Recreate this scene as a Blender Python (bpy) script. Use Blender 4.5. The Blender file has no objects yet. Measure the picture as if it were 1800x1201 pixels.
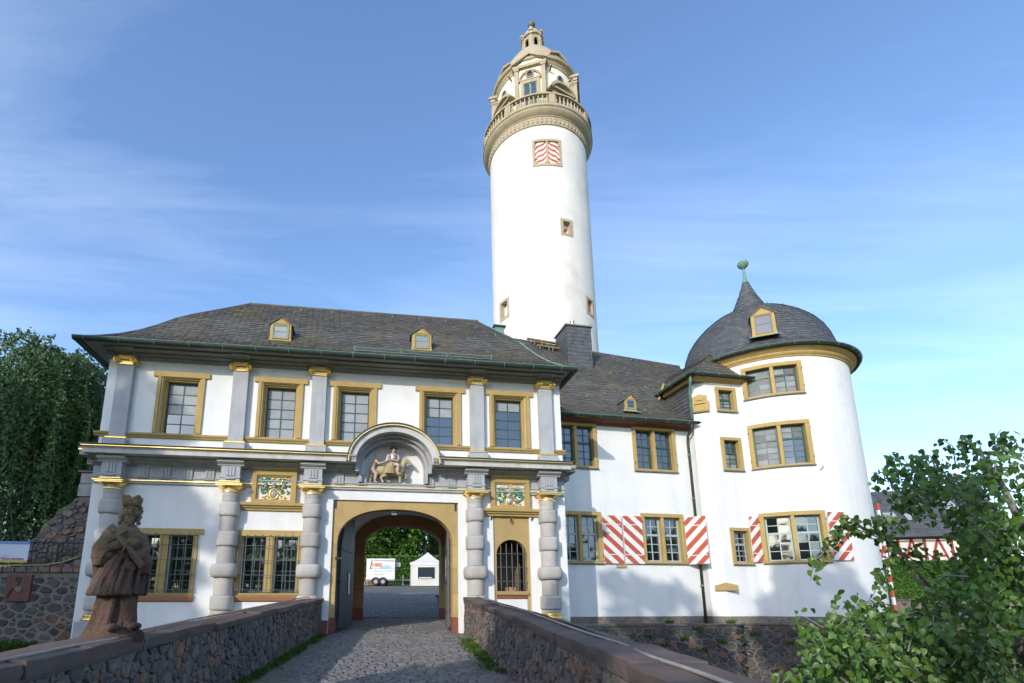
import bpy, bmesh, math, random
from mathutils import Vector, Matrix, noise

random.seed(7)
scene = bpy.context.scene
col = scene.collection
PI = math.pi
rad = math.radians

# ------------------------------------------------------------------ camera
cam_d = bpy.data.cameras.new('camera')
cam = bpy.data.objects.new('camera', cam_d)
col.objects.link(cam)
cam_d.sensor_width = 36.0
cam_d.lens = 36.0 * 932.08 / 1800.0
cam_d.shift_x = (900 - 783.43) / 1800.0
cam_d.shift_y = (860.0 - 600.5) / 1800.0
cam_d.clip_start = 0.05
cam_d.clip_end = 4000
cam.location = (0, 0, 1.70)
cam.rotation_euler = (rad(90 + 12.02837), 0, 0)
scene.camera = cam

# ------------------------------------------------------------------ light
SUN_AZ = 29.5      # heading of the light, degrees from +Y towards +X
SUN_EL = 21.5
world = bpy.data.worlds.new('World')
scene.world = world
world.use_nodes = True
wn = world.node_tree.nodes
wl = world.node_tree.links
wn.clear()
w_out = wn.new('ShaderNodeOutputWorld')
w_bg = wn.new('ShaderNodeBackground')
w_sky = wn.new('ShaderNodeTexSky')
w_sky.sky_type = 'NISHITA'
w_sky.sun_disc = False
w_sky.sun_elevation = rad(SUN_EL)
w_sky.sun_rotation = rad(180 + SUN_AZ)
w_sky.altitude = 100
w_sky.air_density = 1.0
w_sky.dust_density = 0.8
w_sky.ozone_density = 2.6
w_bg.inputs['Strength'].default_value = 0.15
# thin cirrus: streaks on a plane high above
w_tc = wn.new('ShaderNodeTexCoord')
w_sep = wn.new('ShaderNodeSeparateXYZ')
wl.new(w_tc.outputs['Generated'], w_sep.inputs[0])
w_zz = wn.new('ShaderNodeMath'); w_zz.operation = 'MAXIMUM'; w_zz.inputs[1].default_value = 0.03
wl.new(w_sep.outputs['Z'], w_zz.inputs[0])
w_dx = wn.new('ShaderNodeMath'); w_dx.operation = 'DIVIDE'
w_dy = wn.new('ShaderNodeMath'); w_dy.operation = 'DIVIDE'
wl.new(w_sep.outputs['X'], w_dx.inputs[0]); wl.new(w_zz.outputs[0], w_dx.inputs[1])
wl.new(w_sep.outputs['Y'], w_dy.inputs[0]); wl.new(w_zz.outputs[0], w_dy.inputs[1])
w_cmb = wn.new('ShaderNodeCombineXYZ')
wl.new(w_dx.outputs[0], w_cmb.inputs[0]); wl.new(w_dy.outputs[0], w_cmb.inputs[1])
w_map = wn.new('ShaderNodeMapping')
w_map.inputs['Rotation'].default_value = (0, 0, rad(33))
w_map.inputs['Scale'].default_value = (0.5, 2.2, 1)
w_map.inputs['Location'].default_value = (3.1, 1.7, 0)
wl.new(w_cmb.outputs[0], w_map.inputs['Vector'])
w_n1 = wn.new('ShaderNodeTexNoise')
w_n1.inputs['Scale'].default_value = 1.1
w_n1.inputs['Detail'].default_value = 9
w_n1.inputs['Roughness'].default_value = 0.62
w_n1.inputs['Distortion'].default_value = 0.6
wl.new(w_map.outputs[0], w_n1.inputs['Vector'])
w_n2 = wn.new('ShaderNodeTexNoise')
w_n2.inputs['Scale'].default_value = 0.42
w_n2.inputs['Detail'].default_value = 2
wl.new(w_cmb.outputs[0], w_n2.inputs['Vector'])
w_mul = wn.new('ShaderNodeMath'); w_mul.operation = 'MULTIPLY'
wl.new(w_n1.outputs[0], w_mul.inputs[0]); wl.new(w_n2.outputs[0], w_mul.inputs[1])
w_rmp = wn.new('ShaderNodeMapRange')
w_rmp.inputs['From Min'].default_value = 0.19
w_rmp.inputs['From Max'].default_value = 0.46
w_rmp.inputs['To Min'].default_value = 0.0
w_rmp.inputs['To Max'].default_value = 0.30
wl.new(w_mul.outputs[0], w_rmp.inputs['Value'])
w_mix = wn.new('ShaderNodeMixRGB')
w_mix.inputs[2].default_value = (5.6, 6.3, 7.4, 1)
wl.new(w_rmp.outputs[0], w_mix.inputs[0])
w_hs = wn.new('ShaderNodeHueSaturation')
w_hs.inputs['Hue'].default_value = 0.503
w_hs.inputs['Saturation'].default_value = 1.06
w_hs.inputs['Value'].default_value = 1.36
wl.new(w_sky.outputs[0], w_hs.inputs['Color'])
wl.new(w_hs.outputs[0], w_mix.inputs[1])
wl.new(w_mix.outputs[0], w_bg.inputs['Color'])
wl.new(w_bg.outputs[0], w_out.inputs[0])

L_DIR = Vector((math.sin(rad(SUN_AZ)) * math.cos(rad(SUN_EL)), math.cos(rad(SUN_AZ)) * math.cos(rad(SUN_EL)), -math.sin(rad(SUN_EL))))
sun_d = bpy.data.lights.new('sun', 'SUN')
sun_d.energy = 2.02
sun_d.angle = rad(0.53)
sun_d.color = (1.0, 0.93, 0.82)
sun = bpy.data.objects.new('sun', sun_d)
sun.rotation_euler = L_DIR.to_track_quat('-Z', 'Y').to_euler()
sun.location = (-20, -30, 40)
col.objects.link(sun)

scene.view_settings.view_transform = 'Standard'
scene.view_settings.look = 'None'
scene.view_settings.exposure = 0.69
scene.view_settings.gamma = 1.0
scene.render.engine = 'CYCLES'
scene.cycles.max_bounces = 8

# ------------------------------------------------------------------ materials
MATS = {}

def mat(name, c1, c2=None, rough=0.8, scale=6.0, bump=0.0, bscale=40.0, metallic=0.0, tint=0.0, spots=None, spec=0.5, ior=1.45, translucent=0.0, detail=6.0, streak=None):
    """Procedural surface: two base colours mixed by noise, fine relief, per-piece tint."""
    m = bpy.data.materials.new(name)
    m.use_nodes = True
    nt = m.node_tree
    N, Lk = nt.nodes, nt.links
    b = N['Principled BSDF']
    b.inputs['Roughness'].default_value = rough
    b.inputs['Metallic'].default_value = metallic
    b.inputs['Specular IOR Level'].default_value = spec
    b.inputs['IOR'].default_value = ior
    tc = N.new('ShaderNodeTexCoord')
    oi = N.new('ShaderNodeObjectInfo')
    vadd = N.new('ShaderNodeVectorMath'); vadd.operation = 'ADD'
    vm = N.new('ShaderNodeVectorMath'); vm.operation = 'SCALE'
    cx = N.new('ShaderNodeCombineXYZ')
    for i in range(3):
        Lk.new(oi.outputs['Random'], cx.inputs[i])
    Lk.new(cx.outputs[0], vm.inputs[0]); vm.inputs['Scale'].default_value = 37.0
    Lk.new(tc.outputs['Object'], vadd.inputs[0]); Lk.new(vm.outputs[0], vadd.inputs[1])
    vec = vadd.outputs[0]
    c2 = c2 or c1
    nz = N.new('ShaderNodeTexNoise')
    nz.inputs['Scale'].default_value = scale
    nz.inputs['Detail'].default_value = detail
    nz.inputs['Roughness'].default_value = 0.6
    Lk.new(vec, nz.inputs['Vector'])
    rp = N.new('ShaderNodeMapRange')
    rp.inputs['From Min'].default_value = 0.32
    rp.inputs['From Max'].default_value = 0.68
    Lk.new(nz.outputs[0], rp.inputs['Value'])
    mx = N.new('ShaderNodeMixRGB')
    mx.inputs[1].default_value = (*c1, 1); mx.inputs[2].default_value = (*c2, 1)
    Lk.new(rp.outputs[0], mx.inputs[0])
    out = mx.outputs[0]
    if spots:
        sc, thr, colr, amt = spots
        n2 = N.new('ShaderNodeTexNoise')
        n2.inputs['Scale'].default_value = sc; n2.inputs['Detail'].default_value = 5
        Lk.new(vec, n2.inputs['Vector'])
        r2 = N.new('ShaderNodeMapRange')
        r2.inputs['From Min'].default_value = thr; r2.inputs['From Max'].default_value = thr + 0.14
        r2.inputs['To Max'].default_value = amt
        Lk.new(n2.outputs[0], r2.inputs['Value'])
        m2 = N.new('ShaderNodeMixRGB'); m2.inputs[2].default_value = (*colr, 1)
        Lk.new(r2.outputs[0], m2.inputs[0]); Lk.new(out, m2.inputs[1])
        out = m2.outputs[0]
    if streak:
        colr, amt, sxy, sz = streak
        mp = N.new('ShaderNodeMapping'); mp.inputs['Scale'].default_value = (sxy, sxy, sz)
        Lk.new(vec, mp.inputs['Vector'])
        n3 = N.new('ShaderNodeTexNoise'); n3.inputs['Scale'].default_value = 1.0; n3.inputs['Detail'].default_value = 6
        Lk.new(mp.outputs[0], n3.inputs['Vector'])
        r3 = N.new('ShaderNodeMapRange'); r3.inputs['From Min'].default_value = 0.5; r3.inputs['From Max'].default_value = 0.8
        r3.inputs['To Max'].default_value = amt
        Lk.new(n3.outputs[0], r3.inputs['Value'])
        m3 = N.new('ShaderNodeMixRGB'); m3.inputs[2].default_value = (*colr, 1)
        Lk.new(r3.outputs[0], m3.inputs[0]); Lk.new(out, m3.inputs[1])
        out = m3.outputs[0]
    if tint:
        at = N.new('ShaderNodeAttribute'); at.attribute_name = 'tint'
        ad = N.new('ShaderNodeMath'); ad.operation = 'ADD'
        Lk.new(at.outputs['Fac'], ad.inputs[0]); Lk.new(oi.outputs['Random'], ad.inputs[1])
        fr = N.new('ShaderNodeMath'); fr.operation = 'FRACT'
        Lk.new(ad.outputs[0], fr.inputs[0])
        r4 = N.new('ShaderNodeMapRange')
        r4.inputs['To Min'].default_value = 1 - tint; r4.inputs['To Max'].default_value = 1 + tint
        Lk.new(fr.outputs[0], r4.inputs['Value'])
        m4 = N.new('ShaderNodeVectorMath'); m4.operation = 'SCALE'
        Lk.new(out, m4.inputs[0]); Lk.new(r4.outputs[0], m4.inputs['Scale'])
        out = m4.outputs[0]
    Lk.new(out, b.inputs['Base Color'])
    if bump:
        nb = N.new('ShaderNodeTexNoise')
        nb.inputs['Scale'].default_value = bscale; nb.inputs['Detail'].default_value = 6
        Lk.new(vec, nb.inputs['Vector'])
        bp = N.new('ShaderNodeBump'); bp.inputs['Strength'].default_value = bump
        bp.inputs['Distance'].default_value = 0.02
        Lk.new(nb.outputs[0], bp.inputs['Height']); Lk.new(bp.outputs[0], b.inputs['Normal'])
    if translucent:
        tr = N.new('ShaderNodeBsdfTranslucent')
        Lk.new(out, tr.inputs['Color'])
        ms = N.new('ShaderNodeMixShader'); ms.inputs[0].default_value = translucent
        Lk.new(b.outputs[0], ms.inputs[1]); Lk.new(tr.outputs[0], ms.inputs[2])
        Lk.new(ms.outputs[0], N['Material Output'].inputs['Surface'])
    MATS[name] = m
    return m

def ramp_mat(name, cols, rough=0.85, bump=0.5, bscale=25.0, nscale=9.0, namt=0.35, spots=None):
    """Pieces of several natural colours: the piece's own tint picks one from a ramp."""
    m = mat(name, (0.5, 0.5, 0.5), (1.0, 1.0, 1.0), rough=rough, scale=nscale, bump=bump, bscale=bscale, spots=None)
    nt = m.node_tree; N, Lk = nt.nodes, nt.links
    b = N['Principled BSDF']
    src = b.inputs['Base Color'].links[0].from_socket
    at = N.new('ShaderNodeAttribute'); at.attribute_name = 'tint'
    oi = N.new('ShaderNodeObjectInfo')
    ad = N.new('ShaderNodeMath'); ad.operation = 'ADD'
    Lk.new(at.outputs['Fac'], ad.inputs[0]); Lk.new(oi.outputs['Random'], ad.inputs[1])
    fr = N.new('ShaderNodeMath'); fr.operation = 'FRACT'; Lk.new(ad.outputs[0], fr.inputs[0])
    cr = N.new('ShaderNodeValToRGB'); cr.color_ramp.interpolation = 'CONSTANT'
    e = cr.color_ramp.elements
    while len(e) < len(cols):
        e.new(0.5)
    for i, c in enumerate(cols):
        e[i].position = i / len(cols); e[i].color = (*c, 1)
    Lk.new(fr.outputs[0], cr.inputs[0])
    mm = N.new('ShaderNodeMixRGB'); mm.blend_type = 'MULTIPLY'; mm.inputs[0].default_value = 1
    Lk.new(cr.outputs[0], mm.inputs[1]); Lk.new(src, mm.inputs[2])
    Lk.new(mm.outputs[0], b.inputs['Base Color'])
    return m

PLASTER = mat('white_plaster', (0.79, 0.79, 0.775), (0.715, 0.72, 0.71), rough=0.9, scale=0.7, bump=0.25, bscale=14, spots=(1.3, 0.60, (0.60, 0.60, 0.58), 0.40), streak=((0.52, 0.51, 0.48), 0.30, 3.2, 0.22))
KEEP_PL = mat('keep_plaster', (0.72, 0.71, 0.68), (0.62, 0.61, 0.575), rough=0.9, scale=0.45, bump=0.5, bscale=3.5, spots=(0.8, 0.52, (0.55, 0.53, 0.48), 0.6), streak=((0.58, 0.55, 0.48), 0.5, 1.6, 0.12))
GREY = mat('grey_stone_paint', (0.43, 0.45, 0.47), (0.36, 0.37, 0.385), rough=0.85, scale=2.2, bump=0.2, bscale=40, streak=((0.27, 0.27, 0.265), 0.5, 5.0, 0.6))
GREYD = mat('grey_cornice_stone', (0.40, 0.395, 0.385), (0.30, 0.295, 0.285), rough=0.85, scale=3.0, bump=0.3, bscale=30, spots=(5, 0.56, (0.17, 0.165, 0.15), 0.6))
DRUM = mat('column_stone', (0.47, 0.45, 0.42), (0.38, 0.365, 0.345), rough=0.9, scale=2.6, bump=0.55, bscale=45, spots=(2.2, 0.55, (0.47, 0.36, 0.27), 0.55), tint=0.10)
OCHRE = mat('ochre_stone_paint', (0.46, 0.33, 0.125), (0.40, 0.285, 0.105), rough=0.8, scale=3.0, bump=0.15, bscale=50, streak=((0.30, 0.20, 0.07), 0.45, 7, 1.2))
OCHRE2 = mat('ochre_sandstone', (0.46, 0.33, 0.13), (0.38, 0.27, 0.12), rough=0.85, scale=2.2, bump=0.4, bscale=35, spots=(1.6, 0.56, (0.40, 0.23, 0.11), 0.5), tint=0.13)
REDST = mat('orange_sandstone', (0.40, 0.21, 0.10), (0.33, 0.165, 0.08), rough=0.85, scale=2.2, bump=0.35, bscale=35, tint=0.08)
REDBASE = mat('red_sandstone', (0.26, 0.09, 0.055), (0.20, 0.075, 0.05), rough=0.9, scale=5, bump=0.5, bscale=25)
GOLD = mat('gold_leaf', (1.0, 0.74, 0.27), (0.92, 0.60, 0.17), rough=0.33, scale=9, metallic=1.0, bump=0.15, bscale=30)
LEAD = mat('lead_flashing', (0.10, 0.10, 0.095), (0.16, 0.155, 0.14), rough=0.6, scale=5, bump=0.2)
SLATE = mat('slate', (0.082, 0.080, 0.074), (0.118, 0.112, 0.098), rough=0.62, scale=1.3, bump=0.25, bscale=60, tint=0.20, spots=(0.9, 0.50, (0.125, 0.108, 0.062), 0.75))
SLATE2 = mat('dark_slate', (0.075, 0.08, 0.088), (0.10, 0.104, 0.11), rough=0.5, scale=1.5, bump=0.2, bscale=60, tint=0.20)
COPPER = mat('green_copper', (0.17, 0.32, 0.26), (0.10, 0.20, 0.165), rough=0.65, scale=8, bump=0.1)
GUTTER = mat('dark_copper_gutter', (0.022, 0.036, 0.031), (0.04, 0.062, 0.053), rough=0.55, scale=5, bump=0.1)
SOFFIT = mat('painted_soffit', (0.30, 0.30, 0.29), (0.25, 0.25, 0.245), rough=0.8, scale=4)
GREEN = mat('green_sash', (0.035, 0.085, 0.068), (0.045, 0.10, 0.08), rough=0.45, scale=12)
BLUESASH = mat('blue_grey_sash', (0.38, 0.47, 0.48), (0.34, 0.43, 0.44), rough=0.5, scale=9)
GLASS = mat('window_glass', (0.010, 0.012, 0.014), (0.015, 0.018, 0.02), rough=0.03, scale=2, ior=2.35, bump=0.035, bscale=3)
PANE_PALE = mat('pale_blind_and_sky_pane', (0.32, 0.345, 0.37), (0.26, 0.285, 0.31), rough=0.6, scale=2, ior=1.5, spec=0.4, tint=0.12)  # blinds and bright sky reflection both put into this flat pane colour
PANE_GREY = mat('grey_pane', (0.25, 0.27, 0.285), (0.17, 0.19, 0.205), rough=0.55, scale=2.5, ior=1.45, spec=0.3, tint=0.32)  # flat grey pane colour, tone varied from pane to pane
IRON = mat('grey_iron', (0.16, 0.17, 0.18), (0.11, 0.115, 0.12), rough=0.5, scale=20, metallic=0.3)
IRONB = mat('black_iron', (0.018, 0.02, 0.023), (0.03, 0.03, 0.033), rough=0.5, scale=15)
DOORB = mat('blue_black_door', (0.018, 0.027, 0.040), (0.028, 0.036, 0.048), rough=0.5, scale=8, tint=0.2)
DOORG = mat('grey_door', (0.13, 0.13, 0.135), (0.10, 0.10, 0.105), rough=0.6, scale=8, tint=0.1)
TSTONE = mat('tower_sandstone', (0.43, 0.375, 0.265), (0.35, 0.305, 0.21), rough=0.85, scale=1.4, bump=0.35, bscale=18, spots=(1.5, 0.56, (0.46, 0.32, 0.20), 0.5), streak=((0.22, 0.18, 0.11), 0.5, 3.0, 0.5))
CREAMP = mat('cream_panel', (0.74, 0.70, 0.60), (0.68, 0.64, 0.53), rough=0.85, scale=4)
COPING = mat('sandstone_coping', (0.17, 0.112, 0.09), (0.105, 0.078, 0.066), rough=0.88, scale=2.2, bump=0.8, bscale=16, tint=0.22, spots=(2.6, 0.50, (0.085, 0.078, 0.072), 0.75))
MORTAR = mat('lime_mortar', (0.235, 0.20, 0.16), (0.16, 0.14, 0.115), rough=0.95, scale=5, bump=1.0, bscale=14)
MORTARD = mat('dark_mortar', (0.21, 0.19, 0.16), (0.14, 0.125, 0.11), rough=0.95, scale=5, bump=1.0, bscale=14)
RUBBLE = ramp_mat('rubble_stone', [(0.17, 0.15, 0.135), (0.22, 0.185, 0.155), (0.12, 0.118, 0.122), (0.26, 0.16, 0.125), (0.19, 0.165, 0.145), (0.30, 0.175, 0.12), (0.145, 0.135, 0.13), (0.235, 0.20, 0.165), (0.11, 0.105, 0.11), (0.25, 0.19, 0.15), (0.16, 0.15, 0.14)], bump=0.8, bscale=18)
RUBBLED = ramp_mat('basalt_rubble', [(0.077, 0.077, 0.083), (0.100, 0.098, 0.100), (0.062, 0.062, 0.069), (0.131, 0.122, 0.115), (0.088, 0.088, 0.090), (0.188, 0.106, 0.085), (0.112, 0.106, 0.100)], bump=0.8, bscale=18)
SETT = ramp_mat('granite_sett', [(0.237, 0.220, 0.204), (0.210, 0.197, 0.187), (0.265, 0.237, 0.214), (0.183, 0.174, 0.169), (0.244, 0.217, 0.206), (0.204, 0.190, 0.176)], rough=0.7, bump=0.5, bscale=30)
JOINT = mat('sett_joint_soil', (0.21, 0.185, 0.145), (0.13, 0.12, 0.09), rough=0.95, scale=8, bump=0.8, bscale=40, spots=(3, 0.55, (0.06, 0.085, 0.03), 0.8))
LEAF = mat('leaf_green', (0.045, 0.095, 0.022), (0.065, 0.125, 0.03), rough=0.5, scale=3, tint=0.30, translucent=0.25)
LEAFD = mat('beech_leaf', (0.05, 0.115, 0.033), (0.085, 0.165, 0.05), rough=0.5, scale=2, tint=0.32, translucent=0.2)
LEAFC = mat('chestnut_leaf', (0.075, 0.18, 0.028), (0.11, 0.23, 0.038), rough=0.5, scale=0.6, tint=0.30, translucent=0.3)
LEAFW = mat('willow_leaf', (0.07, 0.12, 0.035), (0.095, 0.145, 0.05), rough=0.55, scale=0.8, tint=0.25, translucent=0.3)
LEAFF = mat('linden_leaf', (0.055, 0.13, 0.018), (0.105, 0.19, 0.03), rough=0.42, scale=5, tint=0.38, translucent=0.22)
WEED = mat('weed_leaf', (0.085, 0.17, 0.025), (0.06, 0.125, 0.02), rough=0.6, scale=6, tint=0.3, translucent=0.3)
BARK = mat('bark', (0.15, 0.13, 0.105), (0.09, 0.08, 0.065), rough=0.95, scale=12, bump=0.8, bscale=30)
BARKG = mat('grey_bark', (0.25, 0.24, 0.21), (0.17, 0.16, 0.14), rough=0.95, scale=12, bump=0.6, bscale=30)
WHITEP = mat('white_paint', (0.80, 0.80, 0.79), (0.75, 0.75, 0.74), rough=0.35, scale=3)
CANVAS = mat('white_canvas', (0.75, 0.73, 0.67), (0.68, 0.66, 0.60), rough=0.8, scale=2, bump=0.4, bscale=5, translucent=0.15)
TYRE = mat('tyre_rubber', (0.02, 0.02, 0.02), rough=0.8)
METAL = mat('galvanised_steel', (0.45, 0.46, 0.47), (0.36, 0.37, 0.38), rough=0.4, metallic=0.8, scale=10)
WOODP = mat('pale_wood', (0.42, 0.27, 0.13), (0.33, 0.21, 0.10), rough=0.8, scale=6)
BRIDGEB = mat('moat_grass', (0.05, 0.085, 0.02), (0.08, 0.10, 0.035), rough=0.95, scale=1.5, bump=1, bscale=10)
SHUT_W = mat('white_shutter_paint', (0.78, 0.77, 0.74), (0.70, 0.69, 0.66), rough=0.6, scale=5)
SHUT_R = mat('red_shutter_paint', (0.50, 0.10, 0.06), (0.43, 0.085, 0.05), rough=0.6, scale=5)
CABLE = mat('pale_cable', (0.36, 0.33, 0.29), (0.27, 0.25, 0.22), rough=0.6, scale=9)

# ------------------------------------------------------------------ mesh helpers
class MB:
    """Collects faces; build() links them as ONE mesh object."""
    def __init__(self, T=None):
        self.v = []; self.f = []; self.t = []; self.T = T; self.cur = 0.0
    def add(self, vs, fs):
        o = len(self.v)
        if self.T:
            vs = [self.T(*p) for p in vs]
        self.v += [tuple(p) for p in vs]
        for f in fs:
            self.f.append(tuple(i + o for i in f)); self.t.append(self.cur)
    def box(self, x0, x1, y0, y1, z0, z1, seg=1):
        if seg == 1:
            vs = [(x0, y0, z0), (x1, y0, z0), (x1, y1, z0), (x0, y1, z0), (x0, y0, z1), (x1, y0, z1), (x1, y1, z1), (x0, y1, z1)]
            self.add(vs, [(0, 3, 2, 1), (4, 5, 6, 7), (0, 1, 5, 4), (1, 2, 6, 5), (2, 3, 7, 6), (3, 0, 4, 7)])
        else:
            vs = []; fs = []
            for i in range(seg + 1):
                x = x0 + (x1 - x0) * i / seg
                vs += [(x, y0, z0), (x, y1, z0), (x, y1, z1), (x, y0, z1)]
            for i in range(seg):
                a = i * 4; b = a + 4
                for k in range(4):
                    k2 = (k + 1) % 4
                    fs.append((a + k, a + k2, b + k2, b + k))
            fs.append((0, 3, 2, 1)); e = seg * 4; fs.append((e, e + 1, e + 2, e + 3))
            self.add(vs, fs)
    def prism_x(self, poly, x0, x1, seg=1):            # poly of (y, z)
        n = len(poly); vs = []; fs = []
        for i in range(seg + 1):
            x = x0 + (x1 - x0) * i / seg
            vs += [(x, y, z) for y, z in poly]
        for s in range(seg):
            for i in range(n):
                j = (i + 1) % n
                fs.append((s * n + i, s * n + j, (s + 1) * n + j, (s + 1) * n + i))
        fs.append(tuple(reversed(range(n)))); fs.append(tuple(seg * n + i for i in range(n)))
        self.add(vs, fs)
    def prism_y(self, poly, y0, y1):                     # poly of (x, z)
        n = len(poly)
        vs = [(x, y0, z) for x, z in poly] + [(x, y1, z) for x, z in poly]
        fs = [tuple(range(n)), tuple(reversed(range(n, 2 * n)))]
        fs += [(i, i + n, (i + 1) % n + n, (i + 1) % n) for i in range(n)]
        self.add(vs, fs)
    def prism_z(self, poly, z0, z1):                     # poly of (x, y)
        n = len(poly)
        vs = [(x, y, z0) for x, y in poly] + [(x, y, z1) for x, y in poly]
        fs = [tuple(reversed(range(n))), tuple(range(n, 2 * n))]
        fs += [(i, (i + 1) % n, (i + 1) % n + n, i + n) for i in range(n)]
        self.add(vs, fs)
    def lathe(self, prof, n=24, c=(0, 0, 0), a0=0.0, a1=2 * PI, sq=None, cap=True):
        full = abs(a1 - a0 - 2 * PI) < 1e-6
        m = n if full else n + 1
        vs = []; fs = []
        for r, z in prof:
            for i in range(m):
                a = a0 + (a1 - a0) * i / n
                k = 1.0
                if sq:
                    k = 1.0 / (abs(math.cos(a)) ** sq + abs(math.sin(a)) ** sq) ** (1.0 / sq)
                vs.append((c[0] + r * k * math.cos(a), c[1] + r * k * math.sin(a), c[2] + z))
        for j in range(len(prof) - 1):
            for i in range(n):
                i2 = (i + 1) % m if full else i + 1
                fs.append((j * m + i, j * m + i2, (j + 1) * m + i2, (j + 1) * m + i))
        if cap and full:
            if prof[0][0] > 1e-4: fs.append(tuple(reversed(range(m))))
            if prof[-1][0] > 1e-4: fs.append(tuple((len(prof) - 1) * m + i for i in range(m)))
        self.add(vs, fs)
    def tube(self, pts, r, n=8, cap=True):
        pts = [Vector(p) for p in pts]
        rs = r if isinstance(r, (list, tuple)) else [r] * len(pts)
        vs = []; fs = []; up = None
        for i, p in enumerate(pts):
            d = (pts[min(i + 1, len(pts) - 1)] - pts[max(i - 1, 0)])
            if d.length < 1e-9: d = Vector((0, 0, 1))
            d.normalize()
            if up is None:
                up = Vector((0, 0, 1)) if abs(d.z) < 0.9 else Vector((1, 0, 0))
            s = d.cross(up)
            if s.length < 1e-5: s = d.cross(Vector((0, 1, 0.3)))
            s.normalize(); q = s.cross(d); up = q
            for k in range(n):
                a = 2 * PI * k / n
                vs.append(tuple(p + s * (rs[i] * math.cos(a)) + q * (rs[i] * math.sin(a))))
        for i in range(len(pts) - 1):
            for k in range(n):
                k2 = (k + 1) % n
                fs.append((i * n + k, i * n + k2, (i + 1) * n + k2, (i + 1) * n + k))
        if cap:
            fs.append(tuple(reversed(range(n)))); fs.append(tuple((len(pts) - 1) * n + k for k in range(n)))
        self.add(vs, fs)
    def ball(self, c, r, n=10, sc=(1, 1, 1), m=6):
        vs = []; fs = []
        for j in range(1, m):
            th = PI * j / m
            for i in range(n):
                a = 2 * PI * i / n
                vs.append((c[0] + r * sc[0] * math.sin(th) * math.cos(a), c[1] + r * sc[1] * math.sin(th) * math.sin(a), c[2] + r * sc[2] * math.cos(th)))
        t = len(vs); vs.append((c[0], c[1], c[2] + r * sc[2])); vs.append((c[0], c[1], c[2] - r * sc[2]))
        for j in range(m - 2):
            for i in range(n):
                i2 = (i + 1) % n
                fs.append((j * n + i, (j + 1) * n + i, (j + 1) * n + i2, j * n + i2))
        for i in range(n):
            i2 = (i + 1) % n
            fs.append((t, i, i2)); fs.append((t + 1, (m - 2) * n + i2, (m - 2) * n + i))
        self.add(vs, fs)
    def quad(self, a, b, c, d):
        self.add([a, b, c, d], [(0, 1, 2, 3)])
    def grid(self, fn, nu, nv):
        vs = [fn(i / nu, j / nv) for j in range(nv + 1) for i in range(nu + 1)]
        fs = [(j * (nu + 1) + i, j * (nu + 1) + i + 1, (j + 1) * (nu + 1) + i + 1, (j + 1) * (nu + 1) + i) for j in range(nv) for i in range(nu)]
        self.add(vs, fs)
    def mesh(self, name, m, smooth=False):
        me = bpy.data.meshes.new(name)
        me.from_pydata(self.v, [], self.f)
        if m: me.materials.append(m)
        at = me.attributes.new('tint', 'FLOAT', 'FACE')
        at.data.foreach_set('value', self.t)
        if smooth:
            me.polygons.foreach_set('use_smooth', [True] * len(me.polygons))
        me.update()
        return me
    def build(self, name, m, parent=None, smooth=False, bevel=0.0, autosmooth=None, fix=True, kind=None):
        me = self.mesh(name, m, smooth)
        if fix:
            b = bmesh.new(); b.from_mesh(me); bmesh.ops.recalc_face_normals(b, faces=b.faces); b.to_mesh(me); b.free()
        if autosmooth:
            me.polygons.foreach_set('use_smooth', [True] * len(me.polygons))
            me.set_sharp_from_angle(angle=rad(autosmooth))
        o = bpy.data.objects.new(name, me)
        col.objects.link(o)
        if parent: o.parent = parent
        if bevel:
            md = o.modifiers.new('bevel', 'BEVEL'); md.width = bevel; md.segments = 2; md.limit_method = 'ANGLE'; md.angle_limit = rad(40)
        if kind: o['kind'] = kind
        return o

def thing(name, label, cat, loc=(0, 0, 0), rz=0.0, group=None):
    o = bpy.data.objects.new(name, None)
    o.empty_display_size = 0.2
    col.objects.link(o)
    o.location = loc; o.rotation_euler = (0, 0, rz)
    o['label'] = label; o['category'] = cat
    if group: o['group'] = group
    return o

def tag(o, label, cat, group=None):
    o['label'] = label; o['category'] = cat
    if group: o['group'] = group
    return o

def copy_of(o, parent=None, loc=None, rot=None, name=None):
    c = o.copy(); col.objects.link(c)
    c.parent = parent
    if loc is not None: c.location = loc
    if rot is not None: c.rotation_euler = rot
    return c

def wall_grid(mb, us, zs, holes, y0, yr, back=None):
    """Wall sheet at depth y0 with rectangular holes and reveals to depth yr."""
    def inside(u, z):
        return any(h[0] < u < h[1] and h[2] < z < h[3] for h in holes)
    us = sorted(set([round(u, 4) for u in us] + [round(h[k], 4) for h in holes for k in (0, 1)]))
    zs = sorted(set([round(z, 4) for z in zs] + [round(h[k], 4) for h in holes for k in (2, 3)]))
    for i in range(len(us) - 1):
        for j in range(len(zs) - 1):
            a, b, c, d = us[i], us[i + 1], zs[j], zs[j + 1]
            if inside((a + b) / 2, (c + d) / 2): continue
            mb.quad((a, y0, c), (b, y0, c), (b, y0, d), (a, y0, d))
            if back is not None:
                mb.quad((a, back, d), (b, back, d), (b, back, c), (a, back, c))
    for h in holes:
        uu = [u for u in us if h[0] <= u <= h[1]]
        for k in range(len(uu) - 1):
            mb.quad((uu[k], y0, h[2]), (uu[k], yr, h[2]), (uu[k + 1], yr, h[2]), (uu[k + 1], y0, h[2]))
            mb.quad((uu[k], y0, h[3]), (uu[k + 1], y0, h[3]), (uu[k + 1], yr, h[3]), (uu[k], yr, h[3]))
        mb.quad((h[0], y0, h[2]), (h[0], y0, h[3]), (h[0], yr, h[3]), (h[0], yr, h[2]))
        mb.quad((h[1], y0, h[2]), (h[1], yr, h[2]), (h[1], yr, h[3]), (h[1], y0, h[3]))

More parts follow.
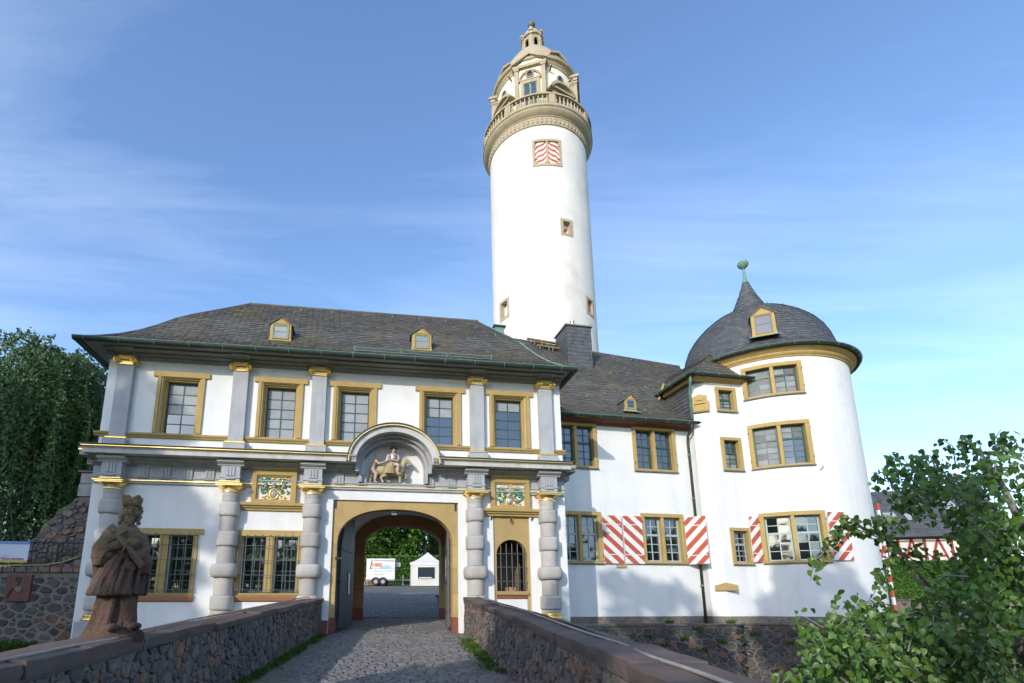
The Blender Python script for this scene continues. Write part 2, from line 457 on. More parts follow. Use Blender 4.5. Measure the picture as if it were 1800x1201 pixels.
def ring(mb, o, i, y0, y1, seg=1, bottom=True, top=True):
    """Rectangular frame between outer (x0,x1,z0,z1) and inner rectangle."""
    if top: mb.box(o[0], o[1], y0, y1, i[3], o[3], seg)
    if bottom: mb.box(o[0], o[1], y0, y1, o[2], i[2], seg)
    zb = i[2] if bottom else o[2]
    zt = i[3] if top else o[3]
    mb.box(o[0], i[0], y0, y1, zb, zt); mb.box(i[1], o[1], y0, y1, zb, zt)

def slates(mb, P, nrow, width, lift=0.028, jit=0.02, rng=random, t0=0.0, t1=1.0):
    """Courses of separate slates over the surface P(s, t)."""
    for i in range(nrow):
        ta = t0 + (t1 - t0) * i / nrow
        tb = min(t1, t0 + (t1 - t0) * (i + 1.15) / nrow)
        Ln = sum((Vector(P((k + 1) / 8, ta)) - Vector(P(k / 8, ta))).length for k in range(8))
        n = max(1, int(Ln / width))
        off = 0.5 if i % 2 else 0.0
        for k in range(-1, n + 1):
            s0 = (k + off + rng.uniform(-0.06, 0.06)) / n; s1 = s0 + 1.0 / n - 0.012 / max(Ln, 0.1)
            s0 = max(0, s0); s1 = min(1, s1)
            if s1 - s0 < 0.15 / n: continue
            a = Vector(P(s0, ta)); b = Vector(P(s1, ta)); c = Vector(P(s1, tb)); d = Vector(P(s0, tb))
            nn = (b - a).cross(d - a)
            if nn.length < 1e-9: continue
            nn.normalize()
            l = lift * rng.uniform(0.7, 1.3)
            dn = (a - d); dn.normalize()
            j = rng.uniform(-jit, jit)
            a2 = a + nn * l + dn * j; b2 = b + nn * l + dn * (j + rng.uniform(-0.006, 0.006)); c2 = c + nn * 0.004; d2 = d + nn * 0.004
            mb.cur = rng.random()
            mb.add([a2, b2, c2, d2, a + dn * j, b + dn * j], [(0, 1, 2, 3), (4, 5, 1, 0)])

def sculpt(name, prims, m, parent=None, voxel=0.02, smooth=6, disp=0.0, dscale=0.1):
    """Overlapping solids fused into one continuous surface."""
    mb = MB(); prims(mb)
    o = mb.build(name, m, None)
    r = o.modifiers.new('fuse', 'REMESH'); r.mode = 'VOXEL'; r.voxel_size = voxel
    if smooth:
        s = o.modifiers.new('soft', 'SMOOTH'); s.factor = 0.5; s.iterations = smooth
    dg = bpy.context.evaluated_depsgraph_get()
    dg.update()
    me = bpy.data.meshes.new_from_object(o.evaluated_get(dg))
    o.modifiers.clear()
    old = o.data; o.data = me; bpy.data.meshes.remove(old)
    if disp:
        me.calc_loop_triangles()
        nn = [v.normal.copy() for v in me.vertices]
        for v, q in zip(me.vertices, nn):
            v.co += q * (disp * noise.noise(v.co / dscale) + 0.4 * disp * noise.noise(v.co / (dscale * 0.35)))
    me.polygons.foreach_set('use_smooth', [True] * len(me.polygons))
    if parent: o.parent = parent
    return o

def limb(mb, pts, rs, n=10):
    """Tapered limb with rounded joints."""
    mb.tube(pts, rs, n)
    for p, r in zip(pts, rs):
        mb.ball(p, r * 1.0, n, m=6)

# ================================================================== GATEHOUSE
GA = rad(90 - 81.7416)
gate = thing('gatehouse', 'white castle gatehouse with gilded pilasters, banded columns and arched gateway', 'gatehouse', (-1.48, 16.15, 0), GA)
def gw(u, y, z):
    """gatehouse coordinates -> world"""
    return Vector((-1.48 + u * math.cos(GA) - y * math.sin(GA), 16.15 + u * math.sin(GA) + y * math.cos(GA), z))

UW = [-6.655, -3.715, -1.42, 1.315, 3.63]
PIL = [-8.23, -4.915, -2.54, 2.51, 4.83]
COLS = [-8.14, -4.91, -2.56, 2.40, 4.75]
LW = [-6.66, -3.73]
PX0, PX1, PZ1 = -1.96, 1.89, 4.76       # portal recess
SX0, SX1, SZ1 = 3.01, 4.19, 4.38        # side door recess
XL, XR = -8.78, 5.40
YB = 7.1

def arch_pts(cx, a, b, z0, n=24, p=2.0, a0=0.0, a1=PI):
    out = []
    for i in range(n + 1):
        t = a0 + (a1 - a0) * i / n
        c, s = math.cos(t), math.sin(t)
        out.append((cx + a * math.copysign(abs(c) ** (2 / p), c), z0 + b * abs(s) ** (2 / p)))
    return out

holes = [(c - 0.53, c + 0.53, 6.64, 8.40) for c in UW]
for c in LW:
    holes += [(c - 0.79, c - 0.125, 1.95, 3.58), (c + 0.125, c + 0.79, 1.95, 3.58)]
holes += [(PX0, PX1, -0.4, PZ1), (SX0, SX1, -0.4, SZ1), (-1.06, 0.98, 5.30, 6.62)]
mb = MB()
wall_grid(mb, [XL, XR], [-3.2, 9.15], holes, 0.0, 0.32)
mb.quad((XL, YB, -3.2), (XL, 0, -3.2), (XL, 0, 9.15), (XL, YB, 9.15))
mb.quad((XR, 0, -3.2), (XR, YB, -3.2), (XR, YB, 9.15), (XR, 0, 9.15))
mb.build('wall', PLASTER, gate, fix=False)
mb = MB(); mb.box(XL + 0.02, XR - 0.02, 0.9, 1.0, 5.6, 9.1); mb.box(XL + 0.02, -2.9, 0.9, 1.0, -1, 5.6); mb.box(2.95, XR - .02, 1.9, 2.0, -1, 5.6)
mb.build('inner_partition', mat('dim_interior', (0.20, 0.20, 0.20), (0.12, 0.12, 0.12), scale=1.5), gate)
# back wall with inner archway
IA0, IA1, ISP, ITOP, IGR = -1.0, 2.17, 4.03, 4.86, 0.6
ic, ia = (IA0 + IA1) / 2, (IA1 - IA0) / 2
back = [(XL, -1), (IA0 - 0.47, -1)] + [(IA0 - 0.47, ISP)] + list(reversed(arch_pts(ic, ia + 0.47, ITOP - ISP + 0.4, ISP, 24, 2.2)))[1:-1] + [(IA1 + 0.47, ISP), (IA1 + 0.47, -1), (XR, -1), (XR, 9.15), (XL, 9.15)]
mb = MB(); mb.prism_y(back, 6.0, 6.6); mb.build('back_wall', PLASTER, gate)
# orange stone arch pieces of the inner archway (voussoirs and jamb blocks)
def arch_block(t0, t1, o):
    mb = MB()
    pin = arch_pts(ic, ia, ITOP - ISP, ISP, 4, 2.2, t0, t1)
    pout = arch_pts(ic, ia + o, ITOP - ISP + o * 0.86, ISP, 4, 2.2, t0, t1)
    mb.prism_y(pin + pout[::-1], 5.93, 6.7)
    return mb
for k in range(7):
    t0 = PI * k / 7; arch_block(t0 + 0.004, PI * (k + 1) / 7 - 0.004, 0.62 if k == 4 else 0.47).build('voussoir', REDST, gate, bevel=0.012)
zz = [0.5, 1.45, 2.2, 2.9, 3.55, ISP]
for k in range(5):
    for s in (0, 1):
        w = 0.54 if k in (1, 4) else 0.46
        mb = MB()
        if s == 0: mb.box(IA0 - w, IA0, 5.93, 6.7, zz[k] + 0.003, zz[k + 1] - 0.003)
        else: mb.box(IA1, IA1 + w, 5.93, 6.7, zz[k] + 0.003, zz[k + 1] - 0.003)
        mb.build('jamb_block', REDBASE if k == 0 else (REDST if s == 0 else OCHRE2), gate, bevel=0.012)
# passage: skewed barrel vault
def vault(s, t):
    y = 0.46 + t * (5.9 - 0.46)
    x0 = -1.93 + t * (-1.52 + 1.93); x1 = 1.86 + t * (2.66 - 1.86)
    sp = 3.5 + t * 0.4; top = 4.72 + t * 0.6
    c = (x0 + x1) / 2; a = (x1 - x0) / 2
    if s < 0.25: return (x0, y, 0.3 + (sp - 0.3) * s / 0.25)
    if s > 0.75: return (x1, y, 0.3 + (sp - 0.3) * (1 - s) / 0.25)
    th = PI * (1 - (s - 0.25) / 0.5)
    return (c + a * math.copysign(abs(math.cos(th)) ** 0.9, math.cos(th)), y, sp + (top - sp) * math.sin(th) ** 0.9)
mb = MB(); mb.grid(vault, 48, 10)
mb.build('passage_vault', mat('passage_plaster', (0.72, 0.71, 0.68), (0.62, 0.61, 0.58), rough=0.9, scale=1.2, bump=0.3, bscale=12), gate, autosmooth=30)
for (sa, ta, sb, tb) in [(0.3, 0.05, 0.5, 0.5), (0.5, 0.5, 0.7, 0.95), (0.7, 0.05, 0.5, 0.5), (0.5, 0.5, 0.3, 0.95), (0.27, 0.5, 0.5, 0.05), (0.5, 0.05, 0.73, 0.5), (0.73, 0.5, 0.5, 0.95), (0.5, 0.95, 0.27, 0.5), (0.26, 0.03, 0.26, 0.97), (0.74, 0.03, 0.74, 0.97), (0.42, 0.2, 0.58, 0.2), (0.58, 0.2, 0.58, 0.8), (0.42, 0.8, 0.58, 0.8), (0.42, 0.2, 0.42, 0.8)]:
    mb = MB(); mb.tube([vault(sa + (sb - sa) * k / 8, ta + (tb - ta) * k / 8) for k in range(9)], 0.045, 6)
    mb.build('stucco_rib', PLASTER, gate, smooth=True)

# portal frame of ochre stones: jamb blocks + arch head
pc, pa = (-1.80 + 1.72) / 2, (1.72 + 1.80) / 2
PSP, PTOP = 3.42, 4.51
aa = arch_pts(pc, pa, PTOP - PSP, PSP, 28, 2.35)
nk = [0, 5, 10, 18, 23, 28]
for k in range(5):
    pin = aa[nk[k]:nk[k + 1] + 1]
    xa, xb = pin[0][0], pin[-1][0]
    if k == 0: outer = [(PX1, PSP), (PX1, PZ1), (xb + 0.15, PZ1)]
    elif k == 4: outer = [(xa - 0.15, PZ1), (PX0, PZ1), (PX0, PSP)]
    else:
        outer = [(xa + (0.15 if xa > pc else -0.15), PZ1), (xb + (0.15 if xb > pc else -0.15), PZ1)]
    poly = list(pin) + outer[::-1]
    mb = MB(); mb.prism_y(poly, 0.07, 0.50); mb.build('arch_stone', OCHRE2, gate, bevel=0.006)
zz = [0.55, 1.25, 1.95, 2.7, PSP]
for k in range(4):
    mb = MB(); mb.box(PX0, -1.80, 0.07, 0.50, zz[k] + 0.002, zz[k + 1] - 0.002); mb.build('jamb_stone', REDBASE if k == 0 else OCHRE2, gate, bevel=0.006)
    mb = MB(); mb.box(1.72, PX1, 0.07, 0.50, zz[k] + 0.002, zz[k + 1] - 0.002); mb.build('jamb_stone', REDBASE if k == 0 else OCHRE2, gate, bevel=0.006)
mb = MB(); mb.box(PX0 - 0.22, PX0 - 0.006, -0.035, 0.2, 0.5, 1.18); mb.build('red_base_stone', REDBASE, gate, bevel=0.02)
for x in (PX0 + 0.07, PX1 - 0.07):
    mb = MB(); mb.box(x - 0.03, x + 0.03, 0.055, 0.2, 4.5, 4.74); mb.build('lintel_slot', IRONB, gate)
mb = MB(); mb.box(-0.20, 0.0, 0.15, 0.34, 4.38, 4.50); mb.box(-0.17, -0.03, 0.10, 0.15, 4.39, 4.47); mb.build('gate_lamp', IRONB, gate, bevel=0.01)
mb = MB(); mb.box(-0.185, -0.015, 0.11, 0.33, 4.365, 4.378); mb.build('lamp_glass', WHITEP, gate)

# door leaves, open inwards, each of planks under the arch line
def door(hx, hy, ang, sgn, m, half):
    mb = MB(); mb.box(sgn * 0.03, sgn * 1.66, 0.036, 0.062, 2.2, 2.36)
    leaf = mb.build('door_leaf', m, gate)
    leaf.location = (hx, hy, 0); leaf.rotation_euler = (0, 0, ang)
    n = 7; w = 1.72 / n
    for k in range(n):
        x0 = k * w
        xm = 1.76 - (x0 + w / 2)
        top = PSP + (PTOP - PSP) * (max(0, 1 - (xm / 1.76) ** 2.35)) ** (1 / 2.35) - 0.05
        xe = 1.76 - (x0 + (0 if xm > 0 else w))
        zt0 = PSP - 0.05 + (PTOP - PSP) * (max(0, 1 - min(1, (1.76 - x0) / 1.76) ** 2.35)) ** (1 / 2.35)
        zt1 = PSP - 0.05 + (PTOP - PSP) * (max(0, 1 - min(1, (1.76 - x0 - w) / 1.76) ** 2.35)) ** (1 / 2.35)
        mb = MB()
        a, b = sgn * (x0 + 0.004), sgn * (x0 + w - 0.004)
        z0 = 0.93
        mb.prism_y([(a, z0), (b, z0), (b, zt1), (a, zt0)], -0.035, 0.035)
        mb.build('door_plank', m, leaf, bevel=0.006)
    for z in (1.2, 3.2):
        mb = MB(); mb.box(sgn * 0.03, sgn * 1.66, 0.036, 0.062, z, z + 0.14); mb.build('door_ledge', m, leaf)
    for z in (1.35, 2.3, 3.3):
        mb = MB(); mb.box(sgn * 0.02, sgn * 1.6, -0.055, -0.036, z, z + 0.07); mb.build('strap_hinge', IRONB, leaf)
    return leaf
dl = door(-1.72, 0.53, rad(78), 1, DOORB, 1)
mb = MB(); mb.box(0.95, 1.10, -0.062, -0.056, 1.95, 2.62); mb.build('paper_notice', WHITEP, dl)
dr = door(1.66, 0.53, rad(-96), -1, DOORG, 1)
mb = MB(); mb.box(-0.5, -0.44, -0.075, -0.056, 2.5, 3.1); mb.box(-0.62, -0.3, -0.08, -0.056, 2.78, 2.84); mb.build('door_bolt', METAL, dr)
mb = MB(); mb.box(-1.84, -1.60, 0.02, 0.06, 2.95, 3.02); mb.build('iron_pintle', IRONB, gate)
mb = MB(); mb.lathe([(0.02, -0.1), (0.10, -0.06), (0.11, 0.05), (0.03, 0.10)], 12, (2.33, 4.9, 3.2)); mb.box(2.33, 2.55, 4.86, 4.94, 3.17, 3.23); mb.build('wall_lamp', WHITEP, gate, autosmooth=40)

# side doorway
mb = MB()
sc, sa, ssp, stp = 3.60, 0.49, 3.15, 3.63
mb.prism_y([(SX0, 2.04), (sc - sa, 2.04), (sc - sa, ssp)] + list(reversed(arch_pts(sc, sa, stp - ssp, ssp, 20)))[1:-1] + [(sc + sa, ssp), (sc + sa, 2.04), (SX1, 2.04), (SX1, SZ1), (SX0, SZ1)], 0.06, 0.32)
sd = mb.build('side_doorway', OCHRE2, gate)
mb = MB(); mb.box(SX0, SX0 + .09, 0.06, 0.3, -0.4, 2.035); mb.box(SX1 - .12, SX1, 0.06, 0.3, -0.4, 2.035); mb.build('side_jamb', OCHRE2, sd)
mb = MB(); mb.box(SX0 + 0.092, SX1 - 0.122, 0.08, 0.3, -0.4, 1.80); mb.build('door_infill', PLASTER, sd)
mb = MB(); mb.box(SX0 + 0.06, SX1 - 0.06, 0.0, 0.34, 1.91, 2.03); mb.build('window_sill', OCHRE2, sd, bevel=0.02)
mb = MB(); mb.box(SX0 + 0.08, SX1 - 0.10, 0.04, 0.3, 1.803, 1.907); mb.build('lower_sill', REDBASE, sd, bevel=0.015)
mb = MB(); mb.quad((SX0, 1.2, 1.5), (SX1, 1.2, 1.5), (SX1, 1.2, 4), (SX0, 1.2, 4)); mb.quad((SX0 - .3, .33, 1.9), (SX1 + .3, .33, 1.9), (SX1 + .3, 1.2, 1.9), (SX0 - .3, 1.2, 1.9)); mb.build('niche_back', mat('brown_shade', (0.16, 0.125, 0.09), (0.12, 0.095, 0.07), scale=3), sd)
for k in range(5):
    x = sc - 0.36 + k * 0.18
    z1 = ssp + (stp - ssp) * math.sqrt(max(0, 1 - ((x - sc) / sa) ** 2))
    mb = MB(); mb.tube([(x, 0.03, 2.05), (x, 0.03, min(z1 - 0.02, 3.5))], 0.012, 6); mb.build('grille_bar', IRON, sd)
for z in (2.33, 2.76, 3.18):
    mb = MB(); mb.tube([(sc - 0.5, 0.055, z), (sc - 0.36, 0.01, z), (sc + 0.47, 0.01, z), (sc + 0.47, 0.03, z - 0.03), (sc + 0.43, 0.06, z - 0.2)], 0.011, 6); mb.build('grille_rail', IRON, sd)
for x in (2.93, 3.575, 4.26):
    mb = MB(); z = 4.34 if x != 3.575 else 4.26; mb.tube([(x, -0.02, z - 0.1), (x + 0.03, -0.05, z), (x + 0.03, 0.05, z + 0.02)], 0.022, 5); mb.build('iron_hook', IRONB, gate)
mb = MB()
for k in range(4): mb.box(3.42 + k * 0.075, 3.485 + k * 0.075, 0.10, 0.3, 2.03, 2.15 + 0.01 * (k % 2))
wb = mb.build('timber_offcuts', WOODP); wb.parent = None
wb.matrix_world = Matrix.Translation((-1.48, 16.15, 0)) @ Matrix.Rotation(GA, 4, 'Z')
tag(wb, 'short pale timber offcuts lying on the sill of the barred side doorway', 'timber')

# ---- upper windows
BL = [1, 1, 1, 0, 0]
for wi, c in enumerate(UW):
    z0, z1 = 6.64, 8.33
    mb = MB()
    mb.box(c - 0.815, c + 0.815, -0.06, -0.001, 8.42, 8.59)
    mb.box(c - 0.685, c - 0.58, -0.06, -0.001, z0, 8.42); mb.box(c + 0.58, c + 0.685, -0.06, -0.001, z0, 8.42)
    ring(mb, (c - 0.58, c + 0.58, z0, 8.42), (c - 0.53, c + 0.53, z0, 8.40), -0.03, -0.001, bottom=False)
    ring(mb, (c - 0.53, c + 0.53, z0, 8.40), (c - 0.49, c + 0.49, z0, 8.365), 0.025, 0.2, bottom=False)
    ring(mb, (c - 0.49, c + 0.49, z0, 8.365), (c - 0.445, c + 0.445, z0, 8.325), 0.085, 0.3, bottom=False)
    w = mb.build('window', OCHRE, gate, bevel=0.008)
    gy = 0.25
    mb = MB()
    ring(mb, (c - 0.444, c + 0.444, z0, z1 - 0.006), (c - 0.405, c + 0.405, z0 + 0.045, z1 - 0.05), gy - 0.03, gy + 0.04)
    zs = [z0 + 0.045 + (z1 - z0 - 0.095) * k / 5 for k in range(6)]
    mb.box(c - 0.014, c + 0.014, gy - 0.02, gy + 0.03, z0 + 0.045, z1 - 0.05)
    for k in range(1, 5): mb.box(c - 0.405, c + 0.405, gy - 0.017, gy + 0.027, zs[k] - 0.012, zs[k] + 0.012)
    mb.build('sash', GREEN, w)
    for k in range(5):
        for s in (0, 1):
            xa = c - 0.405 if s == 0 else c + 0.014; xb = c - 0.014 if s == 0 else c + 0.405
            t1, t2 = random.uniform(-0.004, 0.004), random.uniform(-0.004, 0.004)
            mb = MB(); mb.cur = random.random()
            mb.quad((xa, gy + t1, zs[k]), (xb, gy - t1, zs[k]), (xb, gy - t1 + t2, zs[k + 1]), (xa, gy + t1 + t2, zs[k + 1]))
            p = mb.build('pane', PANE_PALE if k >= (2, 0, 0, 3, 4)[wi] else GLASS, w, fix=False)  # upper rows take the pale colour for blinds and reflected sky

# ---- lower barred windows
for c in LW:
    mb = MB()
    z0, z1 = 1.90, 3.78
    ring(mb, (c - 0.92, c + 0.92, z0, z1), (c - 0.79, c + 0.79, 1.95, 3.58), -0.04, 0.10)
    if c == LW[0]: mb.box(c + 0.922, c + 1.06, -0.04, -0.001, 3.62, z1)
    mb.box(c - 0.125, c + 0.125, -0.03, 0.12, 1.951, 3.579)
    w = mb.build('barred_window', OCHRE, gate, bevel=0.01)
    mb = MB(); mb.prism_x([(-0.001, 1.70), (-0.06, 1.74), (-0.10, 1.84), (-0.10, 1.895), (0.05, 1.895), (0.05, 1.70)], c - 0.96, c + 0.92); mb.build('sill', REDST, w)
    for s in (-1, 1):
        xa, xb = (c - 0.79, c - 0.125) if s < 0 else (c + 0.125, c + 0.79)
        mb = MB(); gy = 0.26
        ring(mb, (xa, xb, 1.95, 3.58), (xa + 0.05, xb - 0.05, 2.02, 3.53), gy - 0.03, gy + 0.03)
        mb.box(xa + 0.05, xb - 0.05, gy - 0.035, gy + 0.03, 2.90, 2.98)
        xm = (xa + xb) / 2
        mb.box(xm - 0.014, xm + 0.014, gy - 0.02, gy + 0.02, 2.02, 3.53)
        for z in (2.31, 2.60, 3.25): mb.box(xa + 0.05, xb - 0.05, gy - 0.018, gy + 0.018, z - 0.012, z + 0.012)
        mb.build('sash', GREEN, w)
        zs = [2.02, 2.31, 2.60, 2.90, 3.25, 3.53]
        for k in range(5):
            for (p0, p1) in ((xa + 0.05, xm - 0.014), (xm + 0.014, xb - 0.05)):
                t1 = random.uniform(-0.004, 0.004)
                mb = MB(); mb.quad((p0, gy + t1, zs[k]), (p1, gy - t1, zs[k]), (p1, gy - t1, zs[k + 1]), (p0, gy + t1, zs[k + 1])); mb.build('pane', GLASS, w, fix=False)
    for k in range(9):
        x = c - 0.86 + 1.72 * k / 8
        mb = MB(); mb.tube([(x, -0.005, 1.97), (x, -0.15, 2.0), (x, -0.15, 3.60), (x, -0.02, 3.64)], 0.011, 6); mb.build('grille_bar', IRON, w)
    for k, z in enumerate((2.04, 2.46, 2.88, 3.30, 3.58)):
        mb = MB(); mb.tube([(c - 0.93, -0.02, z), (c - 0.9, -0.165, z), (c + 0.9, -0.165, z), (c + 0.93, -0.02, z)], 0.010, 6); mb.build('grille_rail', IRON, w)

# ---- pilasters with Ionic capitals
def ionic(c):
    cap = MB()
    cap.box(c - 0.225, c + 0.225, -0.22, -0.02, 8.68, 8.715)
    cap.box(c - 0.21, c + 0.21, -0.19, -0.02, 8.715, 8.80)
    cap.box(c - 0.22, c + 0.22, -0.235, -0.02, 8.915, 8.95)
    cap.box(c - 0.205, c + 0.205, -0.215, -0.02, 8.885, 8.915)
    cap.box(c - 0.2, c + 0.2, -0.235, -0.02, 8.815, 8.88)
    for k in range(7):
        cap.ball((c - 0.135 + 0.045 * k, -0.24, 8.835), 0.026, 8, (0.7, 0.8, 1.1), 5)
    for s in (-1, 1):
        vx, vz = c + s * 0.235, 8.80
        prof = [(0.092, 0), (0.104, 0.02), (0.082, 0.12), (0.088, 0.22), (0.098, 0.26)]
        vs = []; n = 16
        for r, d in prof:
            for i in range(n):
                a = 2 * PI * i / n; vs.append((vx + r * math.cos(a), -0.285 + d, vz + r * math.sin(a)))
        fs = [(j * n + i, j * n + (i + 1) % n, (j + 1) * n + (i + 1) % n, (j + 1) * n + i) for j in range(4) for i in range(n)] + [tuple(range(n))]
        cap.add(vs, fs)
        pts = []
        for i in range(40):
            a = s * (-PI / 2 + 0) + s * i * 0.42; r = 0.09 * (1 - i / 44)
            pts.append((vx + r * math.cos(a), -0.292, vz + r * math.sin(a)))
        cap.tube(pts, 0.013, 5)
        cap.ball((vx, -0.292, vz), 0.024, 8)
    return cap
for c in PIL:
    mb = MB(); mb.box(c - 0.225, c + 0.225, -0.18, -0.001, 6.43, 8.68)
    p = mb.build('pilaster', GREY, gate, bevel=0.008)
    ionic(c).build('gilded_capital', GOLD, p, autosmooth=40)
    mb = MB(); mb.prism_x([(-0.001, 6.33), (-0.29, 6.33), (-0.30, 6.355), (-0.24, 6.38), (-0.24, 6.40), (-0.20, 6.43), (-0.001, 6.43)], c - 0.29, c + 0.29); mb.build('gilded_base', GOLD, p)
    mb = MB(); mb.box(c - 0.31, c + 0.31, -0.32, -0.001, 6.05, 6.33); mb.build('plinth', GREY, p, bevel=0.01)
    mb = MB(); mb.prism_x([(-0.001, 8.95), (-0.20, 8.95), (-0.22, 9.0), (-0.30, 9.04), (-0.50, 9.09), (-0.50, 9.13), (-0.001, 9.13)], c - 0.26, c + 0.26); mb.build('entablature_block', GREYD, p)

# ---- sill string, upper cornice
edges = [XL - 0.12] + [e for c in PIL for e in (c - 0.225, c + 0.225)] + [XR + 0.08]
for k in range(0, len(edges), 2):
    segs = [(edges[k], edges[k + 1])]
    if k == 6: segs = [(edges[k], -1.45), (1.12, edges[k + 1])]
    for a, b in segs:
        mb = MB(); mb.prism_x([(-0.001, 6.47), (-0.05, 6.47), (-0.07, 6.51), (-0.11, 6.545), (-0.12, 6.60), (-0.001, 6.635)], a, b); mb.build('sill_course', OCHRE, gate)
mb = MB(); mb.prism_x([(-0.001, 8.90), (-0.04, 8.90), (-0.05, 8.94), (-0.12, 8.96), (-0.13, 9.0), (-0.26, 9.03), (-0.26, 9.06), (-0.46, 9.08), (-0.46, 9.13), (-0.001, 9.13)], XL - 0.02, XR + 0.01); mb.build('upper_cornice', SOFFIT, gate)

# ---- main entablature between the storeys
def run(segs, poly, name, m, **k):
    for a, b in segs:
        mb = MB(); mb.prism_x(poly, a, b); mb.build(name, m, gate, **k)
full = [(XL - 0.0, -1.0), (0.92, XR + 0.0)]
run([(XL + 0.02, XR - 0.02)], [(-0.001, 5.07), (-0.07, 5.07), (-0.07, 5.12), (-0.09, 5.125), (-0.09, 5.24), (-0.12, 5.245), (-0.12, 5.275), (-0.001, 5.285)], 'architrave', GREY)
run([(XL + 0.015, XR - 0.015)], [(-0.09, 5.135), (-0.115, 5.14), (-0.115, 5.165), (-0.09, 5.17)], 'gilded_fillet', GOLD)
run(full, [(-0.001, 5.285), (-0.06, 5.285), (-0.06, 5.57), (-0.001, 5.57)], 'frieze', GREY)
run([(XL - 0.02, -1.30), (1.02, XR + 0.0)], [(-0.001, 5.57), (-0.10, 5.57), (-0.12, 5.61), (-0.20, 5.64), (-0.20, 5.67), (-0.30, 5.71), (-0.42, 5.75), (-0.42, 5.79), (-0.001, 5.79)], 'bed_moulding', GREYD)
corona = [(-0.001, 5.792), (-0.70, 5.792), (-0.70, 5.90), (-0.72, 5.93), (-0.76, 5.955), (-0.78, 6.0), (-0.001, 6.04)]
run([(XL - 0.04, -1.30), (1.02, XR + 0.0)], corona, 'corona', mat('pale_cornice_stone', (0.58, 0.57, 0.545), (0.47, 0.46, 0.44), scale=2.5, bump=0.3, bscale=30, streak=((0.22, 0.21, 0.19), 0.5, 4, 1)))
run([(XL - 0.07, -1.52), (1.20, XR + 0.03)], [(-0.70, 5.955), (-0.785, 5.958), (-0.797, 5.968), (-0.797, 5.985), (-0.70, 5.99)], 'gilded_moulding', GOLD)
run([(XL - 0.10, -1.50), (1.18, XR + 0.06)], [(-0.02, 6.075), (-0.02, 6.048), (-0.82, 6.006), (-0.84, 6.012), (-0.83, 6.03)], 'lead_flashing', LEAD)
for a, b in ((XL - 0.29, XL - 0.045), (XR + 0.005, XR + 0.28)):
    mb = MB(); mb.box(a, b, -0.34, 5.0, 5.80, 5.93); mb.box(a - 0.03, b + 0.02, -0.38, 5.0, 6.0, 6.03); mb.build('cornice_return', GREYD, gate)
    mb = MB(); mb.box(a - 0.02, b + 0.01, -0.37, 5.0, 5.94, 5.985); mb.build('gilded_return', GOLD, gate)
    mb = MB(); x0, x1 = (a + 0.12, b) if a < 0 else (a, b - 0.12); mb.box(x0, x1, -0.1, 5.0, 5.58, 5.79); mb.build('bed_return', GREYD, gate)

# triglyphs along the frieze
def triglyph(c, y, w=0.14, z0=5.29, z1=5.56, parent=gate):
    mb = MB(); 
    for k in range(3): mb.box(c - w + (2 * w / 3) * k + 0.012, c - w + (2 * w / 3) * (k + 1) - 0.012, y - 0.045, y + 0.01, z0, z1 - 0.04)
    mb.box(c - w, c + w, y - 0.025, y + 0.01, z0, z1 - 0.04); mb.box(c - w - .01, c + w + .01, y - 0.05, y + 0.01, z1 - 0.04, z1)
    o = mb.build('triglyph', GREY, parent)
    mb = MB()
    for k in range(6): mb.box(c - w + w / 3 * k + 0.008, c - w + w / 3 * (k + 1) - 0.008, y - 0.075, y - 0.03, z0 - 0.085, z0 - 0.045)
    mb.box(c - w, c + w, y - 0.075, y - 0.03, z0 - 0.045, z0 - 0.015)
    mb.build('guttae', GREYD, o)
for c in (-7.40, -6.80, -6.185, -5.575, -1.80, -1.115, 0.985, 1.67, -3.0, 2.83):
    if c in (-3.0, 2.83): continue
    triglyph(c, -0.06)

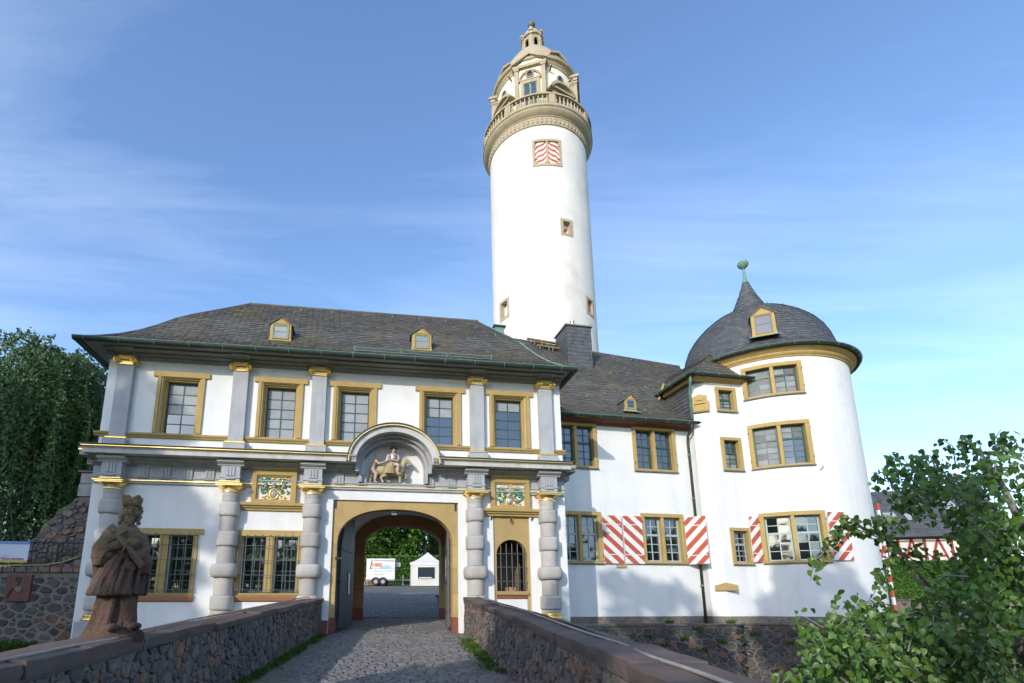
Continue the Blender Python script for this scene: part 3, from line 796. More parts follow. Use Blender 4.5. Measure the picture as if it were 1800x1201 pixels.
# ---- banded columns
BANDS = [(4.72, 4.55, .238, 0), (4.55, 4.13, .283, 1), (4.13, 3.70, .243, 0), (3.70, 3.26, .292, 1), (3.26, 2.78, .250, 0), (2.78, 2.37, .365, 2), (2.37, 1.89, .258, 0), (1.89, 1.47, .312, 1), (1.47, 1.37, .29, 0)]
CY_ = -0.13
for ci, c in enumerate(COLS):
    root = MB(); root.box(c - 0.36, c + 0.36, -0.52, -0.001, -0.6, 1.20)
    cl = root.build('banded_column', GREY, gate, bevel=0.012)
    for (zt, zb, r, kd) in BANDS:
        mb = MB(); h = zt - zb; g = 0.004
        if kd == 0: prof = [(r * 0.985, zb + g), (r, zb + 0.02), (r, zt - 0.02), (r * 0.985, zt - g)]; sq = None
        elif kd == 1: prof = [(r * 0.86, zb + g), (r * 0.97, zb + 0.025), (r, zb + 0.08), (r, zt - 0.08), (r * 0.97, zt - 0.025), (r * 0.86, zt - g)]; sq = 2.6
        else: prof = [(r * 0.74, zb + g), (r * 0.9, zb + 0.03), (r * 0.985, zb + 0.1), (r, zb + 0.2), (r * 0.985, zt - 0.1), (r * 0.9, zt - 0.03), (r * 0.74, zt - g)]; sq = 3.2
        mb.cur = random.random()
        mb.lathe(prof, 32, (c, CY_, 0), sq=sq)
        mb.build('drum', DRUM, cl, autosmooth=50)
    mb = MB(); mb.lathe([(0.24, 4.72), (0.24, 4.85), (0.245, 4.88), (0.24, 4.90), (0.24, 4.94)], 28, (c, CY_, 0)); mb.build('necking', DRUM, cl, autosmooth=50)
    mb = MB(); mb.lathe([(0.24, 4.835), (0.272, 4.85), (0.272, 4.868), (0.24, 4.882)], 28, (c, CY_, 0), cap=False)
    mb.lathe([(0.245, 4.93), (0.26, 4.945), (0.27, 4.96), (0.325, 5.0), (0.335, 5.012)], 28, (c, CY_, 0))
    mb.box(c - 0.365, c + 0.365, -0.50, -0.002, 5.012, 5.035); mb.box(c - 0.375, c + 0.375, -0.51, -0.002, 5.052, 5.075)
    mb.build('gilded_capital', GOLD, cl, autosmooth=40)
    mb = MB(); mb.box(c - 0.355, c + 0.355, -0.49, -0.002, 5.035, 5.052); mb.build('abacus_band', GREY, cl)
    mb = MB(); mb.lathe([(0.29, 1.37), (0.325, 1.355), (0.33, 1.335), (0.325, 1.315), (0.30, 1.30), (0.30, 1.28), (0.345, 1.265), (0.355, 1.235), (0.345, 1.205)], 28, (c, CY_, 0), cap=False); mb.build('gilded_base', GOLD, cl, autosmooth=50)
    # entablature block over the column
    mb = MB(); mb.box(c - 0.265, c + 0.265, -0.42, -0.002, 5.075, 5.62); mb.box(c - 0.29, c + 0.29, -0.445, -0.12, 5.235, 5.275); eb = mb.build('entablature_block', GREY, cl)
    mb = MB(); mb.prism_x([(-0.002, 5.60), (-0.44, 5.60), (-0.46, 5.64), (-0.52, 5.67), (-0.53, 5.69), (-0.56, 5.695), (-0.56, 5.765), (-0.002, 5.765)], c - 0.37, c + 0.37); mb.build('block_cornice', mat('pale_block_stone', (0.46, 0.46, 0.455), (0.38, 0.38, 0.375), scale=3) if ci == 0 else MATS['pale_block_stone'], cl)
    mb = MB(); mb.box(c - 0.285, c + 0.285, -0.44, -0.122, 5.13, 5.15); mb.build('gilded_fillet', GOLD, cl)
    mb = MB(); y = -0.42
    for k in range(3): mb.box(c - 0.13 + 0.0867 * k + 0.008, c - 0.13 + 0.0867 * (k + 1) - 0.008, y - 0.03, y + .01, 5.30, 5.57)
    for k in range(6): mb.box(c - 0.13 + 0.0433 * k + 0.006, c - 0.13 + 0.0433 * (k + 1) - 0.006, y - 0.05, y + .01, 5.19, 5.23)
    mb.build('block_triglyph', GREY, cl)

# ---- segmental arch over the rider niche
acx = -0.16
def arch_band(a0, b0, a1, b1, y0, y1, z0, n=32, drop=0.0):
    """solid band between two half ellipses, flat ends at z0"""
    mb = MB(); vs = []; fs = []
    for i in range(n + 1):
        t = PI * i / n; c, s = math.cos(t), math.sin(t)
        for (a, b) in ((a0, b0), (a1, b1)):
            for y in (y0, y1): vs.append((acx + a * c, y, z0 + b * s))
    for i in range(n):
        p, q = i * 4, i * 4 + 4
        fs += [(p, q, q + 2, p + 2), (p + 1, p + 3, q + 3, q + 1), (p, p + 1, q + 1, q), (p + 2, q + 2, q + 3, p + 3)]
    fs += [(0, 2, 3, 1), (n * 4, n * 4 + 1, n * 4 + 3, n * 4 + 2)]
    mb.add(vs, fs); return mb
Z0 = 5.80
CORONA = MATS['pale_cornice_stone']
arch_band(1.16, 0.98, 1.36, 1.17, -0.70, -0.001, Z0).build('arch_corona', CORONA, gate, autosmooth=40)
arch_band(1.362, 1.172, 1.40, 1.212, -0.775, -0.001, Z0).build('arch_cap', CORONA, gate, autosmooth=40)
arch_band(1.35, 1.162, 1.382, 1.192, -0.79, -0.776, Z0).build('gilded_arch_moulding', GOLD, gate, autosmooth=40)
arch_band(1.402, 1.214, 1.425, 1.238, -0.83, -0.001, Z0).build('lead_arch_flashing', LEAD, gate, autosmooth=40)
arch_band(1.06, 0.90, 1.16, 0.98, -0.42, -0.001, Z0).build('arch_bed_moulding', GREYD, gate, autosmooth=40)
arch_band(0.97, 0.81, 1.06, 0.90, -0.22, 0.3, Z0).build('arch_inner_moulding', GREY, gate, autosmooth=40)
for s in (-1, 1):
    for (a, b, y) in ((0.97, 1.06, -0.22), (1.06, 1.16, -0.42)):
        mb = MB(); x0, x1 = sorted((acx + s * a, acx + s * b)); mb.box(x0, x1, y, 0.3 if a < 1 else -0.002, 5.30 if a < 1 else 5.575, Z0 - 0.001); mb.build('niche_jamb', GREY, gate)
mb = MB(); mb.quad((-1.3, 0.26, 5.28), (1.2, 0.26, 5.28), (1.2, 0.26, 6.75), (-1.3, 0.26, 6.75)); mb.build('niche_back', PLASTER, gate, fix=False)
mb = MB(); mb.box(-1.0, 0.92, -0.10, 0.25, 5.287, 5.30); mb.build('niche_ledge', GREY, gate)

# ---- coats of arms
ARM_G = mat('green_mantling', (0.10, 0.30, 0.20), (0.05, 0.19, 0.12), rough=0.5, scale=14)
ARM_S = mat('shield_silver', (0.45, 0.46, 0.48), (0.30, 0.31, 0.33), rough=0.35, scale=10, metallic=0.5)
ARM_B = mat('shield_blue_grey', (0.24, 0.30, 0.36), (0.40, 0.30, 0.22), rough=0.5, scale=7)
for ai, (c, x0, x1) in enumerate(((-3.70, -4.34, -3.06), (3.56, 2.93, 4.19))):
    mb = MB()
    ring(mb, (x0, x1, 4.585, 5.56), (x0 + 0.13, x1 - 0.13, 4.68, 5.42), -0.16, -0.002)
    fr = mb.build('arms_frame', OCHRE, gate, bevel=0.008)
    mb = MB(); ring(mb, (x0 + 0.13, x1 - 0.13, 4.68, 5.42), (x0 + 0.165, x1 - 0.165, 4.681, 5.385), -0.12, -0.002); mb.build('frame_step', OCHRE, fr)
    mb = MB(); mb.prism_x([(-0.002, 5.56), (-0.17, 5.562), (-0.21, 5.60), (-0.21, 5.64), (-0.002, 5.65)], x0 - 0.02, x1 + 0.02); mb.build('frame_cornice', OCHRE, fr)
    mb = MB(); mb.box(x0 + 0.10, x1 - 0.10, -0.07, -0.003, 4.66, 5.44); mb.build('arms_panel', CREAMP, fr)
    xa, xb = (-4.62, -2.84) if ai == 0 else (2.70, 4.47)
    mb = MB(); mb.prism_x([(-0.002, 4.36), (-0.06, 4.36), (-0.07, 4.41), (-0.13, 4.44), (-0.13, 4.48), (-0.20, 4.50), (-0.21, 4.58), (-0.002, 4.583)], xa, xb); mb.build('arms_shelf', OCHRE, fr)
    rg = random.Random(5 + ai)
    mb = MB()
    for s in (-1, 1):
        for k in range(22):
            px = c + s * rg.uniform(0.14, 0.42); pz = rg.uniform(4.80, 5.26) + (0.07 if ai == 0 else 0)
            a0 = rg.uniform(0, 6.28); rr = rg.uniform(0.03, 0.065)
            pts = [(px + rr * (1 - i / 11) * math.cos(a0 + s * i * 0.6), -0.085 - 0.02 * math.sin(i * 0.4), min(5.36, pz + rr * (1 - i / 11) * math.sin(a0 + s * i * 0.6))) for i in range(9)]
            mb.tube(pts, [0.022 - 0.0014 * i for i in range(9)], 5)
    mb.build('mantling', ARM_G, fr, smooth=True)
    mb = MB()
    zc = 4.86 if ai == 0 else 4.84
    pts = [(c + 0.125 * math.cos(t), -0.10, zc + 0.15 * math.sin(t)) for t in [2 * PI * i / 24 for i in range(25)]]
    mb.tube(pts, 0.028, 6)
    for s in (-1, 1):
        for (ox, oz, r0) in ((0.19, 0.03, 0.05), (0.20, -0.10, 0.06), (0.30, -0.13, 0.05), (0.13, 0.17, 0.04)):
            pts = [(c + s * (ox + r0 * (1 - i / 14) * math.cos(i * 0.55)), -0.09, zc + oz + r0 * (1 - i / 14) * math.sin(i * 0.55)) for i in range(12)]
            mb.tube(pts, 0.018, 5)
    for k in range(9):
        a = PI * k / 8; mb.ball((c + 0.09 * math.cos(a), -0.09, (5.27 if ai == 0 else 5.30) + 0.07 * math.sin(a)), 0.025, 6, m=4)
    if ai == 0:
        mb.tube([(c - 0.24, -0.12, 4.98), (c + 0.02, -0.13, 5.16)], 0.013, 5); mb.tube([(c + 0.06, -0.12, 5.0), (c + 0.2, -0.12, 5.2), (c + 0.24, -0.12, 5.26), (c + 0.19, -0.12, 5.3)], 0.014, 5)
        for k in range(7): mb.ball((c + 0.27 + 0.025 * k, -0.1, 5.33 + 0.02 * math.sin(k)), 0.024, 6, m=4)
    else:
        for s in (-1, 1):
            for k in range(6): mb.ball((c + s * (0.16 + 0.03 * k), -0.085, 5.34 - 0.02 * (k % 3)), 0.016, 6, m=4)
    mb.build('gilded_cartouche', GOLD, fr, smooth=True)
    mb = MB(); mb.ball((c, -0.08, zc), 0.11, 16, (1, 0.45, 1.2), 8); mb.build('shield', ARM_B if ai == 0 else ARM_S, fr, smooth=True)
    mb = MB()
    for hx in ((c - 0.25, c, c + 0.27) if ai == 0 else (c,)):
        hz = 5.14 if hx != c else (5.13 if ai == 0 else 5.10)
        mb.ball((hx, -0.10, hz), 0.062, 10, (0.9, 0.9, 1.15), 7); mb.ball((hx, -0.12, hz - 0.06), 0.06, 10, (1, 0.7, 0.6), 6)
        mb.box(hx - 0.04, hx + 0.04, -0.165, -0.14, hz - 0.005, hz + 0.02)
    mb.build('helmet', ARM_S, fr, smooth=True)
    if ai == 1:
        mb = MB(); mb.prism_y([(c + (0.085 if k % 2 else 0.05) * math.cos(PI / 2 + k * PI / 6), 5.27 + (0.085 if k % 2 == 0 else 0.05) * math.sin(PI / 2 + k * PI / 6)) for k in range(12)], -0.11, -0.072); mb.build('crest_star', mat('crest_pink', (0.55, 0.42, 0.38)), fr)

# ---- roof, hipped, with flared eaves
EX0, EX1, EY0, EY1, EZ = -9.32, 5.62, -0.82, 7.9, 9.17
RX0, RX1, RY, RZ = -5.72, 3.32, 3.3, 12.98
def hgt(t):
    return EZ + (RZ - EZ) * (t - 0.055 * math.sin(PI * min(1.0, t * 1.9)))
def RF(s, t):
    a = Vector((EX0 + (EX1 - EX0) * s, EY0, 0)); b = Vector((RX0 + (RX1 - RX0) * s, RY, 0)); p = a.lerp(b, t); return (p.x, p.y, hgt(t))
def RB(s, t):
    a = Vector((EX1 + (EX0 - EX1) * s, EY1, 0)); b = Vector((RX1 + (RX0 - RX1) * s, RY, 0)); p = a.lerp(b, t); return (p.x, p.y, hgt(t))
def RL(s, t):
    a = Vector((EX0, EY1 + (EY0 - EY1) * s, 0)); b = Vector((RX0, RY, 0)); p = a.lerp(b, t); return (p.x, p.y, hgt(t))
def RR(s, t):
    a = Vector((EX1, EY0 + (EY1 - EY0) * s, 0)); b = Vector((RX1, RY, 0)); p = a.lerp(b, t); return (p.x, p.y, hgt(t))
mb = MB()
for f in (RF, RB, RL, RR): mb.grid(f, 12, 12)
roof = mb.build('roof', SLATE, gate, fix=False)
mb = MB()
slates(mb, RF, 40, 0.20, 0.024); slates(mb, RL, 40, 0.2, 0.024); slates(mb, RR, 40, 0.2, 0.024)
mb.build('slates', SLATE, roof, fix=False, kind='stuff')
mb = MB(); mb.tube([(RX0, RY, RZ + 0.02), (RX1, RY, RZ + 0.02)], 0.05, 6); mb.build('ridge_capping', LEAD, roof)
mb = MB(); mb.tube([RF(1.0, k / 10) for k in range(11)], 0.035, 6); mb.build('hip_flashing', COPPER, roof)
mb = MB(); mb.tube([tuple(Vector(RF(0.0, k / 10)) + Vector((0, 0, .015))) for k in range(11)], 0.03, 6); mb.build('hip_flashing', LEAD, roof)
# soffit boards
mb = MB(); zz = 9.135
mb.quad((EX0, EY0, zz), (EX1, EY0, zz), (EX1, -0.4, zz), (EX0, -0.4, zz)); mb.quad((EX0, -0.4, zz), (XL, -0.4, zz), (XL, EY1, zz), (EX0, EY1, zz)); mb.quad((XR, -0.4, zz), (EX1, -0.4, zz), (EX1, EY1, zz), (XR, EY1, zz))
mb.quad((XL, -.4, zz), (XR, -.4, zz), (XR, 0, zz), (XL, 0, zz))
mb.build('soffit', SOFFIT, roof, fix=False)
def gutter(pts, parent, r=0.085, every=0.95, name='gutter', clip=True):
    mb = MB(); n = 8; vs = []; fs = []
    P = [Vector(p) for p in pts]
    for i, p in enumerate(P):
        d = (P[min(i + 1, len(P) - 1)] - P[max(0, i - 1)]); d.z = 0; d.normalize(); s = Vector((d.y, -d.x, 0))
        k = 1.0
        for j in range(n + 1):
            a = PI * j / n; vs.append(p + s * (r * math.cos(a)) - Vector((0, 0, r * 1.15 * math.sin(a))))
    for i in range(len(P) - 1):
        for j in range(n): fs.append((i * (n + 1) + j, i * (n + 1) + j + 1, (i + 1) * (n + 1) + j + 1, (i + 1) * (n + 1) + j))
    mb.add(vs, fs)
    g = mb.build(name, GUTTER, parent, smooth=True, fix=False)
    mb = MB(); 
    rim = []
    for i, p in enumerate(P):
        d = (P[min(i + 1, len(P) - 1)] - P[max(0, i - 1)]); d.z = 0; d.normalize(); rim.append(p + Vector((d.y, -d.x, 0)) * r)
    mb.tube(rim, 0.011, 5); mb.build('gutter_rim', COPPER, g)
    if clip:
        acc = 0.3
        for i in range(len(P) - 1):
            seg = (P[i + 1] - P[i]); Ls = seg.length; d = seg.normalized(); s = Vector((d.y, -d.x, 0))
            while acc < Ls:
                c = P[i] + d * acc
                mb = MB(); mb.tube([c + s * (r * 1.08 * math.cos(PI * j / 6)) - Vector((0, 0, r * 1.24 * math.sin(PI * j / 6))) for j in range(4)], 0.009, 4); mb.build('gutter_bracket', COPPER, g)
                acc += every
            acc -= Ls
    return g
gutter([(EX0 - 0.03, EY1, EZ - 0.02), (EX0 - 0.03, EY0 - 0.05, EZ - 0.02)], gate, 0.1)
gutter([(EX0 - 0.08, EY0 - 0.06, EZ - 0.02), (EX1 + 0.08, EY0 - 0.06, EZ - 0.02)], gate, 0.1)
gutter([(EX1 + 0.03, EY0 - 0.05, EZ - 0.02), (EX1 + 0.03, EY1, EZ - 0.02)], gate, 0.1, clip=False)

# ---- dormers
def dormer(parent, x, y, z, w=0.62, h=0.62, rise=0.24, depth=1.2, sash=None, frame=None, rz=0.0, apron=True):
    """small gabled dormer; front bottom centre at (x,y,z)"""
    fr_ = frame or OCHRE; t = w * 0.15
    mb = MB()
    mb.prism_y([(-w / 2 - 0.03, 0), (w / 2 + 0.03, 0), (w / 2, 0.18), (w / 2, h), (0, h + rise), (-w / 2, h), (-w / 2, 0.18)], 0.0, 0.06)
    # window opening is a dark glazed recess set proud of the board by its own frame
    e = mb.build('dormer', fr_, parent); e.location = (x, y, z); e.rotation_euler = (0, 0, rz)
    mb = MB(); x0, x1, z0, z1 = -w / 2 + t, w / 2 - t, 0.12, h - 0.05
    ring(mb, (x0 - 0.03, x1 + 0.03, z0 - 0.03, z1 + 0.03), (x0, x1, z0, z1), -0.03, -0.001); mb.build('window_frame', fr_, e)
    mb = MB(); ring(mb, (x0, x1, z0, z1), (x0 + 0.035, x1 - 0.035, z0 + 0.03, z1 - 0.03), -0.015, -0.001); mb.box(x0 + 0.035, x1 - 0.035, -0.012, -0.001, (z0 + z1) / 2 - 0.01, (z0 + z1) / 2 + 0.01); mb.build('sash', COPPER if sash is None else sash, e)
    zm = (z0 + z1) / 2
    for (a, b) in ((z0 + 0.03, zm - 0.01), (zm + 0.01, z1 - 0.03)):
        mb = MB(); mb.quad((x0 + 0.035, -0.004, a), (x1 - 0.035, -0.004, a), (x1 - 0.035, -0.004, b), (x0 + 0.035, -0.004, b)); mb.build('pane', PANE_PALE if parent is gate else GLASS, e, fix=False)
    mb = MB(); 
    for s in (-1, 1): mb.tube([(s * (w / 2 - 0.06), -0.012, h + 0.02), (0, -0.012, h + rise - 0.06)], 0.012, 4)
    mb.tube([(-w / 2 + 0.07, -0.012, h + 0.01), (w / 2 - 0.07, -0.012, h + 0.01)], 0.01, 4)
    mb.build('gable_moulding', fr_, e)
    # cheeks flare out into the main roof, roof planes
    mb = MB()
    for s in (-1, 1):
        mb.quad((s * w / 2, 0.05, 0.0), (s * w / 2, 0.05, h), (s * w / 2, depth, h), (s * (w / 2 + 0.05), depth, 0.0))
        mb.quad((s * w / 2, 0.05, 0.0), (s * (w / 2 + 0.10), 0.05, -0.02), (s * (w / 2 + 0.38), 0.75, h * 0.75), (s * w / 2, 0.75, h))
        mb.add([(s * (w / 2 + 0.05), -0.05, h - 0.035), (0, -0.05, h + rise + 0.015), (0, depth + 0.4, h + rise + 0.015), (s * (w / 2 + 0.05), depth + 0.1, h - 0.035), (s * (w / 2 + 0.05), -0.05, h - 0.065), (0, -0.05, h + rise - 0.02)], [(0, 1, 2, 3), (0, 4, 5, 1)])
    mb.build('dormer_roof', SLATE2, e, fix=False)
    if apron:
        mb = MB(); mb.quad((-w / 2 - 0.18, -0.16, -0.085), (w / 2 + 0.18, -0.16, -0.085), (w / 2 + 0.12, 0.0, 0.02), (-w / 2 - 0.12, 0.0, 0.02)); mb.build('lead_apron', COPPER, e, fix=False)
    return e
for x in (-3.92, 0.72):
    dormer(gate, x, 0.33, 10.02, 0.66, 0.62, 0.26, apron=False)
# snow guard rail and roof hooks
mb = MB(); 
for h_ in (0.10, 0.20, 0.30): mb.tube([(-1.5, -0.25, 9.40 + h_), (3.0, -0.25, 9.40 + h_)], 0.012, 5)
for k in range(4): mb.tube([(-1.5 + 1.5 * k, -0.25, 9.38), (-1.5 + 1.5 * k, -0.25, 9.74)], 0.014, 5)
mb.build('snow_guard', COPPER, gate)
for k, s in enumerate([0.12, 0.25, 0.37, 0.5, 0.61, 0.72, 0.83, 0.95]):
    p = Vector(RF(s, 0.90 if k not in (0, 7) else 0.62))
    mb = MB(); mb.tube([p + Vector((0, 0.05, 0.03)), p + Vector((0, -0.05, 0.0)), p + Vector((0, -0.12, -0.04)), p + Vector((0, -0.12, 0.05))], 0.016, 5); mb.build('roof_hook', COPPER, gate)
for k in range(11):
    x = RX0 + (RX1 - RX0) * k / 10
    mb = MB(); mb.tube([(x, RY, RZ + 0.05), (x, RY, RZ + 0.12)], 0.012, 4); mb.build('ridge_clip', METAL, gate)
# ================================================================== WINDOWS, SHUTTERS shared by wing and round tower
def cross_window(parent, T, u0, u1, z0, z1, sash, ot=(0.15, 0.15, 0.08), mull=0.13, name='window', lights=2, rows=(2, 3), cols=2, split=0.60, grey_panes=(), glassy=0.17, hooks=True, seg=4):
    fl, ft, fb = ot
    mb = MB(T)
    i = (u0 + fl, u1 - fl, z0 + fb, z1 - ft)
    ring(mb, (u0, u1, z0, z1), i, -0.06, 0.16, seg=seg)
    lw = (i[1] - i[0] - mull * (lights - 1)) / lights
    for k in range(lights - 1):
        x = i[0] + lw * (k + 1) + mull * k
        mb.box(x, x + mull, -0.035, 0.15, i[2], i[3])
    w = mb.build(name, OCHRE, parent, bevel=0.012)
    mb = MB(T); mb.box(u0 - 0.02, u1 + 0.02, -0.075, -0.061, z0 - 0.03, z0 + 0.012, seg=seg); mb.build('sill_edge', LEAD, w)
    for k in range(lights):
        xa = i[0] + (lw + mull) * k; xb = xa + lw
        zt = i[2] + (i[3] - i[2]) * split
        mb = MB(T); g = glassy; f = 0.06 if sash is BLUESASH else 0.048; mw_ = 0.019 if sash is BLUESASH else 0.015
        ring(mb, (xa, xb, i[2], i[3]), (xa + f, xb - f, i[2] + 0.05, i[3] - f), g - 0.035, g + 0.03)
        mb.box(xa + f, xb - f, g - 0.045, g + 0.03, zt - 0.045, zt + 0.035)
        xs = [xa + f + (xb - xa - 2 * f) * c / cols for c in range(cols + 1)]
        for c in range(1, cols): mb.box(xs[c] - mw_, xs[c] + mw_, g - 0.022, g + 0.02, i[2] + 0.05, i[3] - f)
        zb = [i[2] + 0.05 + (zt - 0.045 - i[2] - 0.05) * r / rows[1] for r in range(rows[1] + 1)]
        zu = [zt + 0.035 + (i[3] - f - zt - 0.035) * r / rows[0] for r in range(rows[0] + 1)]
        for zz_ in zb[1:-1] + zu[1:-1]: mb.box(xa + f, xb - f, g - 0.018, g + 0.018, zz_ - mw_ * 0.75, zz_ + mw_ * 0.75)
        mb.build('sash', sash, w)
        for ri, zl in enumerate((zb, zu)):
            for r in range(len(zl) - 1):
                for c in range(cols):
                    t1, t2 = random.uniform(-0.003, 0.003), random.uniform(-0.004, 0.004)
                    mb = MB(T); mb.cur = random.random()
                    mb.quad((xs[c], g + t1, zl[r]), (xs[c + 1], g - t1, zl[r]), (xs[c + 1], g - t1 + t2, zl[r + 1]), (xs[c], g + t1 + t2, zl[r + 1]))
                    bl = (k, ri) in grey_panes
                    mb.build('pane', PANE_GREY if bl else GLASS, w, fix=False)
    if hooks:
        for zz_ in (z0 + 0.3, z1 - 0.35):
            for x in (u0 + 0.03, u1 - 0.03):
                mb = MB(T); mb.tube([(x, -0.062, zz_ - 0.03), (x, -0.10, zz_), (x, -0.10, zz_ + 0.05)], 0.012, 4); mb.build('shutter_hook', IRONB, w)
    return w

def clip_band(x0, x1, z0, z1, d0, d1, slope):
    """polygon of rect cut by d0 < z - slope*x < d1"""
    poly = [(x0, z0), (x1, z0), (x1, z1), (x0, z1)]
    for sgn, d in ((1, d0), (-1, d1)):
        out = []
        for k in range(len(poly)):
            a, b = poly[k], poly[(k + 1) % len(poly)]
            fa = sgn * (a[1] - slope * a[0] - d); fb = sgn * (b[1] - slope * b[0] - d)
            if fa >= 0: out.append(a)
            if fa * fb < 0:
                t = fa / (fa - fb); out.append((a[0] + (b[0] - a[0]) * t, a[1] + (b[1] - a[1]) * t))
        poly = out
        if len(poly) < 3: return []
    return poly

def shutter(parent, T, w, h, slope, name='shutter', band=0.24, phase=0.0):
    """boarded shutter in its own plane: x 0..w, z 0..h, front at y=-0.03"""
    n = 4
    root = None
    for k in range(n):
        mb = MB(T); mb.box(w * k / n + 0.002, w * (k + 1) / n - 0.002, -0.02, 0.012, 0, h)
        if root is None: root = mb.build(name, SHUT_W, parent)
        else: mb.build('shutter_board', SHUT_W, root)
    d = -2.0 + phase
    while d < h + 2.0:
        p = clip_band(0.004, w - 0.004, 0.004, h - 0.004, d, d + band, slope)
        if len(p) >= 3:
            mb = MB(T); mb.prism_y(p, -0.024, -0.0205); mb.build('red_stripe', SHUT_R, root)
        d += band * 2.05
    for zz_ in (0.32, h - 0.36):
        mb = MB(T); mb.box(0.02, w - 0.05, -0.03, -0.0245, zz_, zz_ + 0.03); mb.build('shutter_strap', SHUT_W, root)
    return root

# ================================================================== WING
WA = rad(90 - 79.1528)
wing = thing('castle_wing', 'long white castle wing with striped shutters and steep slate roof beside the gatehouse', 'castle wing', (3.4736, 19.5979, 0), WA)
def ww(u, y, z):
    return Vector((3.4736 + u * math.cos(WA) - y * math.sin(WA), 19.5979 + u * math.sin(WA) + y * math.cos(WA), z))
WIN_W = [(0.76, 2.52, 6.78, 8.64), (4.06, 5.96, 6.78, 8.64), (0.77, 2.50, 3.11, 5.08), (4.16, 6.0, 3.14, 5.09)]
holes = [(a + 0.14, b - 0.14, c + 0.08, d - 0.14) for a, b, c, d in WIN_W]
mb = MB(); wall_grid(mb, [-0.6, 6.66], [1.18, 8.72], holes, 0.0, 0.3)
mb.quad((-0.6, 6, 1.18), (-0.6, 0, 1.18), (-0.6, 0, 8.72), (-0.6, 6, 8.72))
mb.build('wall', PLASTER, wing, fix=False)
mb = MB(); mb.box(-0.5, 9.0, 0.9, 1.0, 1.2, 8.7); mb.build('inner_partition', MATS['dim_interior'], wing)
mb = MB(); mb.box(-0.6, 6.66, -0.03, 0.2, -1.0, 1.178); mb.build('stone_footing', MORTAR, wing)
bl = [((0, 0), (1, 0)), (), (), ()]
for k, (a, b, c, d) in enumerate(WIN_W):
    cross_window(wing, None, a, b, c, d, GREEN if k < 2 else BLUESASH, ot=(0.15, 0.15, 0.09), grey_panes=())
# shutters
for (x, w, sl, rz, ph) in ((2.50, 0.80, -0.9, 0.0, 0.1), (3.36, 0.80, -0.9, 0.0, 0.32), (6.01, 0.80, 0.95, -56.0, 0.0)):
    s = shutter(wing, None, w, 1.83, sl, phase=ph); s.location = (x, -0.075, 3.12); s.rotation_euler = (0, 0, rad(rz))
# roof
WEZ = 8.80
def WR(s, t):
    a = Vector((-0.75 + (8.0 + 0.75) * s, -0.50, WEZ)); b = Vector((-0.30 + (10.2 + 0.30) * s, 3.95 + 1.1 * s, 14.22 - 0.15 * s))
    p = a.lerp(b, t); p.z -= 0.30 * math.sin(PI * min(1, t * 2.2)) * 1.0
    return tuple(p)
def WRB(s, t):
    a = Vector((10.2 + (-0.3 - 10.2) * s, 9.0, WEZ)); b = Vector((10.2 + (-0.30 - 10.2) * s, 5.05 - 1.1 * s, 14.07 + 0.15 * s)); return tuple(a.lerp(b, t))
mb = MB(); mb.grid(WR, 14, 12); mb.grid(WRB, 6, 4)
mb.add([(-0.75, -0.5, WEZ), (-0.3, 9.0, WEZ), (-0.3, 3.95, 14.22)], [(0, 1, 2)])
wroof = mb.build('roof', SLATE, wing, fix=False)
mb = MB(); slates(mb, WR, 46, 0.20, 0.024); mb.build('slates', SLATE, wroof, fix=False, kind='stuff')
mb = MB(); mb.tube([WR(k / 6, 1.0) for k in range(7)], 0.05, 6); mb.build('ridge_capping', LEAD, wroof)
gutter([(-0.7, -0.58, WEZ - 0.02), (6.72, -0.58, WEZ - 0.02)], wing, 0.085)
mb = MB(); mb.prism_x([(-0.001, 8.55), (-0.06, 8.60), (-0.10, 8.66), (-0.40, 8.70), (-0.40, 8.76), (-0.001, 8.78)], -0.6, 6.64); mb.build('eaves_board', mat('red_brown_eaves', (0.20, 0.09, 0.055), (0.16, 0.075, 0.05), scale=4), wing)
dormer(wing, 4.18, 0.10, 9.32, 0.50, 0.50, 0.26, 0.9)
dormer(wing, 0.80, 0.10, 9.32, 0.50, 0.50, 0.26, 0.9)
# slate-hung chimney with flared foot
def chim(x0, x1, y0, y1, z0, z1):
    mb = MB()
    def face(p, q):
        def P(s, t):
            z = z0 + (z1 - z0) * t; fl = 0.30 * max(0, 1 - t * 3.2) ** 2 if p[1] == q[1] else 0.30 * max(0, 1 - t * 3.2) ** 2
            a = Vector((p[0], p[1], z)).lerp(Vector((q[0], q[1], z)), s)
            d = Vector((q[1] - p[1], -(q[0] - p[0]), 0)).normalized()
            return tuple(a + d * fl)
        return P
    F = face((x0, y0), (x1, y0)); Lf = face((x0, y1), (x0, y0)); Rf = face((x1, y0), (x1, y1)); Bf = face((x1, y1), (x0, y1))
    for f in (F, Lf, Rf, Bf): mb.grid(f, 4, 8)
    ch = mb.build('chimney', SLATE2, wing, fix=False)
    mb = MB(); slates(mb, F, 15, 0.17, 0.02); slates(mb, Lf, 15, 0.17, 0.02); slates(mb, Rf, 12, 0.2, 0.02); mb.build('chimney_slates', SLATE2, ch, fix=False, kind='stuff')
    mb = MB(); mb.box(x0 - 0.07, x1 + 0.07, y0 - 0.07, y1 + 0.07, z1, z1 + 0.07); mb.build('chimney_cap', LEAD, ch)
    mb = MB(); mb.lathe([(0.09, 0), (0.09, 0.42), (0.11, 0.43), (0.11, 0.47)], 12, (x0 + 0.55, y0 + 0.5, z1 + 0.07)); mb.build('flue_pipe', METAL, ch, autosmooth=40)
chim(2.80, 4.02, 2.80, 4.1, 11.7, 14.48)
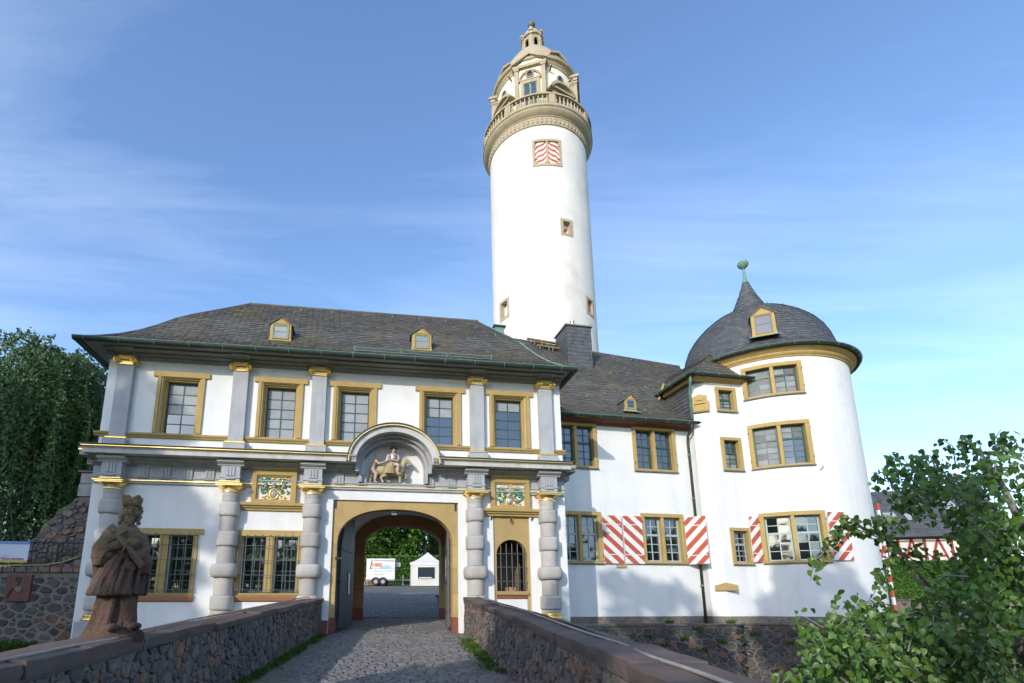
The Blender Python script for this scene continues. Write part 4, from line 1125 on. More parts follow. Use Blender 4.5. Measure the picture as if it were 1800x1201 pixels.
# roof hatch with walking boards near the ridge
mb = MB(); p = Vector(WR(0.235, 0.90)); q = Vector(WR(0.29, 0.90)); r = Vector(WR(0.29, 0.97)); s_ = Vector(WR(0.235, 0.97)); up = Vector((0, -0.06, 0.08))
mb.add([p + up, q + up, r + up, s_ + up, p, q, r, s_], [(0, 1, 2, 3), (4, 5, 1, 0), (5, 6, 2, 1), (7, 4, 0, 3)]); mb.build('roof_hatch', GUTTER, wing)
for (sa, sb, t) in ((0.15, 0.235, 0.985), (0.235, 0.33, 0.985), (0.17, 0.225, 0.945), (0.19, 0.255, 0.885), (0.255, 0.325, 0.885)):
    a, b = Vector(WR(sa, t)), Vector(WR(sb, t)); mb = MB()
    for k in range(2):
        o = Vector((0, -0.09 + 0.1 * k, 0.16)); mb.tube([a + o, b + o], 0.04, 4)
    mb.build('walking_board', WOODP, wing)
    for c in (a.lerp(b, 0.15), a.lerp(b, 0.85)):
        mb = MB(); mb.tube([c + Vector((0, 0.1, 0.05)), c + Vector((0, 0.03, 0.12)), c + Vector((0, -0.16, 0.12)), c + Vector((0, -0.2, -0.1))], 0.018, 4); mb.build('board_bracket', COPPER, wing)
mb = MB(); mb.prism_z([(-0.55, 3.3), (-0.1, 3.3), (-0.1, 3.9), (-0.55, 3.9)], 13.3, 14.35); mb.build('copper_gable_box', COPPER, wing)
mb = MB(); mb.box(-0.62, -0.03, 3.24, 3.96, 14.35, 14.43); mb.build('box_cap', GUTTER, wing)
for (s, t) in ((0.40, 0.55), (0.53, 0.62), (0.63, 0.66), (0.35, 0.30), (0.45, 0.34), (0.55, 0.36), (0.68, 0.45), (0.50, 0.95), (0.6, 0.95), (0.7, 0.95), (0.62, 0.18), (0.22, 0.62), (0.12, 0.9)):
    p = Vector(WR(s, t)); mb = MB(); mb.tube([p + Vector((0, 0.05, 0.05)), p + Vector((0, -0.05, 0.02)), p + Vector((0, -0.12, -0.04)), p + Vector((0, -0.12, 0.05))], 0.016, 4); mb.build('roof_hook', COPPER, wing)
# downpipe
mb = MB(); mb.tube([(6.40, -0.58, 8.72), (6.42, -0.5, 8.5), (6.47, -0.16, 8.3), (6.48, -0.11, 8.1), (6.50, -0.11, 0.6)], 0.055, 10); dp = mb.build('downpipe', GUTTER, wing, smooth=True)
for zz_ in (7.5, 5.7, 3.9, 2.3): 
    mb = MB(); mb.lathe([(0.066, 0), (0.066, 0.05)], 12, (6.485, -0.11, zz_)); mb.box(6.47, 6.5, -0.1, 0.0, zz_, zz_ + 0.04); mb.build('pipe_clamp', COPPER, dp)
mb = MB(); mb.box(3.02, 3.42, -0.06, -0.001, 2.97, 3.08); mb.build('stone_corbel', OCHRE2, wing)

# ================================================================== BAY in the corner
bay = thing('corner_bay', 'narrow white corner bay with chamfered edge and two small windows between wing and round tower', 'bay', (3.4736, 19.5979, 0), WA)
P0, P1, P2, P3 = (6.66, 0.0), (6.66, -0.32), (7.1, -0.65), (9.2, -0.66)
def bayfront(u, y, z):
    return (P2[0] + u, P2[1] + (P3[1] - P2[1]) * u / (P3[0] - P2[0]) + y, z)
BW = [(0.43, 1.37, 9.27, 10.32, (2, 3)), (0.43, 1.36, 6.80, 8.18, (2, 3)), (0.40, 1.30, 3.10, 4.52, (2, 3))]
holes = [(a + 0.10, b - 0.10, c + 0.07, d - 0.10) for a, b, c, d, _ in BW]
mb = MB(bayfront); wall_grid(mb, [0, P3[0] - P2[0]], [1.18, 10.62], holes, 0, 0.25)
mb.T = None
mb.quad((*P1, 1.18), (*P2, 1.18), (*P2, 10.62), (*P1, 10.62)); mb.quad((P0[0], 1.2, 1.18), (*P1, 1.18), (*P1, 10.62), (P0[0], 1.2, 10.62))
mb.build('wall', PLASTER, bay, fix=False)
mb = MB(); mb.prism_z([P0, (P1[0] - 0.02, P1[1] - 0.02), (P2[0], P2[1] - 0.03), (P3[0], P3[1] - 0.03), (P3[0], 0.3)], -1, 1.178); mb.build('stone_footing', MORTAR, bay)
for a, b, c, d, rr in BW:
    w_ = cross_window(bay, bayfront, a, b, c, d, GREEN if c > 5 else BLUESASH, ot=(0.14, 0.13, 0.09), lights=1, rows=rr, split=0.58, hooks=False, grey_panes=((0, 0), (0, 1)) if c > 8 else (((0, 0),) if c > 5 else ()))
    if c < 5:
        for k in range(4):
            x = a + 0.22 + (b - a - 0.44) * k / 3; mb = MB(bayfront); mb.tube([(x, 0.05, c + 0.09), (x, 0.05, d - 0.13)], 0.011, 5); mb.build('grille_bar', IRON, w_)
# corner corbel stone where the chamfer ends
def chamf(u, y, z):
    d = Vector((P2[0] - P1[0], P2[1] - P1[1], 0)); L_ = d.length; d.normalize(); n_ = Vector((-d.y, d.x, 0))
    p = Vector((P1[0], P1[1], z)) + d * u + n_ * y; return tuple(p)
mb = MB(chamf); mb.prism_y([(-0.02, 9.22), (0.62, 9.22), (0.66, 9.62), (0.58, 9.66), (0.58, 9.88), (0.30, 9.98), (0.05, 9.88), (0.05, 9.66), (-0.06, 9.62)], -0.12, 0.03)
cb = mb.build('corner_corbel', OCHRE, bay, bevel=0.01)
mb = MB(chamf); mb.prism_y([(0.1, 9.55), (0.5, 9.55), (0.42, 9.66), (0.18, 9.66)], -0.17, -0.12); mb.prism_y([(0.2, 9.70), (0.4, 9.70), (0.3, 9.84)], -0.16, -0.12)
for k in range(8): mb.box(0.02 + 0.073 * k, 0.075 + 0.073 * k, -0.14, -0.12, 9.25, 9.31)
mb.build('corbel_moulding', OCHRE, cb)
mb = MB(chamf); mb.prism_y([(0.16, 2.12), (0.95, 2.12), (0.95, 2.32), (0.55, 2.42), (0.16, 2.32)], -0.10, 0.03); fs_ = mb.build('foot_stone', OCHRE2, bay, bevel=0.015)
# bay roof
BX0, BX1, BY0, BEZ = 6.30, 9.6, -1.0, 10.72
def BL_(s, t):
    a = Vector((BX0, 1.6 + (BY0 - 1.6) * s, BEZ)); b = Vector((8.5, 3.6 + (0.45 - 3.6) * s, 12.75 - 0.35 * s)); p = a.lerp(b, t); p.z -= 0.15 * math.sin(PI * min(1, 2 * t)); return tuple(p)
def BF_(s, t):
    a = Vector((BX0 + (BX1 - BX0) * s, BY0, BEZ)); b = Vector((8.5 + 0.6 * s, 0.45, 12.4)); p = a.lerp(b, t); p.z -= 0.15 * math.sin(PI * min(1, 2 * t)); return tuple(p)
mb = MB(); mb.grid(BL_, 8, 8); mb.grid(BF_, 8, 8); br = mb.build('roof', SLATE, bay, fix=False)
mb = MB(); slates(mb, BL_, 16, 0.2); slates(mb, BF_, 16, 0.2); mb.build('slates', SLATE, br, fix=False, kind='stuff')
gutter([(BX0 - 0.05, 1.5, BEZ - 0.02), (BX0 - 0.05, BY0 - 0.05, BEZ - 0.02)], bay, 0.08)
gutter([(BX0 - 0.1, BY0 - 0.06, BEZ - 0.02), (9.1, BY0 - 0.06, BEZ - 0.02)], bay, 0.08)
mb = MB(); mb.prism_x([(P2[1], 10.50), (P2[1] - 0.05, 10.50), (P2[1] - 0.12, 10.56), (P2[1] - 0.28, 10.62), (P2[1] - 0.28, 10.66), (P2[1], 10.66)], 6.5, 9.0); mb.box(6.42, 6.58, -0.7, 1.2, 10.50, 10.655); mb.build('eaves_cornice', OCHRE, bay)
def cheek(s, t):
    return (6.60, 1.55 - 1.9 * s, 8.9 + (10.5 - 8.9) * t)
mb = MB(); mb.grid(cheek, 2, 2); ck = mb.build('slate_cheek', SLATE2, bay, fix=False)
mb = MB(); slates(mb, cheek, 10, 0.18); mb.build('cheek_slates', SLATE2, ck, fix=False, kind='stuff')
mb = MB(); mb.tube([(6.32, BY0 + 0.1, BEZ - 0.08), (6.42, -0.7, 10.35), (6.56, -0.42, 10.1), (6.56, -0.42, 8.95)], 0.055, 8); mb.build('downpipe', COPPER, bay, smooth=True)
mb = MB()
a = Vector(WR(0.73, 0.33)) + Vector((0, -0.05, 0.07)); b = Vector(WR(0.80, 0.52)) + Vector((0, -0.05, 0.07)); mb.tube([a, b], 0.06, 4); mb.build('valley_board', OCHRE2, bay)

# ================================================================== ROUND TOWER
RC = (14.494, 23.016); RR_ = 3.36
rt = thing('round_tower', 'stout white round tower with dark slate dome and green ball finial', 'tower', (RC[0], RC[1], 0))
def cylT(r, a0=0.0):
    def T(x, y, z):
        a = a0 + x / r; R_ = r - y
        return (R_ * math.sin(a), -R_ * math.cos(a), z)
    return T
RTT = cylT(RR_)
A = lambda d: rad(d) * RR_
RW = [(A(-42), A(-5.4), 9.77, 11.15), (A(-42.3), A(-5.8), 6.85, 8.68), (A(-42), A(-4.6), 3.14, 5.08), (A(-62), A(-48.5), 3.14, 4.62)]
holes = [(a + 0.14, b - 0.14, c + 0.08, d - 0.14) for a, b, c, d in RW[:3]]
mb = MB(RTT); wall_grid(mb, [A(-180 + 5 * k) for k in range(73)], [1.18, 11.62], holes, 0, 0.3); mb.build('wall', PLASTER, rt, fix=False, autosmooth=20)
mb = MB(); mb.lathe([(RR_ + 0.03, -3.0), (RR_ + 0.03, 1.178)], 64); mb.build('stone_footing', MORTAR, rt, smooth=True)
mb = MB(); mb.lathe([(RR_ - 0.8, 1.2), (RR_ - 0.8, 11)], 32); mb.build('inner_partition', MATS['dim_interior'], rt, smooth=True)
for k, (a, b, c, d) in enumerate(RW[:3]):
    cross_window(rt, RTT, a, b, c, d, GREEN if k < 2 else BLUESASH, ot=(0.17, 0.16, 0.09), rows=((1, 3), (2, 4), (2, 3))[k], split=(0.70, 0.66, 0.62)[k], grey_panes=(((0, 0), (0, 1), (1, 0), (1, 1)), ((0, 0), (0, 1), (1, 1)), ())[k], seg=8)
for (deg, rz, sl, wd) in ((-4.3, 12, 1.0, 0.80),):
    s = shutter(rt, None, wd, 1.80, sl, phase=0.15)
    aa_ = rad(deg); R_ = RR_ + 0.11
    s.location = (R_ * math.sin(aa_), -R_ * math.cos(aa_), 3.2)
    s.rotation_euler = (0, 0, aa_ + rad(rz - 2))
s = shutter(rt, None, 0.64, 1.76, 1.0, phase=0.15); p = ww(8.33, -0.74, 3.2); s.location = p - Vector((RC[0], RC[1], 0)); s.rotation_euler = (0, 0, WA)
mb = MB(); mb.lathe([(RR_, 11.34), (RR_ + 0.04, 11.355), (RR_ + 0.05, 11.40), (RR_ + 0.12, 11.45), (RR_ + 0.14, 11.50), (RR_ + 0.14, 11.54), (RR_ + 0.25, 11.62), (RR_ + 0.30, 11.68), (RR_ + 0.30, 11.72), (RR_, 11.73)], 96); mb.build('eaves_cornice', OCHRE, rt, autosmooth=35)
gutter([((RR_ + 0.40) * math.sin(rad(5 * k)), (RR_ + 0.40) * math.cos(rad(5 * k)), 11.78) for k in range(72, -1, -1)], rt, 0.085, 0.9)
DP = [(3.75, 11.78), (3.42, 11.98), (3.18, 12.3), (3.06, 12.7), (2.96, 13.1), (2.80, 13.5), (2.55, 13.88), (2.20, 14.26), (1.80, 14.60), (1.38, 14.86), (1.0, 15.02), (0.86, 15.08), (0.70, 15.35), (0.50, 15.78), (0.30, 16.28), (0.10, 16.86)]
def dome_pt(DP, a, t):
    x = t * (len(DP) - 1); i = min(int(x), len(DP) - 2); f = x - i
    r = DP[i][0] + (DP[i + 1][0] - DP[i][0]) * f; z = DP[i][1] + (DP[i + 1][1] - DP[i][1]) * f
    return (r * math.sin(a), -r * math.cos(a), z)
mb = MB(); mb.lathe(DP, 64); dm = mb.build('dome_roof', SLATE2, rt, autosmooth=40)
mb = MB()
for q in range(8):
    slates(mb, lambda s, t, q=q: dome_pt(DP, -PI + 2 * PI * (q + s) / 8, t), 46, 0.17, 0.02)
mb.build('slates', SLATE2, dm, fix=False, kind='stuff')
mb = MB(); mb.lathe([(0.13, 16.80), (0.10, 16.95), (0.065, 17.2), (0.055, 17.45), (0.05, 17.55), (0.12, 17.60), (0.22, 17.70), (0.25, 17.78), (0.24, 17.80), (0.255, 17.815), (0.24, 17.83), (0.20, 17.94), (0.08, 18.0), (0.01, 18.02)], 20); mb.build('ball_finial', COPPER, rt, autosmooth=40)
aa_ = rad(-24.5)
dormer(rt, 3.32 * math.sin(aa_), -3.32 * math.cos(aa_), 12.42, 0.86, 0.95, 0.36, 1.2, GREEN, None, aa_)
for (dg, t) in ((-55, 0.42), (-40, 0.5), (-8, 0.55), (6, 0.5), (-30, 0.72), (-60, 0.2), (-5, 0.80), (-45, 0.8)):
    p = Vector(dome_pt(DP, rad(dg), t)); o = Vector((math.sin(rad(dg)), -math.cos(rad(dg)), 0)); mb = MB(); mb.tube([p + Vector((0, 0, .03)), p + o * 0.08, p + o * 0.10 + Vector((0, 0, 0.07))], 0.016, 4); mb.build('roof_hook', COPPER, rt)
mb = MB(); p = Vector(dome_pt(DP, rad(75), 0.3)); mb.box(p.x - 0.25, p.x + 0.15, p.y - 0.25, p.y + 0.25, 12.0, 13.0); mb.build('side_chimney', SLATE2, rt)
for (dg, zz_) in ((-46, 6.66), (-2.5, 6.70)):
    o = Vector((math.sin(rad(dg)), -math.cos(rad(dg)), 0)); p = o * RR_ + Vector((0, 0, zz_)); t_ = Vector((math.cos(rad(dg)), math.sin(rad(dg)), 0))
    mb = MB(); mb.tube([p - t_ * .06 - Vector((0, 0, .1)), p + o * 0.06, p + t_ * 0.07 + o * .06 + Vector((0, 0, .05)), p + t_ * 0.03 + o * .06 + Vector((0, 0, .1))], 0.012, 5); mb.build('wall_hook', IRONB, rt)
# copper flashing between dome and bay roof
mb = MB(); p = Vector(dome_pt(DP, rad(-72), 0.06)); q = Vector(dome_pt(DP, rad(-66), 0.30)); r = Vector(dome_pt(DP, rad(-58), 0.05)); mb.add([p * 1.02, q * 1.02 + Vector((0, 0, .02)), r * 1.02], [(0, 1, 2)])
# ================================================================== KEEP
KC = (6.1804, 30.3777)
keep = thing('round_keep', 'tall slender white round keep with stone gallery and domed lantern on top', 'tower', (KC[0], KC[1], 0))
KR = 3.17
KT = cylT(KR)
B = lambda d: rad(d) * KR
KW = [(B(10.5), B(25), 22.75, 23.85, 1), (B(-66), B(-50), 18.1, 19.4, 1), (B(38.5), B(54), 18.05, 19.2, 1)]
KS = (B(-16.5), B(15.8), 27.45, 29.35)
holes = [(a + .15, b - .15, c + .15, d - .15) for a, b, c, d, _ in KW] + [(KS[0] + .12, KS[1] - .12, KS[2] + .12, KS[3] - .12)]
mb = MB(KT); wall_grid(mb, [B(-180 + 5 * k) for k in range(73)], [0, 10, 20, 30.45], holes, 0, 0.4); mb.build('shaft', KEEP_PL, keep, fix=False, autosmooth=20)
mb = MB(); mb.lathe([(KR - 0.75, 1), (KR - 0.75, 30)], 24); mb.build('inner_core', MATS['dim_interior'], keep, smooth=True)
for a, b, c, d, _ in KW:
    mb = MB(KT); ring(mb, (a, b, c, d), (a + .16, b - .16, c + .16, d - .16), -0.03, 0.2, seg=2); w = mb.build('slit_window', TSTONE, keep)
    mb = MB(KT); mb.box(a + .16, b - .16, 0.28, 0.30, c + .16, d - .16); s = mb.build('shutter', SHUT_W, w)
    p = clip_band(a + .17, b - .17, c + .17, d - .17, c - (a + b) / 2 * 1.0 + 0.35, c - (a + b) / 2 + 0.62, 1.0)
    if len(p) > 2: mb = MB(KT); mb.prism_y(p, 0.27, 0.279); mb.build('red_stripe', SHUT_R, w)
# shuttered gallery window with wavy red stripes
a, b, c, d = KS
mb = MB(KT); ring(mb, (a, b, c, d), (a + .15, b - .15, c + .15, d - .15), -0.04, 0.2, seg=4); m_ = (a + b) / 2; mb.box(m_ - .06, m_ + .06, -0.03, 0.15, c + .15, d - .15); w = mb.build('shuttered_window', TSTONE, keep)
for s in (-1, 1):
    x0, x1 = (a + .15, m_ - .06) if s < 0 else (m_ + .06, b - .15)
    mb = MB(KT); mb.box(x0, x1, 0.05, 0.08, c + .15, d - .15, seg=2); sh_ = mb.build('window_shutter', SHUT_W, w)
    k = 0
    zc = c - 0.3
    while zc < d + 0.3:
        top, bot = [], []
        for i in range(13):
            x = x0 + (x1 - x0) * i / 12
            f = i / 12 if s < 0 else 1 - i / 12
            zz_ = zc + 0.55 * f + 0.07 * math.sin(f * 2 * PI * 1.0)
            lo, hi = c + .155, d - .155
            bot.append((x, min(max(zz_, lo), hi))); top.append((x, min(max(zz_ + 0.17, lo), hi)))
        mb = MB(KT); n_ = 0
        for i in range(12):
            if top[i][1] - bot[i][1] + top[i + 1][1] - bot[i + 1][1] > 0.01:
                mb.quad((bot[i][0], 0.045, bot[i][1]), (bot[i + 1][0], 0.045, bot[i + 1][1]), (top[i + 1][0], 0.045, top[i + 1][1]), (top[i][0], 0.045, top[i][1])); n_ += 1
        if n_: mb.build('wavy_stripe', SHUT_R, w, fix=False)
        zc += 0.36
    for zz_ in (c + .45, d - .5):
        xx = a + .1 if s < 0 else b - .1
        mb = MB(KT); mb.tube([(xx, -0.05, zz_), (xx + s * -0.25, -0.01, zz_)], 0.02, 4); mb.build('shutter_hinge', IRONB, w)
# corbelled gallery
mb = MB(); mb.lathe([(KR, 30.36), (KR + 0.06, 30.40), (KR + 0.07, 30.92), (KR + 0.12, 30.96), (KR + 0.12, 31.0), (KR + 0.24, 31.08), (KR + 0.36, 31.22), (KR + 0.40, 31.30), (KR + 0.40, 31.34), (KR + 0.47, 31.40), (KR + 0.47, 31.50), (2.2, 31.5)], 96)
gal = mb.build('gallery', TSTONE, keep, autosmooth=35)
for k in range(72):
    a_ = 2 * PI * k / 72; R_ = KR + 0.075; mb = MB(); mb.T = None
    o = Vector((math.sin(a_), -math.cos(a_), 0)); t_ = Vector((math.cos(a_), math.sin(a_), 0))
    if k == 0:
        mb.ball((0, 0, 0), 0.085, 8, (1, 0.5, 1.5), 6); mb.ball((0, -0.01, 0.15), 0.06, 8, (1.3, 0.5, 0.7), 5); egg = mb.build('egg_ornament', TSTONE, gal, smooth=True)
        egg.location = o * R_ + Vector((0, 0, 30.62)); egg.rotation_euler = (0, 0, a_)
    else:
        copy_of(egg, gal, o * R_ + Vector((0, 0, 30.62)), (0, 0, a_))
mb = MB(); mb.lathe([(3.36, 31.50), (3.36, 31.60), (3.60, 31.60), (3.60, 31.50)], 96, cap=False); mb.build('balustrade_plinth', TSTONE, gal, autosmooth=35)
mb = MB(); mb.lathe([(3.34, 32.22), (3.34, 32.34), (3.40, 32.38), (3.56, 32.38), (3.62, 32.34), (3.62, 32.24), (3.58, 32.22), (3.34, 32.22)], 96, cap=False); mb.build('balustrade_rail', TSTONE, gal, autosmooth=35)
mb = MB(); mb.lathe([(0.06, 31.6), (0.06, 31.65), (0.045, 31.67), (0.085, 31.80), (0.075, 31.88), (0.045, 32.02), (0.04, 32.12), (0.06, 32.16), (0.06, 32.22)], 10)
bal = None
for k in range(80):
    a_ = rad(-17 + 4.5 * k); ped = k % 10 == 5
    o = Vector((math.sin(a_), -math.cos(a_), 0)) * 3.48
    if ped:
        m2 = MB(); m2.box(-0.19, 0.19, -0.13, 0.13, 31.6, 32.22); q = m2.build('pedestal', TSTONE, gal); q.location = o; q.rotation_euler = (0, 0, a_)
    elif bal is None:
        bal = mb.build('baluster', TSTONE, gal, autosmooth=40); bal.location = o
    else: copy_of(bal, gal, o)
# drum storey
DR = 2.60
mb = MB(); mb.lathe([(DR, 31.5), (DR, 35.75)], 72); drm = mb.build('drum', CREAMP, keep, smooth=True)
mb = MB(); mb.lathe([(DR, 35.55), (DR + .05, 35.57), (DR + .06, 35.70), (DR + .14, 35.78), (DR + .16, 35.84), (DR + .30, 35.92), (DR + .32, 36.02), (DR + .34, 36.06), (DR - .1, 36.10)], 72); mb.build('drum_cornice', TSTONE, keep, autosmooth=35)
KD = [(2.62, 36.08), (2.58, 36.5), (2.44, 36.95), (2.22, 37.4), (1.92, 37.95), (1.60, 38.5), (1.28, 38.95), (0.95, 39.3), (0.80, 39.45)]
mb = MB(); mb.lathe(KD, 64); mb.build('stone_dome', TSTONE, keep, smooth=True)
for q in range(8):
    a_ = rad(-17 + 22.5 + 45 * q)
def kpt(a_, R_, z): return (R_ * math.sin(a_), -R_ * math.cos(a_), z)
def flat(a_, R_):
    """flat plane tangent at bearing a_, distance R_; x along, y inwards"""
    o = Vector((math.sin(a_), -math.cos(a_), 0)); t_ = Vector((math.cos(a_), math.sin(a_), 0))
    def T(x, y, z):
        p = o * (R_ - y) + t_ * x; return (p.x, p.y, z)
    return T
for q in range(4):
    a_ = rad(-16.5 + 90 * q); T = flat(a_, 2.86)
    mb = MB(T); mb.box(-0.98, 0.98, 0.12, 0.9, 31.5, 35.5); ae = mb.build('aedicule', CREAMP, keep)
    for s in (-1, 1):
        mb = MB(T); x0 = s * 0.86; mb.box(x0 - 0.13, x0 + 0.13, 0, 0.5, 31.5, 35.35); mb.box(x0 - 0.17, x0 + 0.17, -0.04, 0.5, 35.2, 35.36); mb.build('pilaster', TSTONE, ae, bevel=0.01)
    mb = MB(T); mb.prism_y([(-1.08, 35.36), (1.08, 35.36), (1.08, 35.56), (-1.08, 35.56)], -0.05, 0.6); mb.build('entablature', TSTONE, ae)
    for s in (-1, 1):
        mb = MB(T); mb.prism_y([(s * 1.14, 35.58), (0, 36.20), (0, 36.38), (s * 1.14, 35.76)], -0.15, 0.7); mb.build('pediment_rake', TSTONE, ae)
    mb = MB(T); mb.prism_y([(-1.06, 35.56), (1.06, 35.56), (0, 36.15)], 0.05, 0.6); mb.build('tympanum', CREAMP, ae)
    mb = MB(T); ring(mb, (-0.62, 0.62, 32.2, 34.35), (-0.42, 0.42, 32.2, 34.12), 0.02, 0.2, bottom=False); mb.build('door_surround', TSTONE, ae)
    mb = MB(T); ring(mb, (-0.42, 0.42, 32.3, 34.12), (-0.36, 0.36, 32.3, 34.05), 0.08, 0.16, bottom=False); mb.box(-0.05, 0.05, 0.08, 0.16, 32.3, 34.05); mb.build('sash', COPPER, ae)
    mb = MB(T); mb.box(-0.36, 0.36, 0.105, 0.118, 32.3, 34.05); mb.build('pane', GLASS, ae)
    mb = MB(T)
    pts = [(0.66 * math.cos(PI * k / 16), 0.06, 34.42 + 0.66 * math.sin(PI * k / 16)) for k in range(17)]
    mb.tube(pts, 0.07, 6); mb.box(-0.75, 0.75, 0.0, 0.15, 34.35, 34.45); mb.build('blind_arch', TSTONE, ae)
    mb = MB(T); mb.tube([(0.24 * math.cos(2 * PI * k / 20), 0.08, 34.82 + 0.24 * math.sin(2 * PI * k / 20)) for k in range(21)], 0.05, 6); mb.build('oculus_ring', TSTONE, ae, smooth=True)
    mb = MB(T); mb.prism_y([(0.22 * math.cos(2 * PI * k / 20), 34.82 + 0.22 * math.sin(2 * PI * k / 20)) for k in range(20)], 0.10, 0.118); mb.build('oculus_pane', GLASS, ae)
    # window with segmental pediment between the aedicules
    a2 = a_ + rad(45); T = flat(a2, 2.72)
    mb = MB(T); ring(mb, (-0.72, 0.72, 31.6, 33.6), (-0.45, 0.45, 31.6, 33.35), 0, 0.4, bottom=False); bwn = mb.build('pedimented_window', TSTONE, keep)
    mb = MB(T)
    arc = [(1.0 * math.cos(rad(28 + 124 * k / 12)) / math.cos(rad(28)), 33.30 + 0.95 * math.sin(rad(28 + 124 * k / 12))) for k in range(13)]
    mb.prism_y(arc + [(x * 0.9, z - 0.17) for x, z in arc[::-1]], -0.22, 0.4); mb.box(-1.02, 1.02, -0.16, 0.4, 33.6, 33.72); mb.build('segmental_pediment', TSTONE, bwn)
    mb = MB(T); mb.box(-0.45, 0.45, 0.1, 0.12, 31.6, 33.35); mb.build('pane', GLASS, bwn)
    mb = MB(T); mb.tube([(0.27 * math.cos(2 * PI * k / 20), 0.1, 34.75 + 0.3 * math.sin(2 * PI * k / 20)) for k in range(21)], 0.055, 6); mb.build('oculus_ring', TSTONE, bwn, smooth=True)
    mb = MB(T); mb.prism_y([(0.26 * math.cos(2 * PI * k / 20), 34.75 + 0.29 * math.sin(2 * PI * k / 20)) for k in range(20)], 0.10, 0.118); mb.build('oculus_pane', GLASS, bwn)
    # stone dormer gable on the dome
    T = flat(a2, 2.48)
    mb = MB(T); mb.box(-0.5, 0.5, 0, 0.9, 36.1, 36.65); dg_ = mb.build('dome_gable', TSTONE, keep)
    for s in (-1, 1):
        mb = MB(T); mb.prism_y([(s * 0.68, 36.65), (0, 37.0), (0, 37.14), (s * 0.68, 36.78)], -0.12, 0.9); mb.build('gable_rake', TSTONE, dg_)
    for s in (-1, 1):
        mb = MB(); p = Vector(kpt(a2 + s * 0.30, DR + 0.05, 35.15)); mb.tube([p, p + Vector((p.x * 0.12, p.y * 0.12, 0.1))], 0.05, 5); mb.build('gargoyle', LEAD, keep)
# lantern
mb = MB(); mb.lathe([(0.82, 39.4), (0.82, 39.55), (0.74, 39.6)], 24); mb.build('lantern_base', TSTONE, keep, autosmooth=35)
for q in range(6):
    a_ = rad(-17 + 60 * q); T = flat(a_, 0.72)
    mb = MB(T); mb.box(-0.11, 0.11, -0.04, 0.2, 39.6, 40.72); mb.box(-0.15, 0.15, -0.12, 0.2, 40.62, 40.80); lp = mb.build('lantern_pier', TSTONE, keep, bevel=0.01)
    mb = MB(T); mb.prism_y([(-0.16, 40.85), (0.16, 40.85), (0.06, 41.12), (-0.06, 41.12)], -0.16, 0.15); mb.build('lantern_scroll', TSTONE, lp)
    T = flat(a_ + rad(30), 0.66)
    ap = arch_pts(0, 0.16, 0.17, 40.28, 10)
    mb = MB(T); mb.prism_y([(-0.30, 39.6), (-0.16, 39.6), (-0.16, 40.28)] + list(reversed(ap))[1:-1] + [(0.16, 40.28), (0.16, 39.6), (0.30, 39.6), (0.30, 40.7), (-0.30, 40.7)], 0, 0.14); mb.build('lantern_arch', TSTONE, keep)
mb = MB(); mb.lathe([(0.40, 39.5), (0.40, 40.8)], 16); mb.build('lantern_core', IRONB, keep, smooth=True)
mb = MB(); mb.lathe([(0.70, 40.68), (0.78, 40.72), (0.80, 40.80), (0.74, 40.86), (0.70, 41.0), (0.60, 41.25), (0.42, 41.48), (0.24, 41.62), (0.16, 41.70), (0.20, 41.74), (0.14, 41.80), (0.10, 42.0), (0.13, 42.06)], 28); mb.build('lantern_cap', TSTONE, keep, autosmooth=40)
mb = MB(); mb.ball((0, 0, 42.32), 0.27, 18, m=12); mb.tube([(0, 0, 42.5), (0, 0, 42.85)], 0.02, 5); mb.build('dark_ball', LEAD, keep, smooth=True)
# ================================================================== GROUND, BRIDGE, WALLS
def struct(o):
    o['kind'] = 'structure'; return o
def deck(y):
    if y < 15.8: return 0.05 * y
    if y < 22.5: return 0.79 + (y - 15.8) * (1.04 - 0.79) / 6.7
    return 1.04 + (y - 22.5) * (3.12 - 1.04) / 27.5 if y < 56 else 3.57
mb = MB(); mb.grid(lambda s, t: (-900 + 1800 * s, -900 + 1800 * t, -3.3), 8, 8); struct(mb.build('ground', BRIDGEB, fix=False))
mb = MB(); mb.prism_z([(-120, -140), (120, -140), (120, -2.0), (1.9, -1.2), (-3.8, -1.2), (-120, -2.0)], -3.3, -0.12); struct(mb.build('approach_bank', BRIDGEB))
# terrace that carries the castle
led = [ww(0.2, -2.0, 0), ww(2.0, -2.05, 0), ww(4.2, -2.1, 0), ww(6.0, -2.3, 0)]
for dg in range(-78, 62, 10):
    R_ = 5.35 + 0.12 * math.sin(dg * 0.2); led.append(Vector((RC[0] + R_ * math.sin(rad(dg)), RC[1] - R_ * math.cos(rad(dg)), 0)))
led = [p for i, p in enumerate(led) if not (i > 3 and p.x < led[3].x + 0.5)]
led += [Vector((26, 22.0, 0)), Vector((60, 24.0, 0))]
poly = [(p.x, p.y) for p in led] + [(60, 120), (-60, 120), (-60, gw(-8.7, 3, 0).y), tuple(gw(-8.7, 3, 0).xy), tuple(gw(5.3, 3, 0).xy), tuple(ww(0.1, 1.0, 0).xy)]
mb = MB(); mb.prism_z(poly, -3.25, 0.90); struct(mb.build('castle_terrace', mat('terrace_earth', (0.16, 0.13, 0.09), (0.10, 0.10, 0.05), scale=2, bump=0.8, bscale=12)))
